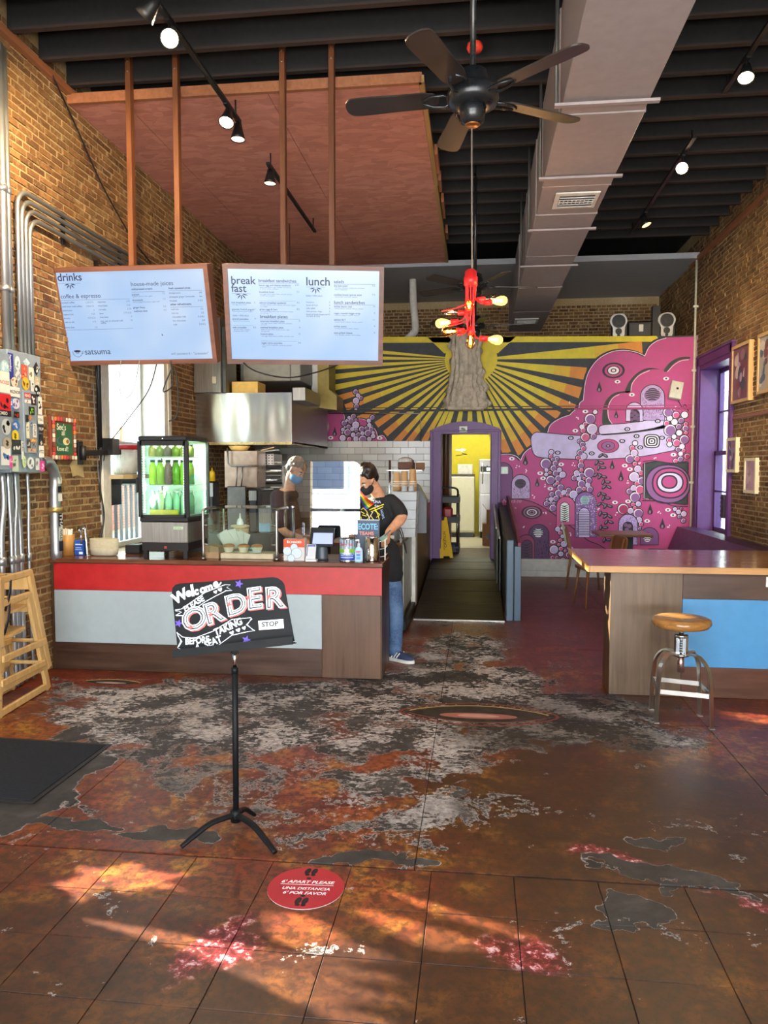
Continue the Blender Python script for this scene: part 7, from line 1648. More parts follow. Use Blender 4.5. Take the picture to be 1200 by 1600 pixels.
# ------------------------------------------------------------------ draped torso statue on the ledge
def statue():
    g = G('weathered_stone'); n = g.noise(g.pos(), 12, 8, .7); n2 = g.noise(g.pos(), 3, 4)
    c = g.mix(g.ss(n2, .4, .65, 0, .6), g.ramp(n, [(.3, lin('#8a8072')), (.6, lin('#c2b8a6')), (.8, lin('#dcd4c6'))]), lin('#c8bda8')); g.bump(n, .8, .02); ms = g.fin(c, .85, 0, .2)
    zb0 = zl + .02; ztop_ = 3.62
    b = B(); nu, nv = 96, 70; vs = []; fs = []; cx_, cy_ = -.165, YM - .16
    rnd = random.Random(4)
    def prof(t_):  # half widths by height, 0 foot .. 1 shoulder
        return [(0, .23), (.06, .24), (.2, .20), (.35, .155), (.5, .125), (.65, .115), (.8, .125), (.92, .14), (1.0, .10)]
    def lerp(t_):
        P = prof(0)
        for (a, w0), (b_, w1) in zip(P, P[1:]):
            if a <= t_ <= b_: k = (t_ - a) / (b_ - a); k = k * k * (3 - 2 * k); return w0 + (w1 - w0) * k
        return .1
    for j in range(nv + 1):
        t_ = j / nv; w = lerp(t_); z = zb0 + (ztop_ - zb0) * t_; sway = .02 * math.sin(t_ * 5)
        for i in range(nu):
            a = 2 * math.pi * i / nu
            front = max(0, math.cos(a + math.pi / 2))
            fold = .075 * (abs(math.sin(a * 5.5 + 1.5 * math.sin(t_ * 6) + t_ * 2)) - .6) + .026 * math.sin(a * 17 - t_ * 9) + .018 * math.sin(t_ * 30 + a * 5)
            core = math.exp(-((math.cos(a) * 1.0 + .05) / .5) ** 2) if math.sin(a) < 0 else 0
            fold *= (1 - .9 * core * (1 if t_ > .12 else .5))
            side = abs(math.cos(a)) ** 2
            r_ = w * (1 + .10 * side) + fold * (1 + .8 * side) + rnd.uniform(-.004, .004)
            vs.append((cx_ + sway + r_ * math.cos(a), cy_ + r_ * .62 * math.sin(a) - .02 * core, z + .008 * math.sin(a * 7)))
    for j in range(nv):
        for i in range(nu): fs.append((j * nu + i, j * nu + (i + 1) % nu, (j + 1) * nu + (i + 1) % nu, (j + 1) * nu + i))
    fs.append(tuple(range(nu))[::-1]); fs.append(tuple(nv * nu + i for i in range(nu)))
    b.add(vs, fs, True)
    t = thing('draped_statue', (cx_, cy_, zb0), 'weathered grey draped torso statue standing on the mural ledge over the door', 'statue')
    b.build('body', ms, t)
    # hanging mantle folds at both sides, shoulders and a bowed head behind the lamp
    m = B()
    for sx, pts in ((-1, [(-.17, .98), (-.19, .8), (-.18, .6), (-.205, .4), (-.24, .25), (-.27, .10), (-.25, .02)]), (-1, [(-.12, .97), (-.14, .7), (-.13, .45), (-.17, .2), (-.2, .03)]), (1, [(.16, .95), (.20, .85), (.17, .72), (.19, .55), (.175, .42)]), (1, [(.20, .5), (.185, .36), (.22, .25), (.235, .2)])):
        m.tube(spline([(cx_ + x, cy_ - .10 + .015 * math.sin(k * 2), zb0 + (ztop_ - zb0) * h) for k, (x, h) in enumerate(pts)], 5), [.032 + .012 * math.sin(k * 1.3) for k in range((len(pts) - 1) * 5 + 1)], 8)
    m.build('mantle_folds', ms, t)
    h = B().ball((cx_ + .0, cy_ - .02, ztop_ + .09), (.075, .085, .105), 18, 12).tube([(cx_, cy_, ztop_ - .06), (cx_, cy_ - .01, ztop_ + .03)], [.07, .05], 12); h.build('head', ms, t)
    sh = B().ball((cx_ - .12, cy_, ztop_ - .07), (.10, .09, .09), 14, 9).ball((cx_ + .12, cy_, ztop_ - .07), (.10, .09, .09), 14, 9); sh.build('shoulder', ms, t)
    pl_ = B().bb(cx_ - .27, cx_ + .26, YM - .30, YM - .02, zb0 - .035, zb0 + .012, .01); pl_.build('plinth', ms, t)
statue()

# ------------------------------------------------------------------ drinks fridge and things on the counter
ZC = .896
M_FG = glassm('fridge_glass', '#f2fff8', .03, .02)
fy0, fy1 = 5.80, 6.26; fx0, fx1 = -2.645, -2.255
t = thing('drinks_fridge', ((fx0 + fx1) / 2, 6.03, ZC), 'lit glass countertop drinks fridge on the service counter', 'fridge')
zA, zB_, zT = 1.19, 1.225, 1.865
B().bb(fx0, fx1, fy0, fy1, 1.02, zA, .006).build('motor_housing', M_STEEL, t, label='brushed steel lower housing'); B().bb(fx0 + .005, fx1 - .005, fy0 + .01, fy1 - .01, .96, 1.02).build('base_tray', M_BLACKP, t)
for x in (fx0 + .03, fx1 - .03):
    for y in (fy0 + .03, fy1 - .03): B().bb(x - .016, x + .016, y - .016, y + .016, ZC, .96).build('foot', M_BLACKP, t)
B().bb(fx0 - .004, fx1 + .004, fy0 - .006, fy1 + .004, zA, zB_, .004).build('lower_rim', M_BLACKP, t); B().bb(fx0 - .006, fx1 + .006, fy0 - .01, fy1 + .006, zT - .04, zT, .008).build('top_cap', M_BLACKP, t)
for x in (fx0, fx1):
    for y in (fy0, fy1): B().bb(x - .012, x + .012, y - .012, y + .012, zB_, zT - .04).build('corner_post', M_BLACKP, t)
b = B().bb(fx0 + .01, fx0 + .024, fy0 - .014, fy0 - .004, zB_, zT - .04).bb(fx1 - .024, fx1 - .01, fy0 - .014, fy0 - .004, zB_, zT - .04).bb(fx0 + .01, fx1 - .01, fy0 - .014, fy0 - .004, zT - .075, zT - .04).bb(fx0 + .01, fx1 - .01, fy0 - .014, fy0 - .004, zB_, zB_ + .02)
d_ = b.build('door', M_BLACKP, t); B().bb(fx0 + .02, fx1 - .02, fy0 - .010, fy0 - .007, zB_ + .01, zT - .05).build('door_glass', M_FG, d_); B().bb(fx0 - .02, fx0 - .004, fy0 - .03, fy0 + .0, 1.42, 1.54, .005).build('handle', M_BLACKP, d_)
B().bb(fx1 + .0, fx1 + .004, fy0 + .01, fy1 - .01, zB_, zT - .04).build('side_glass', M_FG, t); B().bb(fx0 - .004, fx0, fy0 + .01, fy1 - .01, zB_, zT - .04).build('side_glass', M_FG, t); B().bb(fx0 + .01, fx1 - .01, fy1 - .012, fy1 - .008, zB_, zT - .04).build('rear_glass', plain('fridge_rear', '#d4ead8', .3), t)
M_LED = emit('fridge_led', '#eafff4', 12)
lb_ = B()
for x, y in ((fx0 + .03, fy0 + .012), (fx1 - .03, fy0 + .012), (fx1 - .014, fy1 - .03), (fx0 + .014, fy1 - .03)):
    for k in range(26): z = zB_ + .04 + k * .0205; lb_.box((x, y, z), (.010, .006, .011))
lb_.build('led_strip', M_LED, t)
B().lathe([(0, .001), (.006, .001), (.007, 0)], ((fx0 + fx1) / 2, fy0 - .011, zT - .02), 12, (0, -1, 0)).build('badge', M_CHROME, t)
M_WIRE = plain('white_wire', '#d0d8d4', .4)
zsh = (zB_ + .012, 1.475, 1.70)
for z in zsh:
    b = B()
    for k in range(11): y = fy0 + .03 + (fy1 - fy0 - .06) * k / 10; b.tube([(fx0 + .015, y, z), (fx1 - .015, y, z)], .0025, 5)
    for x in (fx0 + .015, fx1 - .015): b.tube([(x, fy0 + .02, z), (x, fy1 - .02, z)], .0035, 5)
    b.build('shelf', M_WIRE, t)
lf = bpy.data.lights.new('fridge_light', 'AREA'); lf.size = .3; lf.energy = 8; lf.color = (.9, 1, .95); lo = bpy.data.objects.new('fridge_light', lf); COL.objects.link(lo); lo.location = ((fx0 + fx1) / 2, 6.03, zT - .045); 
pt = Pt(Fr((fx1 - .12, fy0 - .0005, 1.13), (1, 0, 0), (0, 0, 1))); pt.rect(0, 0, .08, .022, '#b8d4b0'); pt.up().text('NATURAL', .004, .006, .014, '#3a6a44'); pt.build('label_print', M_PRINT, t)
B().bb(fx0 + .19, fx0 + .21, fy0 + .004, fy0 + .011, .975, .995).build('switch', plain('switch_red', '#a83028', .4), t)
def bottle(x, y, z, h, r, col, label, group, capc='#1c1c1c'):
    t = thing('juice_bottle', (x, y, z), label, 'bottle', group)
    g_ = plain('juice_' + col[1:], col, .25, var=.06)
    B().lathe([(0, 0), (r, 0), (r, h * .62), (r * .92, h * .72), (r * .55, h * .86), (r * .55, h * .92), (0, h * .92)], (x, y, z), 12).build('bottle_body', g_, t); B().cyl((x, y, z + h * .90), (x, y, z + h), r * .62, n=12).build('cap', plain('cap_' + capc[1:], capc, .4), t)
    return t
rws = ('front left', 'front, second', 'front middle', 'front, fourth', 'front right')
for k, (z, h, r, cols, lab, cp) in enumerate(((zsh[2] + .004, .10, .032, ['#a89a4a', '#8a9440', '#7a6a5a', '#8a9a3a', '#9aa04a'], 'top', '#1c1c1c'), (zsh[1] + .004, .20, .030, ['#a8d020', '#96be28', '#7a5a58', '#6a9a30', '#8ac030'], 'middle', '#26301c'), (zsh[0] + .004, .19, .028, ['#9ad0a0', '#8ac898', '#a0d8b0', '#90c8a0', '#a8dcb0'], 'bottom', '#e0e8e0'))):
    for i in range(5):
        x = fx0 + .065 + .065 * i
        for j in range(2): bottle(x, fy0 + .10 + .14 * j, z, h, r, cols[i], 'juice bottle on the %s shelf of the drinks fridge, %s row, %s from left' % (lab, ('front', 'back')[j], ('first', 'second', 'third', 'fourth', 'fifth')[i]), 'juice bottles on the %s fridge shelf' % lab, cp)
B().bb(fx0 + .06, fx1 - .1, fy0 + .04, fy0 + .06, zsh[0] + .005, zsh[0] + .045).build('price_strip', plain('yellow_strip', '#c8b830', .4), t)
# things left of the fridge
def onC(px, y): return at(px, 800, 'y', y).x
M_GEL = plain('clear_gel', '#b8d4e4', .15, var=.03); M_PUMP = plain('white_pump', '#d4d8dc', .35)
def sanitizer(x, y, z, h, w, label):
    t = thing('hand_sanitizer', (x, y, z), label, 'sanitizer', 'hand sanitizer pump bottles')
    B().lathe([(0, 0), (w, 0), (w * 1.05, .01), (w, h * .52), (w * .8, h * .60), (w * .3, h * .66), (w * .3, h * .70), (0, h * .70)], (x, y, z), 18, sq=(1, .7)).build('bottle_body', M_GEL, t)
    B().cyl((x, y, z + h * .68), (x, y, z + h * .82), w * .38, w * .30, 12).cyl((x, y, z + h * .82), (x, y, z + h * .95), w * .12).bar((x + w * .1, y, z + h * .96), (x - w * .75, y - .01, z + h * .94), .010, .012).build('pump', M_PUMP, t, label='white pump head')
    f = Fr((x, y - w * .715, z), (1, 0, 0), (0, 0, 1)); pt = Pt(f, .0005); pt.t = .002; pt.rect(-w * .6, h * .08, w * .6, h * .50, '#8fb8dc'); pt.up().rect(-w * .55, h * .40, w * .55, h * .47, '#c43a50'); pt.up().text('SANITIZER', -w * .5, h * .415, w * .22, '#f0f0f4', bold=.01); pt.rect(-w * .45, h * .28, w * .45, h * .34, '#4a6ab8'); pt.rect(-w * .45, h * .12, w * .45, h * .22, '#5aa0d0'); pt.build('label_print', M_PRINT, t)
sanitizer(onC(80, 5.82), 5.82, ZC, .20, .036, 'clear hand sanitizer pump bottle at the left end of the counter')
x = onC(103, 5.95); t = thing('straw_cup', (x, 5.95, ZC), 'round bamboo cup full of white wrapped straws on the counter', 'cup')
B().lathe([(0, 0), (.062, 0), (.064, .17), (.056, .17), (.054, .02), (0, .02)], (x, 5.95, ZC), 24).build('cup_body', woodm('bamboo', '#96642c', '#bb8a48', .4, axis=2), t)
st = B(); rnd = random.Random(2)
for k in range(26):
    a, r_ = rnd.uniform(0, 6.28), .045 * math.sqrt(rnd.random()); lx, ly = r_ * math.cos(a), r_ * math.sin(a); st.tube([(x + lx * .6, 5.95 + ly * .6, ZC + .03), (x + lx * 1.1, 5.95 + ly * 1.1, ZC + .20 + rnd.uniform(0, .02))], .0065, 6)
st.build('straws', plain('paper_straw', '#d8d4c8', .6), t, kind='stuff')
x = onC(125, 5.97); t = thing('wipes_box', (x, 5.97, ZC), 'blue printed box behind the chrome tap on the counter', 'box'); B().bb(x - .04, x + .04, 5.94, 6.0, ZC, ZC + .125, .003).build('carton', plain('blue_carton', '#1c4a9a', .4), t)
pt = Pt(Fr((x - .04, 5.9395, ZC), (1, 0, 0), (0, 0, 1))); pt.rect(.04, .01, .072, .03, '#d8dce4'); pt.rect(.01, .085, .07, .095, '#c8d4ec'); pt.rect(.01, .06, .06, .066, '#a8bce0'); pt.rect(.01, .045, .066, .050, '#a8bce0'); pt.build('label_print', M_PRINT, t)
x = onC(133, 5.88); t = thing('beer_tap', (x, 5.90, ZC), 'small chrome tap post standing at the left of the counter', 'tap')
B().tube(spline([(x + .012, 5.88, ZC), (x + .006, 5.88, ZC + .10), (x - .002, 5.88, ZC + .205), (x - .01, 5.88, ZC + .225), (x - .03, 5.88, ZC + .228), (x - .05, 5.88, ZC + .222)], 4), .010, 10).build('post', M_CHROME, t); B().ball((x - .02, 5.88, ZC + .225), .017, 12, 8).ball((x - .055, 5.88, ZC + .212), .014, 12, 8).cyl((x - .04, 5.88, ZC + .10), (x - .04, 5.88, ZC + .21), .007).build('spout', M_CHROME, t); B().cyl((x + .012, 5.88, ZC), (x + .012, 5.88, ZC + .012), .022).build('flange', M_CHROME, t)
x = onC(160, 5.95); M_PULP = plain('grey_pulp_fibre', '#a8a088', .85, var=.1, scale=60)
for k in range(5):
    z = ZC + .001 + .018 * k; b = B()
    b.lathe([(0, .045), (.07, .040), (.095, .0), (.11, .004), (.125, .062), (.118, .066), (.10, .02), (.08, .055), (0, .056)], (x, 5.97, z), 22, sq=(1, .55)); b.build('pulp_cup_tray', M_PULP, label='moulded pulp cup tray, ' + ['lowest of the stack', 'second from the bottom of the stack', 'middle one of the stack', 'fourth from the bottom of the stack', 'topmost of the stack'][k] + ' left of the fridge', cat='cup tray', group='stack of pulp cup trays', origin=(x, 5.97, z))
a = onC(198, 6.0); B().bb(a - .07, a + .06, 6.1, 6.2, ZC, ZC + .075, .006).build('black_tray', M_BLACK, label='low black tray between the pulp trays and the fridge', cat='tray')
# glass guard with steel rails
gx0, gx1 = onC(317, 5.80), onC(432, 5.80); gz = ZC + .40
t = thing('food_guard', ((gx0 + gx1) / 2, 5.95, ZC), 'glass food guard on bent steel rails in the middle of the counter', 'food guard')
for x in (gx0, gx1):
    B().tube(spline([(x, 5.80, ZC), (x, 5.80, gz - .05), (x + .004, 5.81, gz - .012), (x + .02, 5.85, gz), (x + .04, 5.98, gz)], 5), .011, 10).build('rail', M_STEEL, t); B().tube([(x + .055, 6.14, ZC), (x + .055, 6.14, gz - .02)], .009, 10).build('rear_post', M_STEEL, t); B().cyl((x, 5.80, ZC), (x, 5.80, ZC + .02), .02).build('flange', M_STEEL, t)
    for z in (ZC + .12, gz - .13): B().tube([(x, 5.80, z), (x + .04 if x == gx0 else x - .04, 5.80, z)], .006, 8).build('glass_clip', M_STEEL, t)
B().bb(gx0 + .02, gx1 - .012, 5.796, 5.802, ZC + .06, gz - .03).build('front_glass', M_GLASS, t); B().bb(gx0 + .01, gx1 + .03, 5.81, 6.18, gz + .001, gz + .008).build('top_glass', glassm('green_edge_glass', '#dff2e6', .06), t); B().bb(gx0 + .03, gx0 + .036, 5.82, 6.12, ZC + .05, gz - .03).build('side_glass', M_GLASS, t)
# muffins on a board, napkins, kraft box
a, c = onC(344, 5.86), onC(427, 5.86)
B().bb(a, c, 5.85, 6.02, ZC, ZC + .045, .005).build('muffin_board', plain('pale_board', '#b9a88a', .5), label='pale wooden board under the row of muffins', cat='board')
for i, px in enumerate((357, 380, 401)):
    x = onC(px, 5.93); t = thing('muffin', (x, 5.93, ZC + .046), 'muffin in a paper cup on the board, ' + ('left', 'middle', 'right')[i] + ' of the three', 'muffin', 'muffins in paper cups')
    b = B(); n = 36; vs = []; fs = []
    for j, (r_, z) in enumerate(((.030, 0), (.046, .048))):
        for k in range(n): rr = r_ * (1 + .03 * (k % 2)); vs.append((x + rr * math.cos(2 * math.pi * k / n), 5.93 + rr * math.sin(2 * math.pi * k / n), ZC + .046 + z))
    fs = [(k, (k + 1) % n, n + (k + 1) % n, n + k) for k in range(n)] + [tuple(range(n))[::-1]]
    b.add(vs, fs); b.build('paper_cup', plain('muffin_paper', '#cfc4ae', .6), t); B().ball((x, 5.93, ZC + .046 + .048), (.048, .048, .020), 18, 8).build('cake_top', plain('muffin_crumb', '#a3683c', .8, var=.3, scale=60), t)
x = onC(333, 5.9); B().prism([(x - .05, ZC), (x + .055, ZC), (x + .055, ZC + .09), (x - .01, ZC + .105), (x - .07, ZC + .10)], Fr((0, 5.86, 0), (1, 0, 0), (0, 0, 1)), -.12, 0).build('kraft_box', plain('kraft_card', '#9a7a58', .7), label='kraft cardboard box left of the muffins', cat='box')
x = onC(362, 6.10)
for i, (dx, rx, ry, h) in enumerate(((-.05, .3, -.5, .15), (.0, .25, -.25, .17), (.04, .3, .1, .15), (.08, .25, .4, .13))):
    R_ = Matrix.Rotation(ry, 3, 'Y') @ Matrix.Rotation(rx, 3, 'X'); B().box((x + dx, 6.11 + .01 * i, ZC + .13), (.10, .006, h), R_, .002).build('paper_sheet', plain('pale_paper', '#c9c9c2', .6), label=['leftmost', 'second', 'third', 'rightmost'][i] + ' leaning white paper bag behind the muffins', cat='paper bag', group='paper bags behind the muffins')
x = onC(375, 6.22); t = thing('squeeze_bottle', (x, 6.22, ZC + .12), 'clear squeeze bottle standing in the tan tub behind the muffins', 'bottle'); B().lathe([(0, 0), (.03, 0), (.03, .12), (.02, .15), (.008, .16), (.004, .2), (0, .2)], (x, 6.22, ZC + .14), 14).build('bottle_body', M_PUMP, t)
t = B().lathe([(0, 0), (.055, 0), (.072, .24), (.066, .24), (.05, .01), (0, .01)], (x, 6.22, ZC), 22).build('tan_tub', plain('tan_plastic', '#b8a486', .5), label='tan plastic tub holding a squeeze bottle behind the muffins', cat='tub')
B().lathe([(.071, .215), (.077, .22), (.077, .24), (.07, .242)], (x, 6.22, ZC), 22).build('rim', plain('tan_plastic', '#b8a486', .5), t)
pt = Pt(Fr((onC(388, 5.8), 5.7945, ZC + .055), (1, 0, 0), (0, 0, 1))); pt.text('Muffins', .01, .030, .022, '#7ab898', bold=.01); pt.text('2 for $6.00', .005, .004, .020, '#7ab8c0', bold=.01); pt.build('glass_lettering', M_PRINT, bpy.data.objects['food_guard'])
# acrylic shield
a0, a1, a2, a3 = at(443, 720, 'y', 6.03), at(562, 720, 'y', 6.03), at(562, 847, 'y', 6.03), at(443, 847, 'y', 6.03)
W, zb0, zt0 = a1.x - a0.x, ZC, at(500, 721, 'y', 6.03).z
t = thing('acrylic_shield', ((a0.x + a1.x) / 2, 6.03, ZC), 'clear acrylic shield with rounded corners mirroring the bright street', 'shield')
f = Fr((a0.x, 6.03, zb0), (1, 0, 0), Vector((0, .02, 1)).normalized()); H = zt0 - zb0; rr = .05
corner = [(W - rr + rr * math.sin(a), H - rr + rr * math.cos(a)) for a in [math.pi / 2 * k / 6 for k in range(7)]][::-1] + [(rr - rr * math.sin(a), H - rr + rr * math.cos(a)) for a in [math.pi / 2 * k / 6 for k in range(7)]]
B().prism([(0, .16), (0, 0), (.06, 0), (.06, .16), (W - .06, .16), (W - .06, 0), (W, 0), (W, .16)] + corner, f, -.0025, .0025).build('sheet', M_ACRYL, t)
for q in (.03, W - .03): B().box(f.p(q, .01, .03), (.05, .10, .012), None, .003).build('foot', plain('clear_acrylic_foot', '#b4c4d0', .15), t)
for q in (.16, W - .12): B().bar(f.p(q, .10, .006), f.p(q, .28, .006), .012, .006).build('stiffener', M_ACRYL, t)
# counter items on the right
x = onC(461, 5.80); t = thing('coffee_filter_box', (x, 5.82, ZC), 'orange and white box printed with round paper filters by the shield', 'box')
B().bb(onC(443, 5.8), onC(476, 5.8), 5.79, 5.86, ZC, ZC + .168, .003).build('carton', plain('white_carton', '#c8c4c0', .45, var=.05), t)
wbx = onC(476, 5.8) - onC(443, 5.8); pt = Pt(Fr((onC(443, 5.8), 5.7895, ZC), (1, 0, 0), (0, 0, 1)), .0005); pt.rect(0, .105, wbx, .168, '#c84a1e'); pt.up()
for cx_, cy_, r_ in ((.03, .075, .034), (.085, .105, .03), (.105, .06, .043), (.06, .02, .03)): pt.ell(min(cx_, wbx - r_), cy_, r_, None, '#5a6470', 24); pt.up().ell(min(cx_, wbx - r_), cy_, r_ - .0025, None, '#c4d4e0', 24); pt.up()
pt.text('CHADES', .045, .138, .026, '#f0e8e0', bold=.02); pt.rect(.030, .138, .040, .158, '#f0e8e0'); pt.build('box_print', M_PRINT, t)
x = onC(486, 5.80); t = thing('card_reader', (x, 5.80, ZC), 'white card payment reader with a small keypad screen', 'card reader')
f = Fr((x - .042, 5.775, ZC + .012), (1, 0, 0), Vector((0, .5, .87)).normalized()); B().prism([(0, 0), (.078, 0), (.072, .13), (.0, .13)], f, -.02, 0).build('body', M_PUMP, t); B().bb(x - .036, x + .052, 5.745, 5.80, ZC, ZC + .018, .004).bar((x, 5.79, ZC + .01), (x, 5.84, ZC + .10), .06, .03).build('base', M_PUMP, t)
pt = Pt(f, .0005); pt.rect(.006, .03, .066, .125, '#20242c'); pt.up().rect(.01, .095, .062, .12, '#7c8cc8')
for i in range(3):
    for j in range(3): pt.rect(.011 + .018 * i, .036 + .019 * j, .026 + .018 * i, .050 + .019 * j, ['#8a6a70', '#b0a880', '#80a090', '#6a7ab0'][(i + 2 * j) % 4])
pt.build('keypad', M_PRINT, t)
x = onC(504, 5.95); t = thing('order_tablet', (x, 5.95, ZC), 'black order tablet on a stand with a lit lilac screen', 'tablet')
a0_, b0_ = onC(484, 5.86), onC(521, 5.86); f = Fr((a0_, 5.84, ZC + .11), (1, 0, 0), Vector((0, .35, .94)).normalized()); W = b0_ - a0_; H = .155
B().prism([(0, 0), (W, 0), (W, H - .01), (W - .01, H), (.01, H), (0, H - .01)], f, -.018, 0).build('tablet_body', M_BLACKP, t); B().prism([(.022, .02), (W - .006, .02), (W - .008, .108), (.026, .108)], f, 0, .0015).build('tablet_screen', emit('tablet_screen', '#8c96d8', .85), t, label='lit lilac screen')
B().lathe([(0, 0), (.055, 0), (.05, .015), (.046, .09), (.03, .13), (0, .13)], (x, 5.91, ZC), 20, sq=(1, .8)).build('stand', plain('slate_stand', '#3a434c', .4), t)
x = onC(543, 5.82); t = thing('food_can', (x, 5.83, ZC), 'large tin can with a pale blue and green label on the counter', 'can')
cr_, ch_ = .063, .178; B().lathe([(0, 0), (cr_, 0), (cr_ * 1.03, .004), (cr_, .008), (cr_, ch_ - .008), (cr_ * 1.03, ch_ - .004), (cr_ * .97, ch_), (cr_ * .95, ch_ - .006), (0, ch_ - .006)], (x, 5.83, ZC), 30).build('tin', M_CHROME, t)
lbp = B()
def band(z0_, z1_, col, a0=-2.9, a1=-.25, rr_=.0005):
    n = 18; vs = []; r_ = cr_ + rr_
    for k in range(n + 1): a = a0 + (a1 - a0) * k / n; vs += [(x + r_ * math.cos(a), 5.83 + r_ * math.sin(a), ZC + z0_), (x + r_ * math.cos(a), 5.83 + r_ * math.sin(a), ZC + z1_)]
    lbp.add(vs, [(2 * k, 2 * k + 2, 2 * k + 3, 2 * k + 1) for k in range(n)], True, lin(col))
band(.012, .168, '#9fc4dc', -6.2, 0); band(.07, .10, '#7ab03a', rr_=.001); band(.012, .055, '#2a48a0', rr_=.001); band(.062, .10, '#d8c8cc', -1.85, -1.25, .0014); band(.03, .036, '#c8d4ec', -2.4, -.7, .0014); band(.046, .050, '#c8d4ec', -2.4, -.7, .0014)
vs, fs = glyphs('Dairy Gal', .02, .1, 'CENTER'); lbp.add([(x + (cr_ + .002) * math.sin(a * .030 / cr_ - .05), 5.83 - (cr_ + .002) * math.cos(a * .030 / cr_ - .05), ZC + .125 + b_ * .03) for a, b_ in vs], fs, False, lin('#c03a44'))
lbp.build('label_print', M_PRINT, t)
sanitizer(onC(561, 5.82), 5.80, ZC, .175, .031, 'blue labelled sanitizer pump bottle between the can and the steel canister')
x = onC(581, 5.84); t = thing('steel_canister', (x, 5.85, ZC), 'tall round polished steel canister at the right end of the counter', 'canister')
B().lathe([(0, 0), (.055, 0), (.056, .006), (.056, .185), (.053, .188), (.05, .185), (.05, .02), (0, .02)], (x, 5.85, ZC), 32).build('canister_wall', plain('polished_steel', '#c2bfba', .12, 1.0, .04), t); B().lathe([(.0555, .18), (.058, .182), (.058, .188), (.0555, .19)], (x, 5.85, ZC), 32).build('rim', M_CHROME, t)
q0, q1 = at(558, 837, 'y', 5.93), at(593, 812, 'y', 5.93)
t = thing('tip_sign', ((q0.x + q1.x) / 2, 5.93, ZC), 'dark hand lettered little sign standing behind the steel canister', 'sign')
B().bb(q0.x, q1.x, 5.93, 5.945, ZC, q1.z, .003).build('board', plain('sign_slate', '#3a4a5e', .5), t); f = Fr((q0.x, 5.9295, q0.z), (1, 0, 0), (0, 0, 1)); W, H = q1.x - q0.x, q1.z - q0.z; pt = Pt(f, .0005)
pt.text('ECOTE:', W * .04, H * .40, H * .50, '#6ab4dc', bold=.03, sx=.74); pt.text('TEAMS', W * .1, H * .05, H * .30, '#e08a78', bold=.02); pt.rect(0, H * .96, W, H, '#c8d4e0'); pt.build('lettering', M_PRINT, t)
q = at(599, 848, 'y', 6.0); t = thing('wire_rack', (q.x, 6.0, ZC), 'small white wire rack with a green tag at the counter end', 'rack')
for z in (.02, .08, .14): B().tube([(q.x - .03, 5.96, ZC + z), (q.x + .02, 5.93, ZC + z + .01), (q.x + .025, 6.05, ZC + z + .02)], .0035, 6).build('wire', M_WHITE, t)
B().cyl((q.x + .022, 5.93, ZC), (q.x + .022, 5.93, ZC + .17), .005).build('post', M_WHITE, t); B().box((q.x + .01, 5.92, ZC + .175), (.06, .004, .035), Matrix.Rotation(-.6, 3, 'Y')).build('green_tag', plain('green_tag', '#5a7a68', .4), t); B().bar((q.x + .02, 5.92, ZC + .19), (q.x + .065, 5.92, ZC + .235), .012, .012).build('pen', M_BLACKP, t)

# ------------------------------------------------------------------ things on the back counter
YB = 7.75; ZBk = .901
a, c = at(597, 845, 'y', 7.35), at(624, 822, 'y', 7.35)
t = thing('dark_bin', ((a.x + c.x) / 2 - .1, 7.4, ZBk), 'dark grey rectangular bin at the front of the back counter', 'bin'); B().bb(-1.05, -.87, 7.30, 7.55, ZBk, ZBk + .14, .008).build('tub', plain('slate_bin', '#46525a', .5), t); B().bb(-1.06, -.86, 7.29, 7.56, ZBk + .125, ZBk + .145, .004).build('rim', plain('slate_bin', '#46525a', .5), t)
t = thing('receipt_printer', (-.8, 7.5, ZBk), 'grey receipt printer with a white label on the back counter end', 'printer'); B().bb(-.865, -.755, 7.36, 7.58, ZBk, ZBk + .16, .01).build('casing', plain('grey_casing', '#5e686e', .45), t); B().bb(-.845, -.79, 7.352, 7.36, ZBk + .03, ZBk + .06).build('label_plate', M_WHITE, t)
B().bb(-.86, -.76, 7.40, 7.5, ZBk + .161, ZBk + .185, .006).build('scanner', M_BLACKP, label='black scanner lying on the receipt printer', cat='scanner')
cable([(-.76, 7.42, ZBk + .17), (-.72, 7.42, ZBk + .1), (-.69, 7.42, ZBk - .03), (-.68, 7.45, ZBk - .12), (-.70, 7.48, ZBk - .05), (-.75, 7.5, ZBk + .1)], 'black cable looping off the back counter end', .005)
bz = at(640, 812, 'y', 7.85).z; tz = at(640, 768, 'y', 7.85).z; bx0_, bx1_ = at(612, 790, 'y', 7.85).x, at(649, 790, 'y', 7.85).x
t = thing('white_container_stack', ((bx0_ + bx1_) / 2, 8.0, ZBk), 'tall stack of nested white plastic tubs on the back counter', 'container')
nz = 5
for k in range(nz):
    z0_, z1_ = ZBk + (tz - ZBk) * k / nz, ZBk + (tz - ZBk) * (k + 1) / nz; s0, s1 = .90 + .025 * k, .91 + .025 * (k + 1); cx_ = (bx0_ + bx1_) / 2 + .01; w = (bx1_ - bx0_) / 2
    b = B(); f0_ = [(cx_ - w * s0, 7.85), (cx_ + w * s0, 7.85), (cx_ + w * s0, 8.15), (cx_ - w * s0, 8.15)]; f1__ = [(cx_ - w * s1, 7.84), (cx_ + w * s1, 7.84), (cx_ + w * s1, 8.16), (cx_ - w * s1, 8.16)]
    b.add([(x, y, z0_) for x, y in f0_] + [(x, y, z1_ - .004) for x, y in f1__], [(3, 2, 1, 0), (4, 5, 6, 7)] + [(i, (i + 1) % 4, 4 + (i + 1) % 4, 4 + i) for i in range(4)]); b.build('tub', plain('white_tub', '#c3ccd2', .3, var=.03), t)
M_KRAFT = plain('kraft_cup', '#b08a58', .6, var=.05); M_CWHITE = plain('white_cup', '#d0ccc0', .5)
cs_ = [(622, 738, 755), (634, 736, 750), (645, 733, 752)]
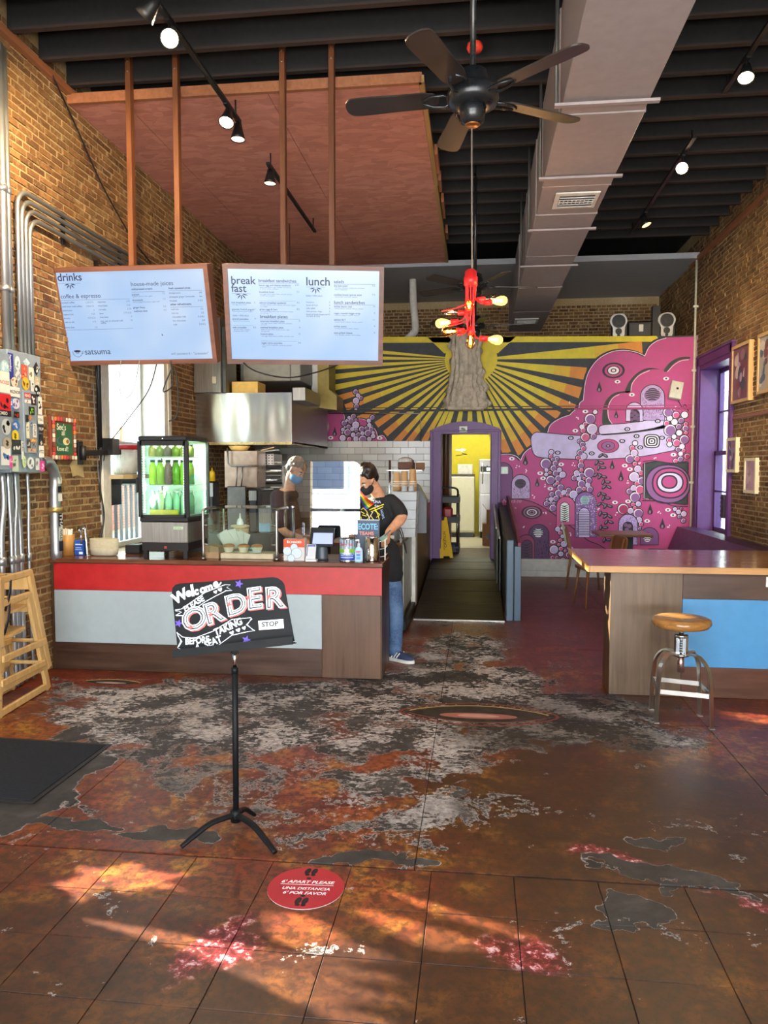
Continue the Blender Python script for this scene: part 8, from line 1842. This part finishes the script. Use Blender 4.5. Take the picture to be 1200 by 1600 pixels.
for i, (px, pt_, _) in enumerate(((620, 738, 0), (632, 736, 0), (645, 733, 0))):
    p = at(px, pt_, 'y', 7.98); r_ = .040; zt_ = p.z
    t = thing('paper_cup_stack', (p.x, 7.98, tz), 'upside down stack of kraft paper cups, ' + ('left', 'middle', 'right')[i] + ' of the three on the white tubs', 'cups', 'stacks of paper cups')
    B().lathe([(0, zt_ - tz), (r_ * .8, zt_ - tz), (r_ * .82, zt_ - tz - .005), (r_, .05), (r_ * 1.03, .045), (r_ * .98, .0), (0, 0)][::-1], (p.x, 7.98, tz + .001), 20).build('cup_wall', M_KRAFT, t)
    for k in range(3): B().lathe([(r_ * 1.0, .05 + .022 * k), (r_ * 1.07, .052 + .022 * k), (r_ * 1.07, .058 + .022 * k), (r_ * 1.0, .06 + .022 * k)], (p.x, 7.98, tz), 20).build('cup_rim', M_CWHITE, t)
for i, px in enumerate((632, 643)):
    p = at(px, 767, 'y', 7.88); t = B().lathe([(0, 0), (.03, 0), (.034, .012), (.028, .02), (.026, .06), (0, .06)], (p.x, 7.88, tz + .001), 14).build('cup_lid_stack', plain('clear_lid', '#b4bcc0', .2), label=('left', 'right')[i] + ' small stack of clear lids in front of the kraft cups', cat='lids', group='stacks of clear lids')
# upper shelf behind the cups on steel posts with a basket
p = at(635, 745, 'y', 8.6); t = thing('wire_shelf', (p.x, 8.6, ZBk), 'steel post shelf with a basket behind the paper cups', 'shelf'); zz = at(635, 734, 'y', 8.6).z
for px in (609, 645): q = at(px, 740, 'y', 8.6); B().cyl((q.x, 8.6, ZBk), (q.x, 8.6, at(px, 719, 'y', 8.6).z), .013).build('post', M_CHROME, t)
qa, qb = at(605, 740, 'y', 8.6), at(660, 740, 'y', 8.6); B().bb(qa.x, qb.x, 8.55, 8.9, zz - .012, zz).build('shelf_board', M_STEEL, t)
qa, qb = at(622, 740, 'y', 8.65), at(647, 719, 'y', 8.65); t = thing('brown_basket', ((qa.x + qb.x) / 2, 8.7, zz), 'brown basket with a clear bag on the shelf behind the cups', 'basket'); B().bb(qa.x, qb.x, 8.62, 8.8, zz + .001, zz + .085, .008).build('basket_body', plain('dark_wicker', '#5a3420', .7, var=.3, scale=60), t)
B().ball(((qa.x + qb.x) / 2 - .01, 8.7, zz + .10), (.09, .07, .045), 12, 7).build('clear_bag', plain('crumpled_bag', '#a8a49c', .25, var=.15, scale=30), t)
p = at(652, 765, 'y', 8.2); B().prism([(p.x - .05, ZBk), (p.x + .09, ZBk), (p.x + .09, p.z - .12), (p.x + .0, p.z + .04), (p.x - .04, p.z + .06)], Fr((0, 8.35, 0), (1, 0, 0), (0, 0, 1)), -.25, 0).build('grinder', plain('dark_machine', '#3c4248', .35), label='dark sloping machine right of the white tubs', cat='machine')
p = at(669, 750, 'y', 9.4); B().bb(-.80, -.76, 9.3, 9.5, ZBk, at(668, 725, 'y', 9.4).z, .015).build('tall_tray', plain('maroon_tray', '#6a4a54', .3), label='tall maroon tray standing on end at the ramp side', cat='tray')
p = at(657, 735, 'y', 9.0); B().bb(p.x - .05, p.x + .05, 8.92, 9.02, zz + .001, zz + .08, .004).build('kraft_carton', M_CARD, label='small brown carton at the right end of the wire shelf', cat='box')
p = at(605, 752, 'y', 8.2); B().lathe([(0, 0), (.05, 0), (.055, .10), (.04, .13), (0, .14)], (p.x, 8.2, ZBk), 16).build('clear_jar', plain('clear_jar', '#aab6c0', .15), label='clear jar left of the white tubs behind the black shirt', cat='jar')

# ------------------------------------------------------------------ the two people behind the counter
from mathutils.bvhtree import BVHTree
def meld(b, voxel, smooth=4):
    """fuse overlapping forms into one continuous skin"""
    me = bpy.data.meshes.new('m'); me.from_pydata(b.v, [], b.f); ob = bpy.data.objects.new('m', me); COL.objects.link(ob)
    r = ob.modifiers.new('r', 'REMESH'); r.mode = 'VOXEL'; r.voxel_size = voxel
    s_ = ob.modifiers.new('s', 'SMOOTH'); s_.factor = .5; s_.iterations = smooth
    dg = bpy.context.evaluated_depsgraph_get(); ev = ob.evaluated_get(dg); m2 = bpy.data.meshes.new_from_object(ev)
    out = B(); out.v = [tuple(v.co) for v in m2.vertices]; out.f = [tuple(p.vertices) for p in m2.polygons]; n = len(out.f)
    out.mi = [0] * n; out.sm = [True] * n; out.c = [(1, 1, 1)] * n
    bpy.data.objects.remove(ob); bpy.data.meshes.remove(me); bpy.data.meshes.remove(m2); return out
def limb(b, pts, rs, n=14, flat=1.0):
    P = spline([tuple(p) for p in pts], 4); R = []
    for i in range(len(P)):
        k = i / 4; j = min(int(k), len(rs) - 2); R.append(rs[j] + (rs[j + 1] - rs[j]) * (k - j))
    b.tube(P, R, n, flat=flat); b.ball(P[0], rs[0], 10, 7); b.ball(P[-1], rs[-1], 10, 7)
def hand(b, wrist, d, palm_n, curl=.5, s_=1.0):
    """palm, four unequal bent fingers and a thumb leaving the side"""
    d = Vector(d).normalized(); n_ = Vector(palm_n); n_ = (n_ - d * n_.dot(d)).normalized(); side = d.cross(n_)
    w = Vector(wrist); pc = w + d * .05 * s_
    R_ = Matrix((d, side, n_)).transposed(); b.ball(pc, (.052 * s_, .042 * s_, .017 * s_), 12, 8, R_)
    for k, (o, L) in enumerate(((.030, .066), (.010, .075), (-.010, .070), (-.029, .054))):
        p0 = w + d * .078 * s_ + side * o * s_; L *= s_; a1, a2, a3 = curl * .5, curl * 1.1, curl * 1.6
        p1 = p0 + (d * math.cos(a1) + n_ * math.sin(a1)) * L * .42; p2 = p1 + (d * math.cos(a2) + n_ * math.sin(a2)) * L * .33; p3 = p2 + (d * math.cos(a3) + n_ * math.sin(a3)) * L * .25
        b.tube([w + d * .04 * s_ + side * o * .8 * s_, p0, p1, p2, p3], [.0105 * s_, .0098 * s_, .0088 * s_, .008 * s_, .0065 * s_], 8)
    p0 = w + d * .022 * s_ + side * .030 * s_; p1 = p0 + (d * .6 + side * .75 + n_ * .25).normalized() * .036 * s_; p2 = p1 + (d * .85 + side * .35 + n_ * .4).normalized() * .032 * s_
    b.tube([w + d * .012 * s_, p0, p1, p2], [.014 * s_, .0125 * s_, .0105 * s_, .008 * s_], 8)
def head(b, c, fwd, up, s_=1.0):
    f = Vector(fwd).normalized(); u = Vector(up); u = (u - f * u.dot(f)).normalized(); r = f.cross(u)
    P = lambda a, b_, d: Vector(c) + (f * a + r * b_ + u * d) * s_
    R_ = Matrix((f, r, u)).transposed()
    b.ball(P(-.012, 0, .035), (.098 * s_, .078 * s_, .090 * s_), 20, 14, R_); b.ball(P(.022, 0, -.045), (.066 * s_, .060 * s_, .075 * s_), 16, 12, R_)
    b.ball(P(.052, 0, -.090), (.030 * s_, .030 * s_, .024 * s_), 10, 8, R_)                       # chin
    b.tube([P(.084, 0, .012), P(.098, 0, -.018), P(.106, 0, -.036)], [.008 * s_, .011 * s_, .014 * s_], 8); b.ball(P(.100, 0, -.040), (.013 * s_, .017 * s_, .010 * s_), 8, 6, R_)
    b.ball(P(.072, 0, .022), (.016 * s_, .055 * s_, .010 * s_), 10, 6, R_)                          # brow
    for sg in (-1, 1):
        b.ball(P(.062, sg * .036, -.028), (.026 * s_, .022 * s_, .022 * s_), 10, 7, R_); b.ball(P(-.004, sg * .080, -.012), (.018 * s_, .010 * s_, .032 * s_), 10, 7, R_)
    b.ball(P(.083, 0, -.066), (.014 * s_, .026 * s_, .010 * s_), 10, 6, R_)
    return P, R_
def face_bits(P, R_, par, iris='#2a1a10', s_=1.0):
    b = B()
    for sg in (-1, 1): b.ball(P(.069, sg * .031, .000), .0118 * s_, 10, 8)
    b.build('eye', plain('eye_white', '#c8c4c0', .2, var=.02), par)
    b = B()
    for sg in (-1, 1): b.ball(P(.0775, sg * .031, -.004), .0058 * s_, 8, 6)
    b.build('iris', plain('iris_' + iris[1:], iris, .15), par)
    b = B()
    for sg in (-1, 1): b.tube([P(.080, sg * .014, .020), P(.082, sg * .032, .026), P(.070, sg * .052, .020)], [.004 * s_, .005 * s_, .003 * s_], 6)
    b.build('eyebrow', M_HAIR, par)
gh = G('dark_hair'); n = gh.noise(gh.vmul(gh.pos(), (60, 60, 22)), 1.5, 6, .7); M_HAIR = gh.fin(gh.ramp(n, [(.3, lin('#0c0907')), (.7, lin('#2e2018'))]), .45, 0, .4)
gs_ = G('skin'); n = gs_.noise(gs_.pos(), 40, 5); gs_.p.inputs['Subsurface Weight'].default_value = .08; gs_.p.inputs['Subsurface Radius'].default_value = (.02, .008, .004)
M_SKIN = gs_.fin(gs_.ramp(n, [(.3, lin('#b5805f')), (.7, lin('#cf9c7a'))]), .5, 0, .35)
M_TEE = plain('black_cotton', '#141519', .85, var=.2, scale=40); M_TEE2 = plain('dark_brown_cotton', '#3a2b2c', .85, var=.2, scale=40); M_MASK = plain('black_face_mask', '#1a1a1e', .8)
gj = G('blue_denim'); n = gj.noise(gj.pos(), 90, 4); n2 = gj.noise(gj.pos(), 6, 3); M_JEAN = gj.fin(gj.mix(gj.ss(n2, .4, .7, 0, .6), gj.ramp(n, [(.3, lin('#2c4468')), (.7, lin('#4a6890'))]), lin('#6a88ac')), .8)
def hair_cap(c, fwd, up, seed, s_=1.0, long_=1.0):
    f = Vector(fwd).normalized(); u = Vector(up); u = (u - f * u.dot(f)).normalized(); r = f.cross(u); rn = random.Random(seed)
    b = B(); R_ = Matrix((f, r, u)).transposed(); cc = Vector(c)
    b.ball(cc + (f * -.026 + u * .050) * s_, (.098 * s_, .087 * s_, .092 * s_), 20, 14, R_); b.ball(cc + (f * -.055 + u * -.005) * s_, (.062 * s_, .080 * s_, .07 * s_ * long_), 16, 10, R_)
    for k in range(46):
        a = rn.uniform(-2.6, 2.6); e = rn.uniform(.1, 1.45); d = f * math.cos(a) * math.cos(e) * .098 + r * math.sin(a) * math.cos(e) * .087 + u * math.sin(e) * .092
        p = cc + (f * -.026 + u * .050) * s_ + d * s_; t_ = (f * rn.uniform(.1, 1) + r * rn.uniform(-.7, .7) - u * .35).normalized()
        b.tube([p - t_ * .012 * s_, p + t_ * .012 * s_, p + t_ * .03 * s_ - u * .006 * s_], [.010 * s_, .012 * s_, .005 * s_], 6)
    return meld(b, .008 * s_, 2)

# --- barista in front: head bowed, left arm reaching to the counter end
Y1 = 6.44
A1 = lambda px, py, y=Y1: at(px, py, 'y', y)
p1 = thing('person', (-.78, Y1, 0), 'person in a black printed t-shirt and black face mask bowing over the counter end', 'person')
hd = A1(573, 749, 6.36); fw_ = Vector((-.52, -.62, -.58)); up_ = Vector((-.25, -.55, .80))
nb = A1(592, 778, 6.46); sL, sR = A1(616, 782, 6.46), A1(548, 782, 6.44); ch = A1(586, 815, 6.45); wa = A1(593, 868, 6.47); pv = A1(596, 905, 6.47)
elb = A1(629, 808, 6.36); wrL = A1(606, 832, 6.20); elR = A1(540, 822, 6.30); wrR = A1(552, 846, 6.12)
b = B()
P_, R1 = head(b, hd, fw_, up_, .97)
limb(b, [hd + Vector((.035, .03, -.03)), nb + Vector((0, .0, .01)), nb + Vector((0, .01, -.06))], [.050, .056, .075])
for c_, r_ in ((ch, (.175, .105, .16)), (wa, (.150, .10, .13)), (pv, (.158, .11, .10)), (nb + Vector((-.02, .01, -.07)), (.16, .085, .075))): b.ball(c_, r_, 20, 12)
limb(b, [sL - Vector((.02, 0, .01)), elb, wrL], [.044, .040, .027]); limb(b, [elb, elb.lerp(wrL, .3), wrL], [.040, .043, .027]); limb(b, [sR, elR, wrR], [.052, .040, .027])
hand(b, wrL, (-.10, -.55, -.80), (-.5, .2, -.1), .8, .98); hand(b, wrR, (.35, -.7, -.4), (.3, .1, -1), .7, .98)
hipL, hipR = pv + Vector((.09, 0, -.06)), pv + Vector((-.09, 0, -.06)); knL = A1(619, 962, 6.36); anL = A1(617, 1020, 6.33); knR = Vector((hipR.x - .02, 6.38, .46)); anR = Vector((hipR.x - .03, 6.45, .09))
limb(b, [hipL, knL, anL], [.080, .055, .040]); limb(b, [hipR, knR, anR], [.080, .055, .040])
footd = Vector((.86, -.50, 0)).normalized()
for an, dd in ((anL, footd), (anR, Vector((-.3, -.95, 0)))): limb(b, [an, Vector((an.x, an.y, .055)) + dd * .06, Vector((an.x, an.y, .042)) + dd * .13], [.034, .026, .016])
meld(b, .0085, 3).build('body', M_SKIN, p1)
face_bits(P_, R1, p1, s_=.97)
hair_cap(hd, fw_, up_, 3, .97).build('hair', M_HAIR, p1)
b = B(); b.ball(P_(.048, 0, -.062), (.070, .072, .056), 18, 12, R1); b.ball(P_(.088, 0, -.045), (.030, .036, .034), 12, 8, R1); mk = meld(b, .007, 3); mk.build('face_mask', M_MASK, p1)
b = B()
for sg in (-1, 1): b.tube([P_(.055, sg * .066, -.035), P_(.02, sg * .082, -.012), P_(-.012, sg * .088, .012)], .0035, 6)
b.build('ear_loop', M_MASK, p1)
b = B()
for c_, r_ in ((ch, (.192, .120, .165)), (wa, (.180, .120, .18)), (pv + Vector((0, 0, .05)), (.190, .132, .125)), (pv + Vector((0, 0, .13)), (.188, .128, .14)), (nb + Vector((-.015, .012, -.075)), (.172, .095, .070))): b.ball(c_, r_, 22, 14)
slL, slR = sL.lerp(elb, .78), sR.lerp(elR, .78)
limb(b, [sL + Vector((-.03, 0, .0)), sL.lerp(slL, .5), slL], [.060, .060, .063]); limb(b, [sR + Vector((.03, 0, 0)), sR.lerp(slR, .5), slR], [.068, .072, .074])
limb(b, [nb + Vector((0, 0, -.02)), nb + Vector((0, .01, -.08))], [.066, .10])
tee = meld(b, .011, 5); tee_o = tee.build('t_shirt', M_TEE, p1)
b = B(); b.ball(pv + Vector((0, 0, -.03)), (.170, .122, .10), 18, 10); limb(b, [hipL, hipL.lerp(knL, .5), knL, knL.lerp(anL, .5), anL + Vector((0, 0, .02))], [.094, .080, .066, .060, .056]); limb(b, [hipR, hipR.lerp(knR, .5), knR, anR + Vector((0, 0, .02))], [.094, .080, .066, .056])
rnj = random.Random(8)
for k in range(5): q = knL.lerp(anL, .55 + .09 * k); b.lathe([(.05, -.012), (.066 + .004 * (k % 2), 0), (.05, .012)], q, 14, (anL - knL).normalized() + Vector((rnj.uniform(-.2, .2), rnj.uniform(-.2, .2), 0)))
meld(b, .010, 3).build('jeans', M_JEAN, p1)
def shoe(an, d, par, s_=1.0):
    d = Vector(d).normalized(); sd2 = Vector((-d.y, d.x, 0)); o = Vector((an.x, an.y, 0)) - d * .035
    fr_ = Fr(o, d, sd2); st_ = bpy.data.objects
    out_ = spline([(-.05, 0), (-.035, .034), (.05, .036), (.14, .046), (.20, .036), (.232, 0), (.20, -.036), (.14, -.044), (.05, -.034), (-.035, -.034)], 3, True)
    so_ = B().prism(out_, fr_, .002, .028).build('shoe', plain('white_rubber_sole', '#c8c8c0', .5), par, label='navy trainer with three white stripes')
    u_ = B(); u_.ball(fr_.p(.00, 0, .065), (.050, .034, .050), 14, 9, Matrix((d, sd2, (0, 0, 1))).transposed()); u_.ball(fr_.p(.09, 0, .045), (.09, .037, .040), 14, 9, Matrix((d, sd2, (0, 0, 1))).transposed()); u_.ball(fr_.p(.165, 0, .036), (.058, .036, .028), 14, 9, Matrix((d, sd2, (0, 0, 1))).transposed())
    meld(u_, .007, 3).build('upper', plain('navy_suede', '#26304e', .8), so_)
    w_ = B()
    for sg in (-1, 1):
        for k in range(3): w_.bar(fr_.p(.025 + .026 * k, sg * .0385, .034), fr_.p(.055 + .026 * k, sg * .030, .078), .008, .006, up=sd2)
    w_.build('stripe', M_WHITE, so_)
    l_ = B()
    for k in range(4): l_.tube([fr_.p(.055 + .022 * k, -.020, .088 - .010 * k), fr_.p(.06 + .022 * k, 0, .095 - .010 * k), fr_.p(.055 + .022 * k, .020, .088 - .010 * k)], .004, 6)
    l_.build('lace', plain('navy_suede', '#26304e', .8), so_)
    c_ = B().lathe([(.034, .09), (.040, .10), (.040, .125), (.033, .13)], (an.x, an.y, 0), 14); c_.build('sock', M_WHITE, so_)
shoe(anL, footd, p1); shoe(anR, (-.3, -.95, 0), p1)
# print on the shirt, wrapped onto the cloth
bv = BVHTree.FromPolygons([Vector(v) for v in tee.v], tee.f)
f = Fr(A1(583, 815, 6.30), (1, 0, 0), (0, 0, 1)); pt = Pt(f, .0012)
def sp(x, y):
    q = A1(430 + x / 5.217, 690 + y / 5.217, 6.30); return q.x - f.o.x, q.z - f.o.z
for i, c_ in enumerate(('#e03a2c', '#ee8a2a', '#f0d838', '#3aa84a', '#2a6ad0', '#6a3aa8')):
    a = i * 12; pt.fill([sp(690 - a * .0 + 2, 398 + a), sp(690, 412 + a), sp(740 - i * 5, 500 + i * 10), sp(770 - i * 8, 530 + i * 6), sp(795 - i * 12, 512 + i * 9), sp(745 - i * 6, 455 + i * 9)], c_)
pt.up()
Yw = '#e6cf3a'
for ln in ([(690, 560), (705, 545), (738, 570), (760, 620), (742, 640), (700, 640), (690, 615)], [(770, 555), (800, 540), (830, 590), (845, 640), (800, 642), (770, 600)], [(760, 560), (875, 515)], [(775, 575), (870, 535)], [(690, 575), (720, 590)], [(800, 560), (850, 600), (820, 620)], [(700, 600), (740, 610)]): pt.stroke([sp(*q) for q in ln], .007, Yw)
for ln in ([(735, 590), (765, 620), (790, 575)], [(765, 620), (762, 650)], [(750, 640), (785, 655)]): pt.stroke([sp(*q) for q in ln], .006, '#dcdce0')
pt.text('TUNA', *sp(770, 505), .030, '#b8c4dc', bold=.02); pt.text('ICE', *sp(800, 530), .022, '#b8c4dc', bold=.02, rot=-.3); pt.text('HOWL', *sp(850, 560), .026, '#9ab4e0', bold=.02, rot=-1.3)
def wrap(p):
    h = bv.ray_cast(Vector((p[0], p[1] - .6, p[2])), Vector((0, 1, 0)))
    return (p[0], h[0].y - .004 - (f.o.y - p[1]) * 1.0, p[2]) if h[0] is not None else p
me_v = [wrap(v) for v in pt.b.v]; pt.b.v = me_v
pt.build('shirt_print', M_PRINT, tee_o)

# --- cook further back, seen from the side through the glass
Y2 = 7.30
A2 = lambda px, py, y=Y2: at(px, py, 'y', y)
p2 = thing('person', (-1.85, Y2, 0), 'person in a dark brown t-shirt standing further back behind the shield, bowing right', 'person')
hd = A2(462, 735); fw2 = Vector((.80, -.25, -.55)); up2 = Vector((.50, 0, .86)); nb = A2(452, 762); sh1, sh2 = A2(433, 776, 7.16), A2(452, 776, 7.48); ch = A2(446, 805, 7.32); wa = A2(444, 850, 7.34); pv = A2(444, 885, 7.36)
e1, w1 = A2(440, 826, 7.10), A2(470, 840, 7.02); e2, w2 = A2(462, 828, 7.5), A2(488, 842, 7.35)
b = B(); P2_, R2 = head(b, hd, fw2, up2, 1.0)
limb(b, [hd + Vector((-.04, .0, -.04)), nb, nb + Vector((-.02, 0, -.07))], [.052, .057, .08])
for c_, r_ in ((ch, (.125, .165, .17)), (wa, (.125, .150, .13)), (pv, (.125, .158, .10)), (nb + Vector((-.03, .02, -.07)), (.10, .155, .075))): b.ball(c_, r_, 20, 12)
limb(b, [sh1, e1, w1], [.054, .042, .028]); limb(b, [sh2, e2, w2], [.054, .042, .028]); hand(b, w1, (.8, -.2, -.5), (0, .2, -1), .7); hand(b, w2, (.8, -.2, -.5), (0, -.2, -1), .7)
hips = []
for sg in (-1, 1):
    hp = pv + Vector((0, sg * .09, -.05)); kn = Vector((hp.x + .02, hp.y, .48)); an = Vector((hp.x - .02, hp.y, .09)); hips.append((hp, kn, an)); limb(b, [hp, kn, an], [.082, .057, .041]); limb(b, [an, Vector((an.x + .08, an.y, .05)), Vector((an.x + .17, an.y, .035))], [.042, .036, .026])
meld(b, .009, 3).build('body', M_SKIN, p2); face_bits(P2_, R2, p2); hair_cap(hd, fw2, up2, 9, .95, .7).build('hair', plain('grey_brown_hair', '#6e645a', .6, var=.3, scale=90), p2)
b = B(); b.ball(P2_(.048, 0, -.062), (.070, .072, .056), 18, 12, R2); b.ball(P2_(.088, 0, -.045), (.030, .036, .034), 12, 8, R2); meld(b, .007, 3).build('face_mask', plain('blue_mask', '#5a8aa8', .8), p2)
b = B()
for c_, r_ in ((ch, (.140, .180, .175)), (wa, (.140, .168, .15)), (pv + Vector((0, 0, .04)), (.142, .172, .085)), (nb + Vector((-.03, .02, -.075)), (.115, .168, .07))): b.ball(c_, r_, 22, 14)
for s0, e0 in ((sh1, e1), (sh2, e2)): limb(b, [s0, s0.lerp(e0, .4), s0.lerp(e0, .8)], [.072, .076, .078])
meld(b, .011, 5).build('t_shirt', M_TEE2, p2)
b = B()
for hp, kn, an in hips: limb(b, [hp, kn, an + Vector((0, 0, .03))], [.096, .07, .06])
b.ball(pv + Vector((0, 0, -.03)), (.135, .165, .10), 18, 10); meld(b, .011, 3).build('trousers', plain('pale_stained_apron', '#b8a8a0', .8, var=.2), p2)
for hp, kn, an in hips: B().prism(spline([(-.06, -.04), (.20, -.045), (.23, 0), (.20, .045), (-.06, .04)], 3, True), Fr((an.x, an.y, 0), (1, 0, 0), (0, 1, 0)), .002, .075).build('shoe', M_BLACKP, p2)

for o in bpy.data.objects:
    if '_org' in o: del o['_org']
